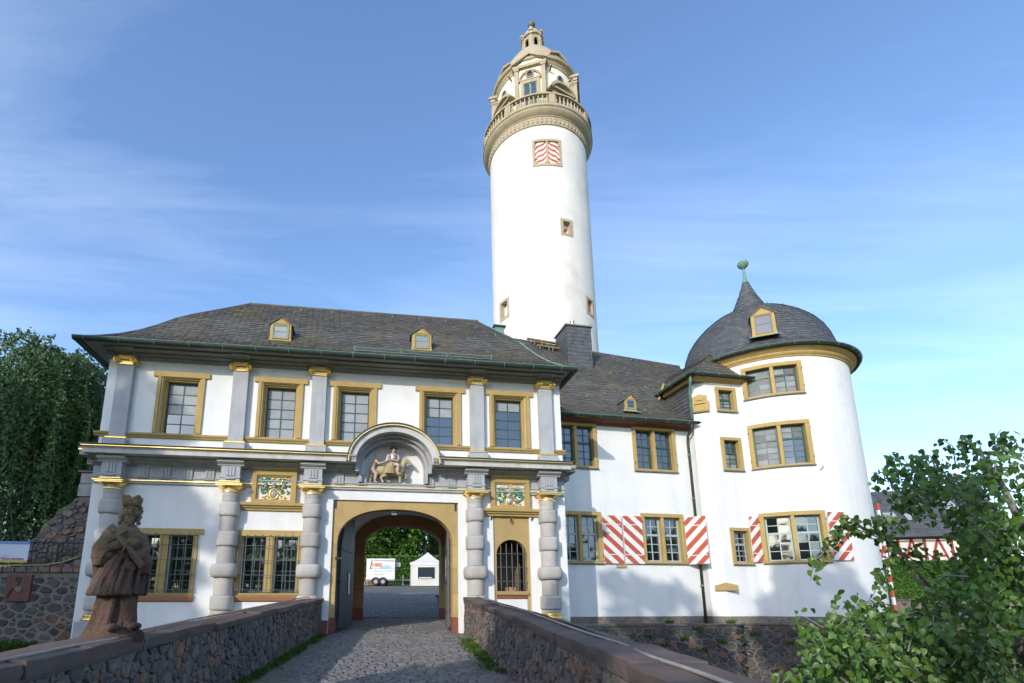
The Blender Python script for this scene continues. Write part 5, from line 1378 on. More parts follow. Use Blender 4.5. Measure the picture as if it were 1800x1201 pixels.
# courtyard paving (rising away from the gate)
COBF = mat('courtyard_cobble', (0.19, 0.18, 0.165), (0.10, 0.098, 0.095), rough=0.75, scale=5.0, bump=0.2, spots=(0.4, 0.5, (0.16, 0.155, 0.10), 0.5))
nt = COBF.node_tree; N = nt.nodes
vo = N.new('ShaderNodeTexVoronoi'); vo.feature = 'DISTANCE_TO_EDGE'; vo.inputs['Scale'].default_value = 6.0
nt.links.new(N['Texture Coordinate'].outputs['Object'] if 'Texture Coordinate' in N else N.new('ShaderNodeTexCoord').outputs['Object'], vo.inputs['Vector'])
mr = N.new('ShaderNodeMapRange'); mr.inputs['From Max'].default_value = 0.12; nt.links.new(vo.outputs['Distance'], mr.inputs['Value'])
bp = N.new('ShaderNodeBump'); bp.inputs['Strength'].default_value = 0.9; bp.inputs['Distance'].default_value = 0.03
nt.links.new(mr.outputs[0], bp.inputs['Height']); nt.links.new(bp.outputs[0], N['Principled BSDF'].inputs['Normal'])
ys = [22.7, 26, 30, 36, 42, 50, 56, 75]
mb = MB()
for k in range(len(ys) - 1):
    mb.quad((-30, ys[k], deck(ys[k])), (30, ys[k], deck(ys[k])), (30, ys[k + 1], deck(ys[k + 1])), (-30, ys[k + 1], deck(ys[k + 1])))
cyard = struct(mb.build('courtyard_paving', COBF, fix=False))

LPX = lambda y: -3.02 - 0.045 * (y - 3.0)
RPX = lambda y: 1.36 - 0.038 * (y - 3.0) - (0.045 * (y - 9.0) if y > 9 else 0)
mb = MB()
yy = [-3, 3, 9, 15.75]
for k in range(3):
    a, b = yy[k], yy[k + 1]
    mb.add([(LPX(a) - 0.5, a, deck(a) - 0.03), (RPX(a) + 0.5, a, deck(a) - 0.03), (RPX(b) + 0.5, b, deck(b) - 0.03), (LPX(b) - 0.5, b, deck(b) - 0.03), (LPX(a) - 0.5, a, -3.3), (RPX(a) + 0.5, a, -3.3), (RPX(b) + 0.5, b, -3.3), (LPX(b) - 0.5, b, -3.3)], [(0, 1, 2, 3), (4, 5, 1, 0), (5, 6, 2, 1), (7, 4, 0, 3), (6, 7, 3, 2)])
mb.add([(-3.62, 15.75, deck(15.75) - 0.03), (0.5, 15.75, deck(15.75) - 0.03), (1.6, 22.75, 1.01), (-4.6, 22.75, 1.01)], [(0, 1, 2, 3)])
bridge = struct(mb.build('bridge_roadway', JOINT, fix=False))

# granite setts: the nearest as single pieces, the rest joined
rg = random.Random(3)
def sett_geom(mb, cx, cy, w, d, z, slope, rot):
    h = rg.uniform(0.012, 0.028); e = 0.018
    cr, sr = math.cos(rot), math.sin(rot)
    def P(x, y, zz):
        return (cx + x * cr - y * sr, cy + x * sr + y * cr, z + (x * sr + y * cr) * slope + zz)
    w2, d2 = w / 2, d / 2
    j = lambda: rg.uniform(-0.008, 0.008)
    base = [(-w2 + j(), -d2 + j()), (w2 + j(), -d2 + j()), (w2 + j(), d2 + j()), (-w2 + j(), d2 + j())]
    vs = [P(x, y, -0.05) for x, y in base] + [P(x * 0.97, y * 0.97, h * 0.35) for x, y in base] + [P(x * (1 - e / w2), y * (1 - e / d2), h + rg.uniform(-.003, .003)) for x, y in base]
    fs = [(8, 9, 10, 11)]
    for k in range(4):
        k2 = (k + 1) % 4; fs += [(k, k2, 4 + k2, 4 + k), (4 + k, 4 + k2, 8 + k2, 8 + k)]
    mb.add(vs, fs)
setts = []
y = 8.05; row = 0
while y < 22.6:
    d = rg.uniform(0.10, 0.13) if y < 15.9 else rg.uniform(0.15, 0.19)
    x0 = LPX(y) + 0.02 if y < 15.75 else -3.55 - (y - 15.75) * 0.06
    x1 = RPX(y) - 0.02 if y < 15.75 else 0.44 + (y - 15.75) * 0.12
    x = x0 - rg.uniform(0, 0.1)
    while x < x1:
        w = rg.uniform(0.13, 0.22)
        edge = min(x - x0, x1 - x) < 0.55
        setts.append((x + w / 2, y + d / 2 + 0.03 * math.sin(x * 1.7 + row), w - 0.022, d - 0.02, deck(y + d / 2) - 0.012 + 0.022 * noise.noise(Vector((x * 0.8, y * 0.6, 0))) - (0.03 if edge else 0), rg.uniform(-0.03, 0.03)))
        x += w
    y += d; row += 1
for k, s in enumerate(setts[:300]):
    mb = MB(); mb.cur = rg.random(); sett_geom(mb, *s[:5], 0.05, s[5]); mb.build('granite_sett', SETT, bridge, fix=False)
mb = MB()
for s in setts[300:]:
    mb.cur = rg.random(); sett_geom(mb, *s[:5], 0.05, s[5])
mb.build('granite_setts_far', SETT, bridge, fix=False, kind='stuff')
mb = MB(); y = 22.62
while y < 40:
    d = rg.uniform(0.16, 0.22) * (1 + (y - 22) * 0.03); x = -0.19 * y - 1.2
    while x < 0.07 * y:
        w = rg.uniform(0.17, 0.28) * (1 + (y - 22) * 0.03); mb.cur = rg.random()
        sett_geom(mb, x + w / 2, y + d / 2, w - 0.025, d - 0.022, deck(y + d / 2) + 0.012, 0.07, rg.uniform(-.04, .04)); x += w
    y += d
mb.build('courtyard_setts', SETT, cyard, fix=False, kind='stuff')

# ---- rubble walls from irregular cells
def cells(w, h, size, asp, rng, relax=1):
    """irregular stones of mixed size: dart throwing with a radius each, then a weighted cell diagram"""
    pts = []; G_ = {}
    cs_ = size * 0.9
    def near_(x, y, k=2):
        gx, gy = int(x / cs_), int(y / cs_)
        for i in range(gx - k, gx + k + 1):
            for j in range(gy - k, gy + k + 1):
                yield from G_.get((i, j), ())
    n_try = int(w / asp * h / (size * size) * 26)
    for t in range(n_try):
        f = t / n_try
        r_ = size * (rng.uniform(0.75, 1.15) if f < 0.25 else (rng.uniform(0.42, 0.75) if f < 0.6 else rng.uniform(0.24, 0.42))) * 0.62
        x, y = rng.uniform(0, w / asp), rng.uniform(0, h)
        if all((x - q[0]) ** 2 + (y - q[1]) ** 2 > ((r_ + q[2]) * 0.93) ** 2 for q in near_(x, y)):
            pts.append((x, y, r_)); G_.setdefault((int(x / cs_), int(y / cs_)), []).append((x, y, r_))
    out = []
    for (px, py, pr_) in pts:
        poly = [(0, 0), (w / asp, 0), (w / asp, h), (0, h)]
        nb = sorted(((q[0] - px) ** 2 + (q[1] - py) ** 2, q) for q in near_(px, py, 3) if (q[0], q[1]) != (px, py))[:16]
        for d2, q in nb:
            d = math.sqrt(d2); ux, uy = (q[0] - px) / d, (q[1] - py) / d
            m_ = (d2 + pr_ * pr_ - q[2] * q[2]) / (2 * d)
            res = []
            for k in range(len(poly)):
                A_, B_ = poly[k], poly[(k + 1) % len(poly)]
                fa = (A_[0] - px) * ux + (A_[1] - py) * uy - m_; fb = (B_[0] - px) * ux + (B_[1] - py) * uy - m_
                if fa <= 0: res.append(A_)
                if fa * fb < 0:
                    t = fa / (fa - fb); res.append((A_[0] + (B_[0] - A_[0]) * t, A_[1] + (B_[1] - A_[1]) * t))
            poly = res
            if len(poly) < 3: break
        if len(poly) >= 3: out.append(((px * asp, py), [(x * asp, y) for x, y in poly]))
    return out
def stone_geom(mb, c, poly, M, rng, gap=0.010, h=(0.006, 0.034)):
    n0 = len(poly)
    cx = sum(p[0] for p in poly) / n0; cy = sum(p[1] for p in poly) / n0
    size = max(0.03, min(max(p[0] for p in poly) - min(p[0] for p in poly), max(p[1] for p in poly) - min(p[1] for p in poly)))
    k = max(0.55, 1 - 2 * gap * rng.uniform(0.7, 1.7) / size)
    P = [(cx + (x - cx) * k, cy + (y - cy) * k) for x, y in poly]
    R_ = []
    for i in range(n0):
        a, b = P[i], P[(i + 1) % n0]
        if math.hypot(a[0] - b[0], a[1] - b[1]) < 0.012: continue
        q0 = rng.uniform(0.03, 0.17); q1 = rng.uniform(0.03, 0.17); R_.append((a[0] * (1 - q0) + b[0] * q0, a[1] * (1 - q0) + b[1] * q0)); R_.append((a[0] * q1 + b[0] * (1 - q1), a[1] * q1 + b[1] * (1 - q1)))
    n = len(R_)
    if n < 3: return False
    hh = rng.uniform(*h)
    R_ = [(x + (cx - x) * rng.uniform(-0.03, 0.10), y + (cy - y) * rng.uniform(-0.03, 0.10)) for x, y in R_]
    gx, gy = rng.uniform(-1, 1) * hh / size * 0.9, rng.uniform(-1, 1) * hh / size * 0.9
    vs = [M(x, y, -0.02) for x, y in R_]
    vs += [M(cx + (x - cx) * 0.965, cy + (y - cy) * 0.965, hh * 0.7) for x, y in R_]
    vs += [M(cx + (x - cx) * 0.86, cy + (y - cy) * 0.86, max(0.003, hh * rng.uniform(0.85, 1.15) + gx * (x - cx) + gy * (y - cy))) for x, y in R_]
    fs = [tuple(2 * n + i for i in range(n))]
    for i in range(n):
        j = (i + 1) % n; fs += [(i, j, n + j, n + i), (n + i, n + j, 2 * n + j, 2 * n + i)]
    mb.add(vs, fs); return True
def rubble(parent, cs, M, m, rng, key, keep_f=None, name='rubble_stone', **kw):
    cs = [c for c in cs if keep_f is None or keep_f(c)]
    cs.sort(key=key)
    rest = MB(); nr = 0
    for i, (c, poly) in enumerate(cs):
        if i < 300:
            mb = MB(); mb.cur = rng.random()
            if stone_geom(mb, c, poly, M, rng, **kw): mb.build(name, m, parent)
        else:
            rest.cur = rng.random(); nr += stone_geom(rest, c, poly, M, rng, **kw)
    if nr: rest.build(name + 's_far', m, parent, kind='stuff')

PH = 0.95     # rubble height under the coping
def parapet(name, label, X, side, y0, y1, seed):
    """side -1: left wall (inner face looks +x), +1: right wall"""
    rng = random.Random(seed); th = 0.46
    mb = MB(); n = 8
    for i in range(n):
        a, b = y0 + (y1 - y0) * i / n, y0 + (y1 - y0) * (i + 1) / n
        mb.add([(X(a), a, deck(a) - 0.4), (X(b), b, deck(b) - 0.4), (X(b) + side * th, b, deck(b) - 3.2), (X(a) + side * th, a, deck(a) - 3.2), (X(a), a, deck(a) + PH), (X(b), b, deck(b) + PH), (X(b) + side * th, b, deck(b) + PH), (X(a) + side * th, a, deck(a) + PH)], [(0, 1, 5, 4), (4, 5, 6, 7), (3, 2, 6, 7)])
    mb.add([(X(y1), y1, deck(y1) - .4), (X(y1) + side * th, y1, deck(y1) - .4), (X(y1) + side * th, y1, deck(y1) + PH), (X(y1), y1, deck(y1) + PH)], [(0, 1, 2, 3)])
    core = mb.build(name, MORTAR)
    tag(core, label, 'parapet')
    L_ = y1 - y0
    M = lambda s, z, o: (X(y0 + s) - side * o, y0 + s, deck(y0 + s) - 0.10 + z)
    rubble(core, cells(L_, PH + 0.09, 0.135, 1.2, rng), M, RUBBLE, rng, lambda c: c[0][0])
    # coping stones
    y = y0; k = 0
    while y < y1 - 0.05:
        ln = rng.uniform(0.7, 1.25) if y > 6 else rng.uniform(0.6, 0.9)
        e = min(y + ln, y1)
        if y1 - e < 0.4: e = y1
        t = rng.uniform(0.10, 0.14) if y < 7.5 else rng.uniform(0.075, 0.105); dz = rng.uniform(-0.012, 0.012); ov = rng.uniform(0.025, 0.06)
        mb = MB(); mb.cur = rng.random()
        nn = 5; prof = [(-ov, 0.0), (-ov - 0.006, t * 0.5), (-ov, t * 0.93), (-ov + 0.018, t), (th * 0.5, t + 0.008), (th + 0.04, t), (th + 0.06, t * 0.92), (th + 0.06, 0)]
        vs = []; fs = []
        for i in range(nn + 1):
            yy_ = y + 0.008 + (e - y - 0.016) * i / nn
            for (ox, oz) in prof:
                r = 0.011 if 0 < i < nn else 0.018
                vs.append((X(yy_) + side * (ox + rng.uniform(-r, r) * 0.6), yy_, deck(yy_) + PH + dz + oz + (rng.uniform(-r, r) * 0.5 if oz else 0)))
        q = len(prof)
        for i in range(nn):
            for j in range(q):
                j2 = (j + 1) % q; fs.append((i * q + j, i * q + j2, (i + 1) * q + j2, (i + 1) * q + j))
        fs += [tuple(range(q)), tuple(nn * q + j for j in range(q))]
        mb.add(vs, fs)
        mb.build('coping_stone', COPING, core, autosmooth=24)
        y = e; k += 1
    return core
pl = parapet('bridge_parapet', 'low rubble bridge parapet with reddish coping below the statue', LPX, -1, 2.6, 15.72, 11)
pr = parapet('bridge_parapet', 'low rubble bridge parapet with dark coping and loose cables, right of the roadway', RPX, 1, 2.2, 15.95, 12)

# cables lying on the copings
def cable(X, side, pts, r, label, m=CABLE):
    P = [Vector((X(y) + side * o, y, deck(y) + PH + 0.115 + h)) for y, o, h in pts]
    Q = []
    for i in range(len(P) - 1):
        for k in range(5):
            f = k / 5; Q.append(P[i].lerp(P[i + 1], f) + Vector((0.012 * math.sin(i * 5 + k), 0, 0)))
    Q.append(P[-1])
    mb = MB(); mb.tube(Q, r, 6); o = mb.build('cable', m, smooth=True); tag(o, label, 'cable'); return o
cable(LPX, -1, [(2.7, 0.10, .03), (3.6, 0.14, .03), (4.6, 0.10, .03), (5.3, 0.05, .03), (5.9, 0.2, .03), (7.5, 0.26, .025), (10, 0.28, .02), (13, 0.3, .02), (15.6, 0.35, .02)], 0.014, 'thin pale cable lying along the coping past the statue')
cable(RPX, 1, [(2.3, 0.14, .035), (3.0, 0.22, .035), (4.0, 0.20, .035), (5.0, 0.26, .03), (7, 0.22, .025), (9, 0.28, .02), (11, 0.2, .02), (13, 0.25, .02), (15.5, 0.3, .02)], 0.013, 'thicker pale cable along the coping, the nearer of two')
cable(RPX, 1, [(2.3, 0.17, .035), (3.0, 0.245, .035), (4.0, 0.225, .035), (5.0, 0.28, .03), (7, 0.25, .025), (9.2, 0.31, .02)], 0.009, 'thin pale cable hugging the thicker one on the coping')
cable(RPX, 1, [(4.2, 0.36, .02), (5.2, 0.33, .02), (7.2, 0.36, .02), (9, 0.33, .02), (10.5, 0.30, .02), (12, 0.3, .02), (13, 0.24, .02), (13.6, 0.36, .02)], 0.012, 'black cable looping along the outer edge of the coping', IRONB)

# ---- stone wall left of the gatehouse
sw = thing('stone_wall', 'dark basalt retaining wall with sandy mortar left of the gatehouse', 'wall', (-1.48, 16.15, 0), GA)
mb = MB(); mb.box(-16, -8.80, 0.35, 1.2, -3.3, 2.66); mb.build('mortar_core', MORTAR, sw)
rng = random.Random(21)
rubble(sw, cells(6.0, 3.4, 0.21, 1.5, rng), lambda s, z, o: (-14.85 + s, 0.35 - o, -1.0 + z), RUBBLED, rng, lambda c: -c[0][0], lambda c: not (-10.78 < -14.85 + c[0][0] < -10.08 and 1.66 < -1.0 + c[0][1] < 2.52), gap=0.024)
for k in range(16):
    mb = MB(); mb.cur = rng.random(); x = -13.6 + 0.30 * k; mb.box(x + .01, x + .285, 0.29, 0.6, 2.52, 2.66); mb.build('capping_brick', RUBBLE, sw, bevel=0.012)
pq = MB(); pq.box(-10.74, -10.12, 0.27, 0.4, 1.72, 2.46); plq = pq.build('stone_plaque', mat('red_plaque', (0.19, 0.085, 0.07), (0.13, 0.065, 0.055), rough=0.9, scale=9, bump=0.8, bscale=20), sw, bevel=0.01)
mb = MB(); mb.tube([(-10.50, 0.262, 2.28), (-10.50, 0.262, 2.36), (-10.36, 0.262, 2.36)], 0.022, 5); mb.tube([(-10.42, 0.262, 2.32), (-10.44, 0.262, 2.12)], 0.03, 5); mb.tube([(-10.55, 0.262, 2.08), (-10.62, 0.262, 1.95), (-10.66, 0.262, 1.82)], 0.03, 5); mb.build('carved_figure', mat('plaque_shadow_stone', (0.06, 0.04, 0.038), (0.09, 0.05, 0.045), bump=0.5), plq)
mb = MB(); mb.lathe([(0.01, -0.02), (0.085, -0.02), (0.085, 0.02), (0.01, 0.02)], 16, (-10.40, 2.06, 0)); 
mb.v = [(x, 0.262 + z, y) for x, y, z in mb.v]; mb.build('carved_disc', MORTAR, plq)
# ruined stretch behind
rw = thing('ruined_wall', 'tall weathered rubble wall remnant stepping up behind the railing', 'ruin', (-1.48, 16.15, 0), GA)
prof = [(-11.35, 0.5), (-11.35, 3.55), (-11.1, 3.75), (-11.0, 4.1), (-10.75, 4.3), (-10.6, 4.6), (-10.3, 4.75), (-10.2, 4.95), (-9.95, 5.0), (-8.6, 5.0), (-8.6, 0.5)]
mb = MB(); mb.prism_y(prof, 2.0, 2.7); mb.build('mortar_core', MORTARD, rw)
rng = random.Random(22)
def inprof(x, z):
    for k in range(1, len(prof) - 2):
        if prof[k][0] <= x <= prof[k + 1][0]:
            f = (x - prof[k][0]) / max(1e-6, prof[k + 1][0] - prof[k][0]); return z < prof[k][1] + (prof[k + 1][1] - prof[k][1]) * f - 0.05
    return False
GREYR = ramp_mat('grey_rubble', [(0.216, 0.196, 0.169), (0.270, 0.243, 0.209), (0.176, 0.162, 0.149), (0.297, 0.203, 0.149), (0.230, 0.209, 0.189), (0.196, 0.182, 0.162)], bump=0.9, bscale=16)
rubble(rw, cells(2.8, 3.0, 0.19, 1.6, rng), lambda s, z, o: (-11.4 + s, 2.0 - o, 2.2 + z), GREYR, rng, lambda c: -c[0][1], lambda c: inprof(-11.4 + c[0][0], 2.2 + c[0][1]), gap=0.012, h=(0.02, 0.08))
for k, (a, b, z0, z1) in enumerate([(-10.15, -9.45, 5.02, 5.42), (-9.44, -8.7, 5.02, 5.42), (-10.12, -9.2, 5.43, 5.80), (-9.19, -8.7, 5.43, 5.80)]):
    mb = MB(); mb.box(a, b, 1.98, 2.6, z0, z1); mb.build('ashlar_block', GREYD, rw, bevel=0.02)
mb = MB(); mb.box(-10.2, -8.6, 1.92, 2.7, 5.81, 5.86); mb.build('cap_slab', LEAD, rw)

# railing
fe = thing('iron_railing', 'black iron railing with upright bars on top of the stone wall', 'railing', (-1.48, 16.15, 0), GA)
mb = MB(); mb.tube([(-13.2, 0.62, 3.40), (-8.95, 0.62, 3.38)], 0.02, 6); mb.build('top_rail', IRONB, fe)
mb = MB(); mb.tube([(-13.2, 0.62, 2.76), (-9.75, 0.62, 2.77), (-8.95, 0.62, 3.0)], 0.02, 6); mb.build('bottom_rail', IRONB, fe)
for k in range(32):
    x = -13.1 + 0.134 * k; zb = 2.77 if x < -9.75 else 2.77 + (x + 9.75) * 0.29
    post = k % 11 == 3
    mb = MB(); mb.tube([(x, 0.62, zb), (x, 0.62, 3.39)], 0.028 if post else 0.011, 6); mb.build('post' if post else 'baluster', IRONB, fe)
# banner on the railing
bn = MB(); bn.grid(lambda s, t: (-13.1 + 2.62 * s, 0.585 + 0.012 * math.sin(s * 17) * (1 - t), 2.80 + 0.60 * t), 24, 4)
BAN = mat('banner_print', (0.62, 0.66, 0.74), (0.58, 0.63, 0.72), rough=0.5, scale=1)
ban = bn.build('banner', BAN, None, smooth=True, fix=False)
MG = Matrix.Translation((-1.48, 16.15, 0)) @ Matrix.Rotation(GA, 4, 'Z')
ban.matrix_world = MG; tag(ban, 'pale vinyl banner with yellow lower edge tied to the black railing', 'banner')
mb = MB(); mb.box(-13.1, -10.48, 0.562, 0.568, 2.80, 2.86); mb.build('yellow_band', mat('yellow_print', (0.55, 0.45, 0.10)), ban)
mb = MB(); mb.box(-13.1, -10.48, 0.562, 0.568, 3.34, 3.40); mb.build('blue_band', mat('blue_print', (0.20, 0.33, 0.62)), ban)
def text(body, size, m, parent, loc, rot, name='lettering', bold=0.0, sx=1.0):
    cu = bpy.data.curves.new(name, 'FONT'); cu.body = body; cu.size = size; cu.extrude = 0.001; cu.offset = bold; cu.align_x = 'LEFT'
    o = bpy.data.objects.new(name, cu); col.objects.link(o)
    dg = bpy.context.evaluated_depsgraph_get(); dg.update()
    me = bpy.data.meshes.new_from_object(o.evaluated_get(dg))
    bpy.data.objects.remove(o); me.materials.clear(); me.materials.append(m)
    q = bpy.data.objects.new(name, me); col.objects.link(q); q.parent = parent; q.location = loc; q.rotation_euler = rot; q.scale = (sx, 1, 1)
    return q
REDP = mat('red_print', (0.42, 0.03, 0.04))
text('Taunus Sparkasse', 0.085, REDP, ban, (-11.17, 0.565, 2.885), (PI / 2, 0, 0), bold=0.0015)
text('Unterstützt von', 0.03, REDP, ban, (-11.15, 0.565, 2.975), (PI / 2, 0, 0))
mb = MB(); mb.ball((-11.26, 0.563, 2.93), 0.055, 12, (1, 0.06, 1), 6); mb.ball((-11.26, 0.563, 3.0), 0.03, 10, (1, 0.06, 1), 5); mb.build('red_emblem', REDP, ban)
# yellow hose at the wall foot of the railing
mb = MB(); mb.tube([gw(-13, 0.3, 2.70), gw(-11, 0.29, 2.70), gw(-9.9, 0.29, 2.72), gw(-9.4, 0.28, 2.80), gw(-9.0, 0.25, 2.96)], 0.018, 6); tag(mb.build('hose', mat('yellow_hose', (0.42, 0.34, 0.08)), smooth=True), 'yellow hose along the top of the dark stone wall', 'hose')

# ---- moat wall under the wing and the round tower
mw = thing('moat_wall', 'curved basalt moat wall with thin coping below the white wing', 'wall')
pts = led[:-1]
acc = [0.0]
for i in range(len(pts) - 1): acc.append(acc[-1] + (pts[i + 1] - pts[i]).length)
def along(s):
    s = max(0, min(acc[-1] - 1e-4, s))
    for i in range(len(acc) - 1):
        if acc[i] <= s <= acc[i + 1]:
            f = (s - acc[i]) / (acc[i + 1] - acc[i]); d = (pts[i + 1] - pts[i]).normalized(); return pts[i].lerp(pts[i + 1], f), Vector((d.y, -d.x, 0))
    return pts[-1], Vector((0, -1, 0))
LM = 15.0
mb = MB(); mb.grid(lambda s, t: tuple(along(LM * s)[0] + along(LM * s)[1] * 0.03 + Vector((0, 0, -3.3 + 4.22 * t))), 60, 1); mb.build('mortar_core', MORTARD, mw, fix=False)
rng = random.Random(31)
def MM(s, z, o):
    p, n_ = along(s); p = p + n_ * (0.03 + o); return (p.x, p.y, -1.75 + z)
rubble(mw, cells(LM, 2.62, 0.21, 1.4, rng), MM, RUBBLED, rng, lambda c: (abs(c[0][0] - 6.5) + (2.6 - c[0][1]) * 0.6), gap=0.014, h=(0.02, 0.07))
s = 0.0
while s < LM - 0.2:
    ln = rng.uniform(0.5, 1.0); mb = MB(); mb.cur = rng.random(); q = []
    for k in range(4):
        p, n_ = along(s + 0.006 + (ln - 0.012) * k / 3); q.append((p + n_ * (0.10 + rng.uniform(-.02, .02)), p - n_ * 0.35))
    vs = []; t = rng.uniform(0.05, 0.09)
    for a, b in q: vs += [(a.x, a.y, 0.925), (a.x, a.y, 0.925 + t), (b.x, b.y, 0.925 + t), (b.x, b.y, 0.925)]
    fs = [(0, 1, 2, 3), (12, 13, 14, 15)]
    for k in range(3):
        for j in range(4): fs.append((k * 4 + j, k * 4 + (j + 1) % 4, k * 4 + 4 + (j + 1) % 4, k * 4 + 4 + j))
    mb.add(vs, fs); mb.build('coping_slab', COPING if rng.random() < 0.4 else GREYR, mw); s += ln
# rough footing courses under the white walls
rng = random.Random(33)
rubble(wing, cells(6.5, 0.30, 0.13, 1.6, rng), lambda s, z, o: (0.0 + s, -0.03 - o, 0.86 + z), GREYR, rng, lambda c: c[0][0], gap=0.010, name='footing_stone', h=(0.006, 0.02))
rubble(rt, cells(7.5, 0.30, 0.13, 1.6, rng), lambda s, z, o: tuple(cylT(RR_ + 0.03)(-4.0 + s, -o, 0.86 + z)), GREYR, rng, lambda c: c[0][0], gap=0.010, name='footing_stone', h=(0.006, 0.02))
# ================================================================== VEGETATION
def leaf(mb, p, d, up, s, w=0.55, fold=0.18):
    """one folded leaf: base p, direction d, size s"""
    d = d.normalized(); n = d.cross(up)
    if n.length < 1e-4: n = d.cross(Vector((1, 0.2, 0)))
    n.normalize(); q = n.cross(d)
    a = p; t = p + d * s; m = p + d * (s * 0.42)
    l = m + n * (s * w * 0.5) + q * (s * fold); r = m - n * (s * w * 0.5) + q * (s * fold)
    mb.add([a, l, t, r], [(0, 1, 2), (0, 2, 3)])
def heart(mb, p, d, up, s):
    d = d.normalized(); n = d.cross(up)
    if n.length < 1e-4: n = d.cross(Vector((1, 0.2, 0)))
    n.normalize(); q = n.cross(d)
    P = lambda x, y, z: p + d * (s * y) + n * (s * x) + q * (s * z)
    c = 0.06
    vs = [P(0, 0.0, 0), P(0.24, -0.02, c), P(0.40, 0.20, c * 1.6), P(0.37, 0.48, c), P(0.20, 0.78, -0.02), P(0, 1.06, -0.16), P(-0.20, 0.78, -0.02), P(-0.37, 0.48, c), P(-0.40, 0.20, c * 1.6), P(-0.24, -0.02, c), P(0, 0.35, -0.02), P(0, 0.7, -0.05)]
    mb.add(vs, [(0, 1, 2, 10), (10, 2, 3, 11), (11, 3, 4, 5), (0, 10, 8, 9), (10, 11, 7, 8), (11, 5, 6, 7)])
def rdir(r):
    while True:
        v = Vector((r.uniform(-1, 1), r.uniform(-1, 1), r.uniform(-1, 1)))
        if 0.05 < v.length < 1: return v.normalized()

def tree(name, label, base, H, cz, R, leafm, seed, nclump=160, per=110, ls=0.16, bark=BARK, flat=0.8, trunk_r=0.3, group=None, shell=0.55):
    """broadleaf tree: tapered trunk with limbs, crown of many leaf clumps with gaps"""
    r = random.Random(seed); base = Vector(base)
    t = thing(name, label, 'tree', base, 0, group)
    C = Vector((0, 0, cz)); RZ_ = (H - cz)
    mb = MB()
    top = Vector((r.uniform(-.4, .4), r.uniform(-.4, .4), cz + RZ_ * 0.5))
    mb.tube([(0, 0, -0.3), (0.05, 0, H * 0.12), tuple(top * 0.55), tuple(top)], [trunk_r * 1.25, trunk_r, trunk_r * 0.65, trunk_r * 0.15], 8)
    cl = []
    for k in range(nclump):
        d = rdir(r); 
        rr = r.uniform(shell, 1.0)
        wob = 1 + 0.28 * noise.noise(d * 1.7 + Vector((seed, 0, 0)))
        p = C + Vector((d.x * R * rr * wob, d.y * R * rr * wob, d.z * RZ_ * rr * wob * (1.0 if d.z > 0 else flat)))
        cl.append(p)
    for k in range(0, nclump, max(1, nclump // 26)):
        p = cl[k]; s = Vector((0, 0, min(p.z * 0.5, cz * 0.8))) ; m = s.lerp(p, 0.5) + Vector((0, 0, 0.4))
        mb.tube([tuple(s), tuple(m), tuple(p)], [trunk_r * 0.32, trunk_r * 0.18, 0.02], 5)
    mb.build('trunk', bark, t, smooth=True)
    mb = MB()
    for p in cl:
        cr = r.uniform(0.45, 1.0) * R * 0.24; tone = r.random()
        for j in range(per):
            d = rdir(r) * (r.random() ** 0.45 * cr); d.z *= 0.7
            mb.cur = (tone * 0.5 + r.random() * 0.5)
            o = d.normalized() + Vector((0, 0, -0.25)) + rdir(r) * 0.6
            leaf(mb, p + d, o, Vector((0, 0, 1)) + rdir(r) * 0.5, ls * r.uniform(0.7, 1.25), 0.7)
    mb.build('crown', leafm, t, fix=False)
    return t

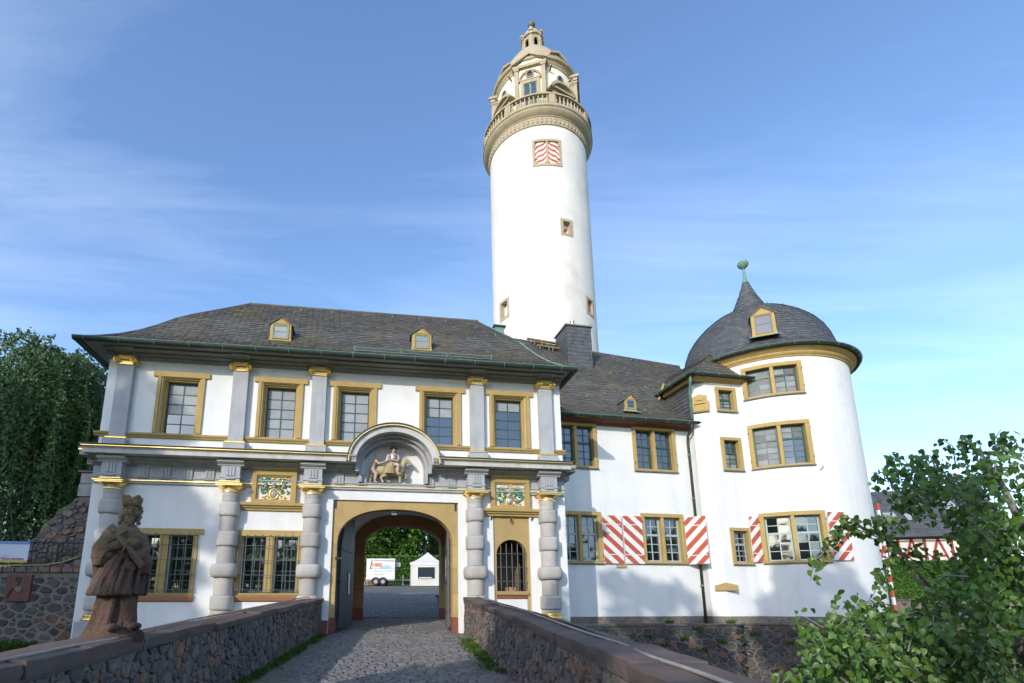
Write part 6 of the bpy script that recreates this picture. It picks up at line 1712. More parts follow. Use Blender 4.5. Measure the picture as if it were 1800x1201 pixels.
# weeping beech left of the gatehouse
def weeping(name, label, base, H, R, leafm, seed, nst=420, ls=0.10, per=46, hem=3.0, bark=BARKG, trunk_r=0.35):
    r = random.Random(seed); t = thing(name, label, 'tree', base)
    wood = MB(); wood.tube([(0, 0, -0.5), (0.1, 0, H * 0.4), (0.0, 0.1, H * 0.75), (0.25, 0, H * 1.0)], [trunk_r, trunk_r * 0.75, trunk_r * 0.45, 0.06], 8)
    lv = MB(); tw = MB()
    limbs = []
    for k in range(26):
        a = 2 * PI * k / 26 + r.uniform(-.2, .2); h0 = H * r.uniform(0.5, 0.97); ln = R * r.uniform(0.45, 1.05) * (1.0 if h0 < H * 0.8 else 0.75)
        d = Vector((math.cos(a), math.sin(a), 0))
        P = [Vector((0, 0, h0)), d * (ln * 0.35) + Vector((0, 0, h0 + r.uniform(0.1, 0.6))), d * (ln * 0.7) + Vector((0, 0, h0 + r.uniform(-.2, 0.5))), d * ln + Vector((0, 0, h0 - r.uniform(0.5, 1.4)))]
        wood.tube(P, [trunk_r * 0.28, trunk_r * 0.2, trunk_r * 0.12, 0.02], 5); limbs.append(P)
    for k in range(nst):
        P = r.choice(limbs); f = r.uniform(0.1, 3.0); i = min(2, int(f)); p = P[i].lerp(P[i + 1], f - i) + Vector((r.gauss(0, .35), r.gauss(0, .35), r.uniform(-.2, .25)))
        out = Vector((p.x, p.y, 0)); 
        if out.length > 0: out.normalize()
        L_ = min(p.z - hem * r.uniform(0.85, 1.5), r.uniform(1.5, H * 0.85))
        if L_ < 0.5: L_ = 0.5
        sw = Vector((r.gauss(0, .2), r.gauss(0, .2), 0)); pts = []; tone = r.random()
        for j in range(per):
            g = j / per
            q = p + out * (0.55 * math.sin(min(1, g * 3) * PI / 2)) + sw * g + Vector((0.08 * math.sin(g * 9 + k), 0.08 * math.cos(g * 7 + k), -L_ * g ** 1.15 + 0.25 * math.sin(min(1, g * 4) * PI)))
            if j % 6 == 0: pts.append(q)
            for _ in range(2):
                o = rdir(r) * 0.8 + Vector((0, 0, -0.7)) + out * 0.3
                lv.cur = tone * 0.45 + r.random() * 0.5
                leaf(lv, q + rdir(r) * 0.10, o, out + rdir(r) * 0.6, ls * r.uniform(0.7, 1.2), 0.75)
        if k % 9 == 0 and len(pts) > 2: tw.tube(pts, 0.012, 3, cap=False)
    wood.build('trunk', bark, t, smooth=True); tw.build('twigs', bark, t, fix=False, kind='stuff'); lv.build('crown', leafm, t, fix=False)
    return t
bb = gw(-13.0, 5.5, 2.0)
weeping('weeping_beech', 'dark green weeping beech with hanging strands left of the gatehouse', bb, 9.3, 5.0, LEAFD, 41, nst=950, per=54, hem=0.5, ls=0.128)
weeping('weeping_beech', 'weeping tree in the courtyard behind the white tent', (1.0, 66, 3.3), 10.5, 5.2, LEAFW, 43, nst=620, per=40, hem=0.4, ls=0.30)
tree('chestnut_tree', 'broad bright green tree behind the trailer, seen through the gateway', (-8.5, 64, 3.3), 17.5, 8.0, 7.2, LEAFC, 44, nclump=300, per=120, ls=0.50, flat=1.0, shell=0.35)
tree('chestnut_tree', 'dark green tree filling the left side of the gateway view', (-17.0, 60, 3.3), 13, 6.0, 6.0, LEAFC, 45, nclump=190, per=110, ls=0.50, flat=1.0, shell=0.3)
# trees behind the viewer, along the approach, that shade the bridge and the lower walls
SH = [(-24.8, -10.5, 21.5, 3.6), (-31.0, -9.5, 22.5, 4.6), (-8.9, -10.0, 18.0, 2.4), (-4.9, -12.5, 18.4, 2.2)]
for k, (x, y, h, rr) in enumerate(SH):
    lab = ['tall leafy tree on the approach bank, shading the left of the facade', 'leafy tree farthest left on the approach bank', 'leafy tree on the approach bank, shading the statue', 'leafy tree on the approach bank nearest the bridge axis'][k]
    tree('lime_tree', lab, (x, y, -0.15), h, h * (0.55 if k < 3 else 0.83), rr, LEAF, 50 + k, nclump=150 if k < 3 else 90, per=(210, 150, 110, 60)[k], ls=0.42, flat=0.95, shell=0.1)

# unseen tree belt added behind the viewer: dark backdrop reflected in the window panes
q = random.Random(58); mb = MB()
for k in range(13000):
    a = rad(q.uniform(95, 265)); d = q.uniform(58, 72); h = (7 + 5 * noise.noise(Vector((a * 7, 0, 0))) + 3 * noise.noise(Vector((a * 23, 2, 0)))) 
    p = Vector((d * math.sin(a), d * math.cos(a), -0.1 + max(3, h + 4) * q.random() ** 0.8)); mb.cur = q.random()
    leaf(mb, p, rdir(q), Vector((0, 0, 1)) + rdir(q), q.uniform(1.2, 2.2), 0.8)
fw = mb.build('backdrop_trees', LEAF, fix=False, kind='stuff'); fw['label'] = 'added tree belt behind the viewer, dark backdrop for the window reflections'; fw['category'] = 'wood'

# ---- linden beside the bridge, right foreground
def PX(x, y, d):
    """point at forward distance d seen at photo position (x, y)"""
    p = rad(12.02837); c, s = math.cos(p), math.sin(p)
    vx = (x - 783.43) / 932.08; vy = -(y - 860.0) / 932.08
    wy = c - vy * s; wz = s + vy * c
    k = d / wy
    return Vector((vx * k, d, 1.7 + wz * k))
r = random.Random(77)
lt = thing('linden_tree', 'young linden with heart-shaped leaves leaning over the moat beside the bridge', 'tree', (7.0, 6.0, -3.3))
off = Vector((7.0, 6.0, -3.3))
wood = MB(); lv = MB()
def twig(pts, rads, n=6): wood.tube([tuple(Vector(p) - off) for p in pts], rads, n)
root = Vector((7.6, 6.2, -3.3))
stem = [root, Vector((7.5, 6.2, -1.5)), PX(1790, 1130, 6.3), PX(1730, 1090, 6.3), PX(1650, 1050, 6.4), PX(1600, 1010, 6.5)]
twig(stem, [0.12, 0.10, 0.07, 0.045, 0.03, 0.015])
stem2 = [Vector((7.5, 6.2, -1.5)), PX(1830, 1050, 6.0), PX(1800, 930, 6.0), PX(1760, 850, 6.1), PX(1720, 790, 6.2)]
twig(stem2, [0.09, 0.06, 0.045, 0.03, 0.012])
stem3 = [PX(1790, 1130, 6.3), PX(1700, 1150, 5.9), PX(1600, 1140, 5.8), PX(1500, 1110, 5.9)]
twig(stem3, [0.05, 0.035, 0.025, 0.012])
def spray(p0, p1, n, ls, drop=0.08, fat=0.22):
    """leafy twig from p0 to p1"""
    mid = p0.lerp(p1, 0.5) + Vector((r.uniform(-.08, .08), r.uniform(-.08, .08), 0.07))
    twig([p0, mid, p1], [0.010, 0.006, 0.003], 4)
    for k in range(n):
        f = (k + r.random()) / n; p = (p0.lerp(mid, f * 2) if f < 0.5 else mid.lerp(p1, f * 2 - 1)) + rdir(r) * fat * (1 - 0.55 * f)
        p.z -= drop * f
        d = Vector((r.gauss(0, .5), r.gauss(0, .5) - 0.15, -0.75 + r.gauss(0, .35)))
        lv.cur = r.random()
        heart(lv, p - off, d, Vector((r.gauss(-0.35, .5), -0.9 + r.gauss(0, .45), 0.5 + r.gauss(0, .35))), ls * r.uniform(0.62, 1.2))
# upper mass
import itertools
def inpoly(x, y, P):
    c = False
    for i in range(len(P)):
        (x1, y1), (x2, y2) = P[i], P[(i + 1) % len(P)]
        if (y1 > y) != (y2 > y) and x < (x2 - x1) * (y - y1) / (y2 - y1) + x1: c = not c
    return c
mass1 = [(1670, 890), (1620, 862), (1560, 866), (1545, 850), (1580, 838), (1630, 822), (1660, 800), (1690, 820), (1740, 800), (1800, 790), (1990, 800), (1990, 1300), (1650, 1300), (1640, 1180), (1660, 1120), (1680, 1060), (1675, 1010), (1690, 950)]
mass2 = [(1440, 1130), (1455, 1090), (1500, 1075), (1560, 1080), (1620, 1070), (1680, 1080), (1700, 1300), (1410, 1300), (1425, 1180)]
def fill(P, n, dlo, dhi, nl, ls):
    xs = [p[0] for p in P]; ys_ = [p[1] for p in P]; k = 0
    while k < n:
        x, y = r.uniform(min(xs), max(xs)), r.uniform(min(ys_), max(ys_))
        if not inpoly(x, y, P): continue
        d = r.uniform(dlo, dhi); p = PX(x, y, d); q = PX(x - r.uniform(-25, 60), y + r.uniform(-35, 30), d + r.uniform(-.3, .3))
        spray(p, q, nl, ls); k += 1
fill(mass1, 360, 5.4, 7.4, 25, 0.074)
fill(mass2, 155, 5.3, 6.8, 25, 0.072)
# fine sprays that stick out of the mass
for (x0, y0, x1, y1, n) in [(1640, 1010, 1560, 950, 16), (1560, 950, 1490, 925, 18), (1500, 925, 1455, 950, 16), (1470, 945, 1440, 985, 12), (1445, 975, 1425, 1020, 9), (1560, 955, 1530, 905, 10), (1560, 960, 1545, 1040, 12), (1545, 1010, 1535, 1050, 9), (1620, 900, 1570, 890, 10), (1610, 850, 1555, 800, 8), (1680, 820, 1650, 770, 10), (1560, 830, 1525, 855, 10), (1770, 800, 1760, 755, 8), (1790, 800, 1740, 775, 7), (1500, 1100, 1455, 1085, 12), (1490, 1140, 1430, 1150, 12), (1540, 1075, 1500, 1060, 8), (1600, 905, 1590, 870, 12), (1640, 980, 1600, 960, 14), (1520, 930, 1480, 910, 10), (1700, 795, 1690, 765, 7), (1620, 830, 1600, 800, 8), (1480, 1180, 1420, 1195, 14), (1590, 930, 1555, 905, 10)]:
    d = r.uniform(5.9, 6.6); spray(PX(x0, y0, d), PX(x1, y1, d - 0.1), int(n * 2.2), 0.076, 0.04, 0.10)
twig([PX(1650, 1050, 6.4), PX(1600, 990, 6.4), PX(1560, 950, 6.4), PX(1490, 925, 6.4), PX(1445, 970, 6.4)], [0.02, 0.014, 0.010, 0.007, 0.004], 5)
twig([PX(1600, 1140, 5.8), PX(1560, 1062, 6.0), PX(1520, 1060, 6.0), PX(1490, 1085, 6.0)], [0.014, 0.01, 0.008, 0.004], 5)
wood.build('trunk', BARKG, lt, smooth=True); lv.build('crown', LEAFF, lt, fix=False, smooth=True)

# hedge by the far house, clipped box
def hedge(name, label, x0, x1, y0, y1, z0, z1, m, seed, n=9000, ls=0.10):
    q = random.Random(seed); mb = MB(); mb.box(x0 + .1, x1 - .1, y0 + .1, y1 - .1, z0, z1 - .1)
    for k in range(n):
        f = q.random()
        if f < 0.6: p = Vector((q.uniform(x0, x1), y0 + abs(q.gauss(0, .08)), q.uniform(z0, z1)))
        elif f < 0.85: p = Vector((q.uniform(x0, x1), q.uniform(y0, y1), z1 - abs(q.gauss(0, .08))))
        else: p = Vector((x0 + abs(q.gauss(0, .08)), q.uniform(y0, y1), q.uniform(z0, z1)))
        mb.cur = q.random(); leaf(mb, p, rdir(q) + Vector((0, -0.5, 0.3)), Vector((0, -0.6, 1)), ls * q.uniform(.6, 1.2), 0.7)
    o = mb.build(name, m, fix=False); tag(o, label, 'hedge'); return o
hedge('courtyard_shrubs', 'dense green shrubbery behind the trailer and the tent', -16, 8, 57.0, 58.6, 3.2, 6.4, LEAFC, 62, 16000, 0.34)
hedge('clipped_hedge', 'sunlit clipped green hedge in front of the half-timbered house', 21.5, 30.0, 26.6, 27.9, 0.9, 3.7, LEAFC, 61, 14000, 0.13)

# weeds at the foot of the parapets, on the moat wall and beside the stone wall
r = random.Random(91)
def tuft(mb, p, n, h, spread, ls):
    for k in range(n):
        a = r.uniform(0, 2 * PI); b = Vector((math.cos(a), math.sin(a), 0)); q = p + b * (spread * r.random())
        d = b * r.uniform(0.2, 0.9) + Vector((0, 0, r.uniform(0.4, 1.2)))
        mb.cur = r.random(); leaf(mb, q + Vector((0, 0, h * r.random() * 0.6)), d, Vector((b.y, -b.x, 0.2)), ls * r.uniform(0.6, 1.4), 0.32)
mb = MB()
for k in range(190):
    y = 7.8 + 7.6 * r.random() ** 0.9; dens = 0.5 + 0.5 * noise.noise(Vector((y * 1.1, 3, 0)))
    if r.random() > dens * 1.1: continue
    tuft(mb, Vector((LPX(y) + 0.03 + abs(r.gauss(0, 0.10)), y, deck(y) - 0.01)), 26, 0.06, 0.10, 0.075)
for k in range(130):
    y = 9.0 + 5.6 * r.random(); dens = max(0, 1 - abs(y - 12.6) / 3.0)
    if r.random() > dens: continue
    tuft(mb, Vector((RPX(y) - 0.05 - abs(r.gauss(0, 0.16)), y, deck(y) - 0.01)), 26, 0.06, 0.10, 0.075)
for k in range(420):
    s = r.choice(setts); tuft(mb, Vector((s[0] + s[2] / 2, s[1] + s[3] / 2, s[4])), 5, 0.01, 0.04, 0.03)
w_ = mb.build('bridge_weeds', WEED, fix=False, kind='stuff'); w_['label'] = 'low green weeds growing at the foot of the parapets and between setts'; w_['category'] = 'weeds'
mb = MB()
for (s, z) in [(2.6, 0.55), (3.2, 0.25), (3.9, 0.45), (4.4, 0.75), (4.5, 0.1), (5.2, 0.35), (2.2, 0.3), (6.2, 0.5), (7.4, 0.55), (8.4, 0.3), (5.6, 0.98), (3.4, 0.98)]:
    p, n_ = along(s); tuft(mb, p + n_ * 0.08 + Vector((0, 0, z)), 60, 0.12, 0.16, 0.10)
w_ = mb.build('wall_plants', WEED, fix=False, kind='stuff'); w_['label'] = 'small green plants rooted in the joints of the moat wall'; w_['category'] = 'plants'
mb = MB()
for k in range(60):
    p = gw(-11.2 + 1.6 * r.random(), 0.15 - 0.6 * r.random(), 0.35 + 0.25 * r.random()); tuft(mb, p, 22, 0.12, 0.14, 0.10)
w_ = mb.build('wall_foot_weeds', WEED, fix=False, kind='stuff'); w_['label'] = 'green weeds on the rocky foot of the dark stone wall'; w_['category'] = 'weeds'
mb = MB(); mb.grid(lambda s, t: tuple(gw(-16 + 7.2 * s, 0.34 - 3.0 * t, 0.42 - 2.8 * t ** 0.8 + 0.18 * noise.noise(Vector((s * 9, t * 6, 0))))), 40, 14); struct(mb.build('rocky_bank', mat('bank_rock', (0.09, 0.085, 0.075), (0.15, 0.13, 0.10), scale=3, bump=1.0, bscale=9, spots=(2, .55, (.05, .08, .02), .8)), fix=False, smooth=True))
# ================================================================== COURTYARD THINGS
TZ = deck(52)
tr = thing('box_trailer', 'white twin-axle refrigerated box trailer with blue and orange print seen through the gate', 'trailer', (-6.05, 51.5, TZ - 0.02), rad(2))
mb = MB(); mb.box(-1.45, 1.22, -1.0, 1.0, 0.52, 2.42); mb.build('box', WHITEP, tr, bevel=0.03)
mb = MB(); mb.box(-1.48, 1.25, -1.03, 1.03, 2.42, 2.48); mb.build('roof_edge', WHITEP, tr)
mb = MB(); mb.box(-1.35, 1.2, -0.9, 0.9, 0.42, 0.52); mb.tube([(1.2, -0.5, 0.5), (2.3, 0, 0.5)], 0.05, 6); mb.tube([(1.2, 0.5, 0.5), (2.3, 0, 0.5)], 0.05, 6); mb.tube([(2.2, 0, 0.5), (2.75, 0, 0.52)], 0.05, 6); mb.build('drawbar', METAL, tr)
mb = MB(); mb.tube([(1.95, 0.1, 0.15), (1.95, 0.1, 1.0)], 0.045, 8); mb.lathe([(0.12, -0.05), (0.12, 0.05)], 10, (1.95, 0.1, 0.12)); mb.build('jockey_wheel', METAL, tr)
for x in (-0.55, 0.12):
    for s in (-1, 1):
        def wh(mb, r0, r1, y0, y1):
            mb.lathe([(r0, y0), (r1 * 0.96, y0), (r1, y0 + 0.03), (r1, y1 - 0.03), (r1 * 0.96, y1), (r0, y1)], 20); mb.v = [(x + a, s * 0.98 + c, 0.33 + b) for a, b, c in mb.v]
        mb = MB(); wh(mb, 0.18, 0.33, -0.1, 0.1); w = mb.build('wheel', TYRE, tr, autosmooth=40)
        mb = MB(); wh(mb, 0.02, 0.19, -0.105, 0.105); mb.build('rim', METAL, w, autosmooth=40)
    mb = MB(); mb.tube([(x + 0.38 * math.cos(PI * k / 10), -1.0, 0.34 + 0.38 * math.sin(PI * k / 10)) for k in range(11)], 0.05, 5); mb.build('mudguard', TYRE, tr)
mb = MB(); mb.box(1.23, 1.68, -0.35, 0.35, 1.75, 2.2); mb.build('cooling_unit', WHITEP, tr, bevel=0.03)
mb = MB(); mb.box(1.222, 1.245, -0.95, 0.95, 0.6, 2.38); mb.build('front_panel', IRON, tr)
BLUEP = mat('blue_print_light', (0.22, 0.45, 0.66), (0.55, 0.66, 0.75), scale=2.5); NAVY = mat('navy_print', (0.03, 0.07, 0.16)); ORANGE = mat('orange_print', (0.75, 0.20, 0.06)); GREYP = mat('grey_print', (0.16, 0.17, 0.18))
mb = MB(); mb.prism_y([(-1.1, 1.50), (1.12, 1.50), (1.12, 1.62), (0.9, 1.72), (0.5, 1.95), (0.05, 1.86), (-0.25, 1.58), (-0.9, 1.6)], -1.008, -1.001); mb.build('blue_wave', BLUEP, tr)
mb = MB(); mb.prism_y([(-1.15, 1.5), (-1.0, 2.3), (1.15, 2.3), (1.15, 2.22), (-0.92, 2.26), (-1.05, 1.55)], -1.012, -1.006); mb.prism_y([(-1.15, 1.5), (-1.05, 1.5), (-0.9, 1.6), (-1.05, 1.65)], -1.013, -1.006); mb.build('swoosh', NAVY, tr)
text('HMS', 0.50, ORANGE, tr, (-0.95, -1.016, 1.72), (PI / 2, 0, 0), bold=0.02)
text('HMS - Haustürservice Grassmann', 0.13, GREYP, tr, (-0.72, -1.006, 1.28), (PI / 2, 0, 0), bold=0.004)
text('Kühl- und Tiefkühlanhänger Vermietung', 0.10, GREYP, tr, (-1.12, -1.006, 1.10), (PI / 2, 0, 0))
text('(0 69) 31 26 18', 0.15, GREYP, tr, (-0.72, -1.006, 0.92), (PI / 2, 0, 0), bold=0.004)
for (x, z) in ((-1.3, 0.75), (1.0, 0.75)):
    mb = MB(); mb.ball((x, -1.0, z), 0.04, 8); mb.build('marker_lamp', ORANGE, tr)
mb = MB(); mb.tube([(-1.35, -0.95, 0.0), (-1.35, -0.95, 0.55)], 0.035, 6); mb.build('prop_stand', METAL, tr)
# timber stack behind the trailer
pal = thing('pallet_stack', 'small stack of pale wooden pallets at the trailer\'s rear end', 'pallets', (-7.55, 53.3, TZ), rad(5))
for k in range(3):
    mb = MB(); mb.box(-0.5, 0.6, -0.4, 0.4, 0.14 * k, 0.14 * k + 0.03); mb.box(-0.5, 0.6, -0.4, 0.4, 0.14 * k + 0.11, 0.14 * k + 0.138); mb.box(-0.5, -0.4, -0.4, 0.4, 0.14 * k + .03, 0.14 * k + .11); mb.box(0.5, 0.6, -0.4, 0.4, 0.14 * k + .03, 0.14 * k + .11); mb.build('pallet', WOODP, pal)
mb = MB(); mb.box(-0.4, 0.0, -0.3, 0.3, 0.43, 0.8); mb.build('crate', WOODP, pal)
# party tent
TT = deck(51)
tn = thing('party_tent', 'white pavilion tent with pointed roof and one clear window in the courtyard', 'tent', (-1.72, 51.5, TT - 0.02), rad(-3))
mb = MB()
for k in range(4):
    a = PI / 2 * k; ca, sa_ = math.cos(a), math.sin(a)
    def side(s, t, ca=ca, sa_=sa_):
        x = (-1.48 + 2.96 * s); y = -1.48 - 0.03 * math.sin(s * 9) * (1 - t); z = 2.1 * t + 0.0
        return (x * ca - y * sa_, x * sa_ + y * ca, z)
    mb.grid(side, 14, 6)
mb.build('canvas_wall', CANVAS, tn, fix=False, smooth=True)
mb = MB()
for k in range(4):
    a = PI / 2 * k; ca, sa_ = math.cos(a), math.sin(a)
    def roofp(s, t, ca=ca, sa_=sa_):
        h = 1.54 * (1 - t) + 0.0; x = -h + 2 * h * s; y = -h; z = 2.16 + 1.08 * t ** 1.35
        return (x * ca - y * sa_, x * sa_ + y * ca, z)
    mb.grid(roofp, 8, 8)
    def val(s, t, ca=ca, sa_=sa_):
        x = -1.54 + 3.08 * s; y = -1.54; z = 1.92 + 0.24 * t
        return (x * ca - y * sa_, x * sa_ + y * ca, z)
    mb.grid(val, 6, 1)
mb.build('canvas_roof', mat('roof_canvas', (0.80, 0.79, 0.76), (0.76, 0.75, 0.72), rough=0.7, translucent=0.2), tn, fix=False)
mb = MB(); mb.box(-0.80, 0.80, -1.535, -1.525, 0.66, 1.72); mb.build('clear_window', GLASS, tn)
mb = MB(); ring(mb, (-0.86, 0.86, 0.6, 1.78), (-0.80, 0.80, 0.66, 1.72), -1.545, -1.52); mb.build('window_hem', WHITEP, tn)
mb = MB(); mb.box(-0.7, 0.5, -1.540, -1.537, 0.72, 0.80); mb.build('table_behind_window', CANVAS, tn)
for x in (-1.5, 1.5):
    mb = MB(); mb.tube([(x, -1.5, 0), (x, -1.5, 2.15)], 0.03, 6); mb.build('tent_pole', METAL, tn)
# dark bench inside the courtyard at the right of the passage
bn_ = thing('stone_bench', 'dark low bench at the right edge of the gateway view', 'bench', (0.35, 30.0, deck(30)), rad(8))
mb = MB(); mb.box(-0.9, 0.9, -0.25, 0.25, 0.36, 0.46); mb.build('seat', IRONB, bn_, bevel=0.01)
for x in (-0.7, 0.7):
    mb = MB(); mb.box(x - 0.08, x + 0.08, -0.2, 0.2, 0, 0.36); mb.build('leg', IRONB, bn_)
mb = MB(); mb.box(-0.55, 0.9, 0.2, 0.27, 0.6, 0.75); mb.build('backrest', IRONB, bn_)

# ================================================================== HALF-TIMBERED HOUSE far right
hs = thing('half_timbered_house', 'half-timbered house with red beams and slate roof behind the round tower', 'house', (29.5, 34.5, 0.9), rad(-14))
HWALL = mat('house_plaster', (0.72, 0.69, 0.63), (0.66, 0.63, 0.57), scale=2); PINK = mat('salmon_plaster', (0.55, 0.22, 0.15), (0.50, 0.20, 0.14), scale=2); BEAM = mat('red_beam', (0.33, 0.05, 0.045), (0.27, 0.045, 0.04), scale=4)
mb = MB(); mb.box(-4.5, 6, 0, 6, 2.6, 5.0); mb.build('upper_wall', HWALL, hs)
mb = MB(); mb.box(-4.4, 6, 0.1, 6, 0, 2.6); mb.build('lower_wall', PINK, hs)
def beam(a, b, w=0.16):
    mb = MB(); A_, B_ = Vector((a[0], 0, a[1])), Vector((b[0], 0, b[1])); d = (B_ - A_).normalized(); n_ = Vector((-d.z, 0, d.x)) * w / 2
    mb.prism_y([((A_ + n_).x, (A_ + n_).z), ((B_ + n_).x, (B_ + n_).z), ((B_ - n_).x, (B_ - n_).z), ((A_ - n_).x, (A_ - n_).z)], -0.04, -0.002); mb.build('timber_beam', BEAM, hs)
for z in (2.7, 4.92): beam((-4.5, z), (6, z), 0.2)
for k in range(8):
    x = -4.4 + 1.45 * k; beam((x, 2.8), (x, 4.82))
    if k < 7:
        beam((x + 0.1, 2.85), (x + 0.75, 4.8), 0.13); beam((x + 1.35, 2.85), (x + 0.75, 4.8), 0.13); beam((x + 0.35, 3.7), (x + 1.1, 3.7), 0.13)
def HR(s, t): return (-4.9 + 11.4 * s, -0.5 + 3.5 * t, 4.95 + 3.6 * t)
mb = MB(); mb.grid(HR, 4, 4); mb.quad((6.5, 6.5, 4.95), (-4.9, 6.5, 4.95), (-4.9, 3, 8.55), (6.5, 3, 8.55)); mb.add([(-4.5, 0, 5), (-4.5, 6, 5), (-4.5, 3, 8.4)], [(0, 1, 2)]); hr = mb.build('roof', SLATE2, hs, fix=False)
mb = MB(); slates(mb, HR, 20, 0.3); mb.build('slates', SLATE2, hr, fix=False, kind='stuff')
for (s, t) in ((0.18, 0.62), (0.42, 0.30), (0.52, 0.30), (0.75, 0.5)):
    p = Vector(HR(s, t)); q = Vector(HR(s + 0.06, t)); u_ = Vector((0, 0.62, 0.64)) * 1.0; up = Vector((0, -0.07, 0.07))
    mb = MB(); mb.add([p + up, q + up, q + u_ + up, p + u_ + up], [(0, 1, 2, 3)]); mb.build('skylight', PANE_PALE, hs, fix=False)
for k in range(5):
    x = -3.6 + 2.2 * k; mb = MB(); mb.box(x, x + 0.7, -0.01, 0.09, 0.9, 2.1); w = mb.build('window', WHITEP, hs); mb = MB(); mb.box(x + 0.06, x + 0.64, -0.02, -0.011, 0.96, 2.04); mb.build('pane', GLASS, w)
gutter([(-4.9, -0.58, 4.92), (6.5, -0.58, 4.92)], hs, 0.07, clip=False)
# red and white posts beside the round tower
for k, dx in enumerate((0.0, 0.42)):
    fp = thing('striped_post', ['red and white striped post beside the round tower, left of two', 'red and white striped post beside the round tower, right of two'][k], 'post', (20.25 + dx, 25.0, 0.9), 0, 'striped posts by the round tower')
    for j in range(16):
        mb = MB(); mb.box(-0.05, 0.05, -0.05, 0.05, j * 0.34, (j + 1) * 0.34 - 0.001); mb.build('painted_band', SHUT_R if j % 2 else SHUT_W, fp)
# low stone garden wall under the hedge
gwl = MB(); gwl.box(20.3, 34, 25.6, 26.0, 0.5, 1.75); gwl_o = gwl.build('garden_wall', MORTAR); tag(gwl_o, 'low pale stone garden wall below the clipped hedge', 'wall')
rng = random.Random(71)
rubble(gwl_o, cells(8.0, 0.8, 0.2, 1.6, rng), lambda s, z, o: (20.3 + s, 25.6 - o, 0.9 + z), GREYR, rng, lambda c: c[0][0], gap=0.012)
for k in range(9):
    mb = MB(); mb.box(20.25 + k * 0.9, 21.14 + k * 0.9, 25.55, 26.05, 1.752, 1.84); mb.build('coping_slab', COPING, gwl_o)
# golden-walled house glimpsed beyond the beech
yh = thing('ochre_house', 'ochre house wall glimpsed far left under the weeping beech', 'house', tuple(gw(-24, 30, 2.5)), GA)
mb = MB(); mb.box(-6, 5, 0, 6, 0, 3.0); mb.build('wall', OCHRE, yh); mb = MB(); mb.prism_x([(-0.5, 3.0), (6.5, 3.0), (3, 6)], -6.3, 5.3); mb.build('roof', SLATE2, yh)
# left terrace behind the railing
mb = MB(); mb.prism_z([tuple(gw(-60, 0.6, 0).xy), tuple(gw(-8.85, 0.6, 0).xy), tuple(gw(-8.85, 14, 0).xy), tuple(gw(-60, 60, 0).xy)], 0.5, 2.62); struct(mb.build('upper_terrace', MATS['terrace_earth']))
# ================================================================== SCULPTURE
SANDR = mat('weathered_statue_stone', (0.095, 0.05, 0.037), (0.12, 0.078, 0.056), rough=0.95, scale=2.2, bump=1.0, bscale=28, spots=(3.0, 0.52, (0.03, 0.027, 0.026), 0.8))
# upper parts of the figure turn olive ochre (by height on the object)
nt = SANDR.node_tree; N = nt.nodes; Lk = nt.links
b = N['Principled BSDF']; src = b.inputs['Base Color'].links[0].from_socket
tc = N.new('ShaderNodeTexCoord'); sx = N.new('ShaderNodeSeparateXYZ'); Lk.new(tc.outputs['Object'], sx.inputs[0])
nz = N.new('ShaderNodeTexNoise'); nz.inputs['Scale'].default_value = 4; Lk.new(tc.outputs['Object'], nz.inputs['Vector'])
ad = N.new('ShaderNodeMath'); ad.operation = 'MULTIPLY_ADD'; ad.inputs[1].default_value = 0.5; Lk.new(nz.outputs[0], ad.inputs[0]); Lk.new(sx.outputs['Z'], ad.inputs[2])
mr = N.new('ShaderNodeMapRange'); mr.inputs['From Min'].default_value = 0.98; mr.inputs['From Max'].default_value = 1.42; Lk.new(ad.outputs[0], mr.inputs['Value'])
mx = N.new('ShaderNodeMixRGB'); mx.inputs[2].default_value = (0.165, 0.128, 0.07, 1); Lk.new(mr.outputs[0], mx.inputs[0]); Lk.new(src, mx.inputs[1]); Lk.new(mx.outputs[0], b.inputs['Base Color'])

# saint on the parapet: pleated gown over a long cassock, fur cape, square cap, crucifix held across the chest
ST = (-3.33, 5.5); SZ = deck(5.5) + PH + 0.095
saint = thing('saint_statue', 'weathered sandstone saint in robes and square cap holding a crucifix on the parapet', 'statue', (ST[0], ST[1], SZ), rad(20))
saint.scale = (0.87, 0.92, 0.975)
def loft(mb, rings, n=48):
    """rings: (z, cx, cy, rx, ry, folds amplitude, fold count, phase)"""
    vs = []; fs = []
    for (z, cx, cy, rx, ry, am, fc, ph) in rings:
        for i in range(n):
            a = 2 * PI * i / n
            k = 1 + am * (0.6 * math.sin(fc * a + ph) + 0.4 * math.sin((fc * 1.7) * a + 1.3 + ph * 0.7))
            vs.append((cx + rx * k * math.cos(a), cy + ry * k * math.sin(a), z))
    for j in range(len(rings) - 1):
        for i in range(n):
            i2 = (i + 1) % n; fs.append((j * n + i, j * n + i2, (j + 1) * n + i2, (j + 1) * n + i))
    fs += [tuple(reversed(range(n))), tuple((len(rings) - 1) * n + i for i in range(n))]
    mb.add(vs, fs)
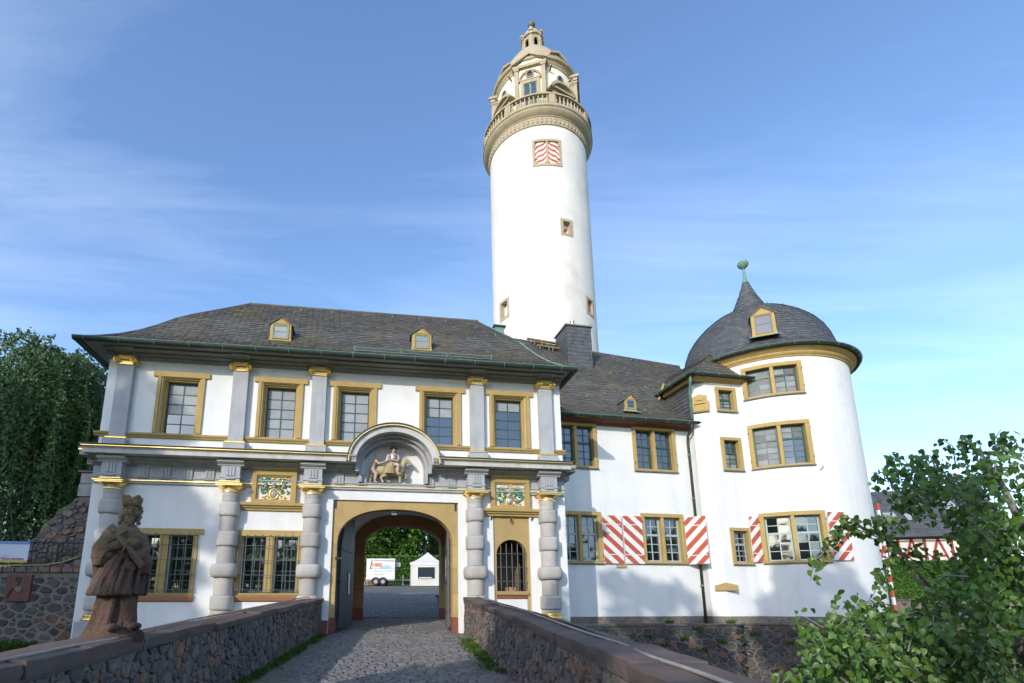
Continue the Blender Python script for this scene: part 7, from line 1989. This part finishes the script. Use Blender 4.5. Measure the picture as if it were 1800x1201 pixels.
def saint_prims(mb):
    # plinth
    loft(mb, [(0.0, -0.01, 0, 0.33, 0.24, 0.05, 4, 0), (0.08, -0.01, 0, 0.31, 0.23, 0.05, 4, .3), (0.11, -0.01, 0, 0.27, 0.19, 0.04, 4, .5)])
    # cassock with heavy vertical folds
    loft(mb, [(0.09, -0.06, 0.02, 0.235, 0.185, 0.20, 7, 0.0), (0.20, -0.04, 0.02, 0.205, 0.165, 0.24, 7, 0.1), (0.40, -0.015, 0.02, 0.195, 0.155, 0.22, 7, 0.2), (0.62, 0.0, 0.02, 0.19, 0.15, 0.08, 7, 0.3)])
    # two shoes
    mb.ball((0.02, -0.20, 0.14), 0.07, 12, (0.9, 1.6, 0.6)); mb.ball((0.23, -0.12, 0.15), 0.065, 12, (1.1, 1.3, 0.6))
    limb(mb, [(0.17, -0.05, 0.14), (0.13, -0.06, 0.35), (0.08, -0.06, 0.62)], [0.075, 0.09, 0.11], 12)
    # pleated rochet with ragged hem
    loft(mb, [(0.455, -0.02, 0.0, 0.285, 0.24, 0.11, 11, 0.4), (0.475, -0.02, 0.0, 0.298, 0.25, 0.12, 11, 0.5), (0.60, -0.01, 0.0, 0.262, 0.222, 0.10, 11, 0.75), (0.74, 0.005, 0.0, 0.222, 0.19, 0.08, 11, 1.1), (0.86, 0.02, 0.0, 0.185, 0.165, 0.035, 10, 1.3), (0.98, 0.01, 0.0, 0.185, 0.16, 0.02, 10, 1.3), (1.08, 0.0, 0, 0.18, 0.15, 0, 8, 0), (1.16, 0.0, 0.0, 0.12, 0.11, 0, 8, 0), (1.20, 0.01, 0, 0.075, 0.075, 0, 8, 0)])
    # slanted fold ridges on the gown
    for k in range(9):
        a = -2.9 + 0.36 * k; x = math.cos(a); y = math.sin(a)
        mb.tube([(0.27 * x, 0.235 * y, 0.47), (0.255 * x + .02, 0.222 * y, 0.62), (0.20 * x + 0.06, 0.188 * y, 0.80), (0.15 * x + 0.10, 0.16 * y, 0.95)], [0.032, 0.028, 0.020, 0.012], 6)
    # fur cape over the shoulders, falling long on the figure's right
    loft(mb, [(0.76, -0.20, 0.0, 0.09, 0.15, 0.05, 6, 0), (0.84, -0.17, 0.0, 0.15, 0.19, 0.05, 11, 0), (0.95, -0.11, 0.0, 0.21, 0.205, 0.04, 11, 1), (1.06, -0.05, 0.0, 0.205, 0.185, 0.03, 11, 2), (1.14, -0.01, 0.0, 0.155, 0.14, 0.0, 9, 0), (1.20, 0.01, 0.0, 0.09, 0.085, 0, 9, 0)])
    limb(mb, [(-0.20, 0.06, 0.98), (-0.25, 0.08, 0.78), (-0.26, 0.08, 0.60)], [0.10, 0.075, 0.04], 10)
    # right arm bent across, left arm under the crucifix
    limb(mb, [(-0.17, -0.03, 1.08), (-0.19, -0.12, 0.93), (-0.02, -0.215, 0.965), (0.06, -0.225, 0.985)], [0.075, 0.075, 0.058, 0.042], 12)
    limb(mb, [(0.17, 0.0, 1.06), (0.23, -0.06, 0.92), (0.20, -0.17, 0.86), (0.13, -0.20, 0.88)], [0.068, 0.065, 0.055, 0.038], 12)
    # hanging sleeve
    loft(mb, [(0.68, 0.26, -0.07, 0.06, 0.07, 0.1, 5, 0), (0.78, 0.25, -0.08, 0.075, 0.085, 0.08, 5, 0), (0.88, 0.23, -0.07, 0.07, 0.08, 0.03, 5, 0)], 20)
    # stole / wavy sash across the front
    for k in range(5):
        mb.tube([(-0.05 + 0.02 * k, -0.185, 0.93 - 0.012 * k), (0.06 + 0.015 * k, -0.205, 0.90 - 0.03 * k), (0.10 + 0.02 * k, -0.19, 0.80 - 0.02 * k), (0.04 + 0.03 * k, -0.19, 0.72)], 0.020, 6)
    limb(mb, [(0.01, 0.0, 1.16), (0.02, -0.02, 1.26)], [0.068, 0.06], 12)
def saint_head(mb):
    limb(mb, [(0.02, -0.01, 1.20), (0.025, -0.02, 1.27)], [0.06, 0.058], 14)
    mb.ball((0.03, -0.03, 1.335), 0.1, 24, (0.80, 0.92, 1.12), 16)
    mb.ball((0.04, -0.085, 1.262), 0.05, 14, (1.0, 0.85, 1.3)); mb.ball((0.045, -0.105, 1.225), 0.034, 12, (0.9, 0.8, 1.5))
    mb.prism_x([(-0.095, 1.375), (-0.118, 1.362), (-0.156, 1.312), (-0.148, 1.302), (-0.10, 1.304)], 0.030, 0.056)
    for s in (-1, 1):
        mb.ball((0.043 + s * 0.036, -0.112, 1.374), 0.026, 10, (1.25, 0.6, 0.38))
        mb.ball((0.043 + s * 0.036, -0.107, 1.347), 0.014, 10, (1.2, 0.7, 0.6))
        mb.ball((0.043 + s * 0.050, -0.094, 1.312), 0.026, 10, (0.9, 0.7, 1.0))
        mb.ball((0.03 + s * 0.085, -0.02, 1.33), 0.022, 8, (0.6, 0.9, 1.3))
        mb.ball((0.043 + s * 0.022, -0.135, 1.293), 0.014, 8, (1.6, 0.6, 0.5))
        for k in range(6):
            mb.ball((0.03 + s * (0.088 + 0.010 * (k % 2)), 0.02 - 0.014 * k, 1.385 - 0.034 * k), 0.030 - 0.001 * k, 8)
    mb.ball((0.043, -0.130, 1.276), 0.015, 8, (1.4, 0.6, 0.5))
    mb.ball((0.03, 0.05, 1.31), 0.075, 12, (1.15, 0.75, 1.2))
    for k in range(7): mb.tube([(0.015 + 0.009 * k, -0.12, 1.265), (0.018 + 0.008 * k, -0.128, 1.23), (0.03 + 0.004 * k, -0.118, 1.185)], 0.008, 5)
def saint_cap(mb):
    vs = []; fs = []; n = 4; prof = [(0.100, 1.395), (0.104, 1.41), (0.118, 1.490), (0.106, 1.502), (0.085, 1.48)]
    loftr = []
    mm = 32
    for (r_, z) in prof:
        for i in range(mm):
            a = 2 * PI * i / mm; k = 1.0 / (abs(math.cos(a)) ** 5 + abs(math.sin(a)) ** 5) ** 0.2
            up = 0.018 * math.cos(4 * a) * (1 if z > 1.47 else 0)
            vs.append((0.03 + r_ * k * 0.88 * math.cos(a), -0.02 + r_ * k * math.sin(a), z - up))
    for j in range(len(prof) - 1):
        for i in range(mm):
            i2 = (i + 1) % mm; fs.append((j * mm + i, j * mm + i2, (j + 1) * mm + i2, (j + 1) * mm + i))
    fs += [tuple(reversed(range(mm))), tuple((len(prof) - 1) * mm + i for i in range(mm))]
    mb.add(vs, fs)
    for k in range(3):
        a = PI / 2 + k * 2 * PI / 3; mb.ball((0.03 + 0.05 * math.cos(a), -0.02 + 0.05 * math.sin(a), 1.495), 0.036, 8, (1, 1, 0.7))
sculpt('robed_figure', saint_prims, SANDR, saint, 0.0065, 1, 0.0035, 0.03)
sculpt('head', saint_head, SANDR, saint, 0.0042, 1, 0.0012, 0.02)
sculpt('square_cap', saint_cap, SANDR, saint, 0.0095, 3, 0.003, 0.04)
def crucifix(mb):
    def beam_(a, b, w, h):
        A_, B_ = Vector(a), Vector(b); d = (B_ - A_).normalized(); s = d.cross(Vector((0, -1, 0.25))).normalized(); q = s.cross(d)
        vs = []
        for P in (A_, B_):
            for (i, j) in ((-1, -1), (1, -1), (1, 1), (-1, 1)): vs.append(P + s * (w * i) + q * (h * j))
        mb.add(vs, [(0, 1, 2, 3), (4, 5, 6, 7)] + [(k, (k + 1) % 4, (k + 1) % 4 + 4, k + 4) for k in range(4)])
    beam_((-0.13, -0.20, 1.16), (0.27, -0.27, 0.74), 0.036, 0.026)
    beam_((-0.13, -0.215, 1.0), (0.06, -0.25, 1.14), 0.036, 0.026)
    limb(mb, [(-0.05, -0.245, 1.075), (0.03, -0.262, 0.99), (0.11, -0.275, 0.905), (0.20, -0.285, 0.815)], [0.022, 0.03, 0.026, 0.016], 8)
    mb.ball((-0.075, -0.25, 1.10), 0.024, 8)
    for s in (-1, 1): limb(mb, [(-0.045, -0.245, 1.07), (-0.045 + s * 0.055, -0.25, 1.07 + s * 0.045)], [0.012, 0.009], 6)
sculpt('crucifix', crucifix, SANDR, saint, 0.009, 2, 0.002, 0.03)
def hand(mb, w, d, side, s=1.0, curl=0.8):
    """palm at w pointing along d, four curled fingers and a thumb"""
    w = Vector(w); d = Vector(d).normalized(); s1 = d.cross(Vector((0, -1, 0.2))).normalized(); dn = s1.cross(d) * side
    mb.ball(tuple(w + d * 0.03 * s), 0.034 * s, 10, (1, 0.7, 1))
    for k in range(4):
        b = w + d * (0.045 * s) + s1 * ((k - 1.5) * 0.018 * s); ln = (0.028, 0.034, 0.032, 0.024)[k] * s
        p1 = b + d * ln; p2 = p1 + (d * math.cos(curl) + dn * math.sin(curl)) * ln; p3 = p2 + (d * math.cos(curl * 2) + dn * math.sin(curl * 2)) * ln * 0.7
        limb(mb, [b, p1, p2, p3], [0.0105 * s, 0.0098 * s, 0.009 * s, 0.0075 * s], 6)
    b = w + d * 0.012 * s - s1 * 0.03 * s; limb(mb, [b, b - s1 * 0.02 * s + d * 0.025 * s, b - s1 * 0.012 * s + d * 0.05 * s], [0.012 * s, 0.0105 * s, 0.008 * s], 6)
def saint_hands(mb):
    hand(mb, (0.07, -0.235, 0.985), (1, -0.25, 0.15), -1, 1.15)
    hand(mb, (0.12, -0.21, 0.875), (-0.6, -0.5, 0.35), 1, 1.15)
sculpt('hands', saint_hands, SANDR, saint, 0.006, 1)

# ---- rider relief in the niche over the gate (gatehouse frame)
HORSE = mat('painted_ochre_horse', (0.47, 0.39, 0.25), (0.39, 0.32, 0.20), rough=0.8, scale=6, bump=0.3, bscale=30)
FLESH = mat('painted_flesh_stone', (0.54, 0.42, 0.33), (0.47, 0.36, 0.28), rough=0.8, scale=6)
CLOAK = mat('painted_ochre_cloak', (0.46, 0.35, 0.19), (0.38, 0.29, 0.15), rough=0.8, scale=6)
STEEL = mat('painted_steel', (0.55, 0.56, 0.58), (0.42, 0.43, 0.45), rough=0.3, metallic=0.7, scale=9)
rel = thing('rider_sculpture', 'painted stone rider with silver breastplate on an ochre horse in the arched niche', 'sculpture', (-1.48, 16.15, 0), GA)
def RX(u, z, y=0.0): return (u, y, z)
def horse(mb):
    y = 0.02
    # barrel, chest, rump
    mb.ball((-0.24, y, 5.72), 0.2, 16, (1.55, 0.75, 0.88), 10)
    mb.ball((0.02, y, 5.75), 0.175, 14, (1.0, 0.8, 1.12), 10)
    mb.ball((-0.50, y, 5.73), 0.185, 14, (0.95, 0.85, 1.05), 10)
    # neck and head
    limb(mb, [(0.06, y, 5.80), (0.15, y - .01, 5.95), (0.22, y - .02, 6.07)], [0.135, 0.105, 0.075], 12)
    limb(mb, [(0.22, y - .02, 6.08), (0.30, y - .03, 6.03), (0.37, y - .04, 5.965), (0.405, y - .045, 5.935)], [0.075, 0.064, 0.046, 0.042], 12)
    mb.ball((0.28, y - .03, 6.00), 0.05, 8, (1.1, .9, 1))
    for s in (-1, 1): mb.tube([(0.215, y + s * 0.03 - .02, 6.12), (0.225, y + s * 0.045 - .02, 6.19)], [0.022, 0.006], 6)
    # mane
    for k in range(9):
        f = k / 8; mb.ball((0.02 + 0.16 * f, y - 0.03, 5.90 + 0.22 * f), 0.045, 8, (0.8, 0.9, 1.3))
    # fore legs: one planted, one raised
    limb(mb, [(0.05, y - .07, 5.68), (0.055, y - .08, 5.52), (0.045, y - .08, 5.41), (0.05, y - .08, 5.345)], [0.085, 0.05, 0.036, 0.042], 10)
    limb(mb, [(0.10, y + .06, 5.68), (0.25, y + .05, 5.59), (0.235, y + .05, 5.50), (0.16, y + .05, 5.43), (0.14, y + .05, 5.40)], [0.08, 0.052, 0.04, 0.034, 0.04], 10)
    # hind legs: knee forward at the belly, hock pointing back
    limb(mb, [(-0.50, y - .07, 5.70), (-0.42, y - .08, 5.56), (-0.54, y - .08, 5.48), (-0.50, y - .08, 5.38), (-0.475, y - .08, 5.345)], [0.13, 0.078, 0.048, 0.038, 0.044], 10)
    limb(mb, [(-0.50, y + .06, 5.68), (-0.36, y + .06, 5.54), (-0.42, y + .06, 5.46), (-0.31, y + .06, 5.40), (-0.27, y + .06, 5.385)], [0.12, 0.07, 0.045, 0.036, 0.044], 10)
    # tail
    limb(mb, [(-0.66, y, 5.78), (-0.71, y, 5.62), (-0.69, y, 5.45)], [0.045, 0.05, 0.02], 8)
    # harness straps
    mb.tube([(0.14, y - .16, 5.70), (0.19, y - .04, 5.69), (0.19, y + .08, 5.70)], 0.016, 6)
sculpt('horse', horse, HORSE, rel, 0.0115, 2)
def rider(mb):
    y = -0.02
    limb(mb, [(-0.19, y, 5.90), (-0.18, y, 6.05), (-0.175, y, 6.17)], [0.115, 0.12, 0.135], 14)     # trunk
    mb.ball((-0.18, y, 6.20), 0.12, 12, (1.35, 0.8, 0.6))                                         # shoulders
    limb(mb, [(-0.17, y, 6.25), (-0.165, y - .01, 6.31)], [0.05, 0.045], 10)
    mb.ball((-0.165, y - .02, 6.375), 0.068, 14, (0.86, 0.95, 1.15), 10)
    mb.ball((-0.165, y - .085, 6.36), 0.016, 8, (0.8, 1, 1.3)); mb.ball((-0.165, y - .072, 6.325), 0.03, 8)
    for s in (-1, 1):
        mb.ball((-0.165 + s * 0.024, y - .075, 6.388), 0.012, 6); mb.ball((-0.165 + s * 0.06, y - .01, 6.36), 0.03, 8, (0.8, 1, 1.6))
    limb(mb, [(-0.32, y, 6.19), (-0.36, y - .05, 6.06), (-0.28, y - .12, 6.0), (-0.20, y - .14, 6.01)], [0.065, 0.055, 0.045, 0.032], 10)
    limb(mb, [(-0.04, y, 6.19), (0.0, y - .05, 6.06), (-0.06, y - .13, 6.0), (-0.12, y - .15, 6.0)], [0.065, 0.055, 0.045, 0.032], 10)
    limb(mb, [(-0.13, y - .06, 5.92), (-0.02, y - .17, 5.86), (-0.03, y - .18, 5.68), (-0.035, y - .18, 5.60), (0.05, y - .20, 5.585)], [0.08, 0.058, 0.044, 0.032, 0.028], 10)
    for (px, sd) in ((-0.20, 1), (-0.12, -1)): hand(mb, (px, y - .15, 6.005), (sd, -0.3, 0), 1, 0.75)
rd = sculpt('rider', rider, FLESH, rel, 0.009, 2)
def rcloak(mb):
    loft(mb, [(5.60, -0.30, -0.11, 0.16, 0.09, 0.10, 9, 0), (5.72, -0.29, -0.10, 0.155, 0.11, 0.09, 9, .3), (5.86, -0.26, -0.08, 0.14, 0.12, 0.06, 9, .6), (5.97, -0.21, -0.03, 0.13, 0.13, 0.03, 9, .6)], 40)
sculpt('cloak', rcloak, CLOAK, rel, 0.009, 2)
mb = MB()
def plate(s, t):
    a = rad(-62 + 124 * s); w = 0.150 - 0.012 * t; return (-0.177 + w * math.sin(a), 0.0 - (0.155 + 0.012 * math.sin(t * PI)) * math.cos(a) - 0.02, 6.04 + 0.15 * t)
mb.grid(plate, 12, 6); mb.build('breastplate', STEEL, rel, smooth=True, fix=False)
mb = MB(); mb.lathe([(0.02, 6.425), (0.125, 6.43), (0.135, 6.445), (0.08, 6.46), (0.075, 6.50), (0.03, 6.52)], 18, (-0.165, -0.03, 0)); mb.build('feathered_hat', mat('dark_painted_hat', (0.09, 0.06, 0.05), (0.13, 0.09, 0.07), scale=9), rel, smooth=True)
mb = MB(); mb.tube([(-0.35, -0.19, 6.03), (-0.12, -0.2, 5.985), (0.05, -0.19, 5.96)], [0.012, 0.014, 0.004], 5); mb.build('sword', STEEL, rel)
bg = thing('beggar_sculpture', 'painted stone figure of an unclothed beggar reaching up behind the rider\'s horse', 'sculpture', (-1.48, 16.15, 0), GA)
def beggar(mb):
    y = -0.04
    limb(mb, [(-0.80, y, 5.73), (-0.79, y, 5.86), (-0.755, y, 5.97)], [0.078, 0.075, 0.09], 12)
    mb.ball((-0.755, y, 6.0), 0.085, 12, (1.0, 1.05, 0.7)); mb.ball((-0.835, y, 5.70), 0.085, 12, (1, 1, 0.95))
    limb(mb, [(-0.735, y, 6.02), (-0.71, y, 6.08)], [0.036, 0.033], 8)
    mb.ball((-0.69, y, 6.135), 0.058, 14, (0.95, 0.85, 1.15), 10); mb.ball((-0.635, y, 6.125), 0.013, 6); mb.ball((-0.65, y, 6.085), 0.024, 8)
    for s in (-1, 1): mb.ball((-0.65, y + s * 0.025, 6.15), 0.01, 6)
    mb.ball((-0.71, y, 6.165), 0.058, 10, (0.95, 0.95, 0.8))
    limb(mb, [(-0.71, y - .09, 5.99), (-0.62, y - .13, 5.90), (-0.50, y - .14, 5.93), (-0.43, y - .14, 5.97)], [0.046, 0.037, 0.03, 0.022], 10)
    limb(mb, [(-0.78, y + .09, 5.99), (-0.70, y + .1, 5.88), (-0.6, y + .08, 5.92)], [0.046, 0.036, 0.026], 10)
    limb(mb, [(-0.80, y - .05, 5.70), (-0.69, y - .07, 5.58), (-0.72, y - .07, 5.44), (-0.73, y - .07, 5.33), (-0.66, y - .09, 5.315)], [0.078, 0.058, 0.048, 0.03, 0.028], 10)
    limb(mb, [(-0.85, y + .05, 5.69), (-0.80, y + .05, 5.54), (-0.87, y + .05, 5.48)], [0.075, 0.055, 0.045], 10)
    hand(mb, (-0.425, y - .14, 5.972), (1, -.1, .4), 1, 0.7)
sculpt('body', beggar, FLESH, bg, 0.0085, 2)
mb = MB(); mb.lathe([(0.04, 5.30), (0.035, 5.44), (0.055, 5.50)], 10, (-0.855, -0.0, 0)); mb.build('wooden_leg', CLOAK, bg, smooth=True)
mb = MB(); mb.tube([(-0.44, -0.16, 5.97), (-0.36, -0.17, 6.02), (-0.28, -0.15, 6.05)], [0.02, 0.03, 0.02], 6); mb.build('cloak_end', WHITEP, bg, smooth=True)
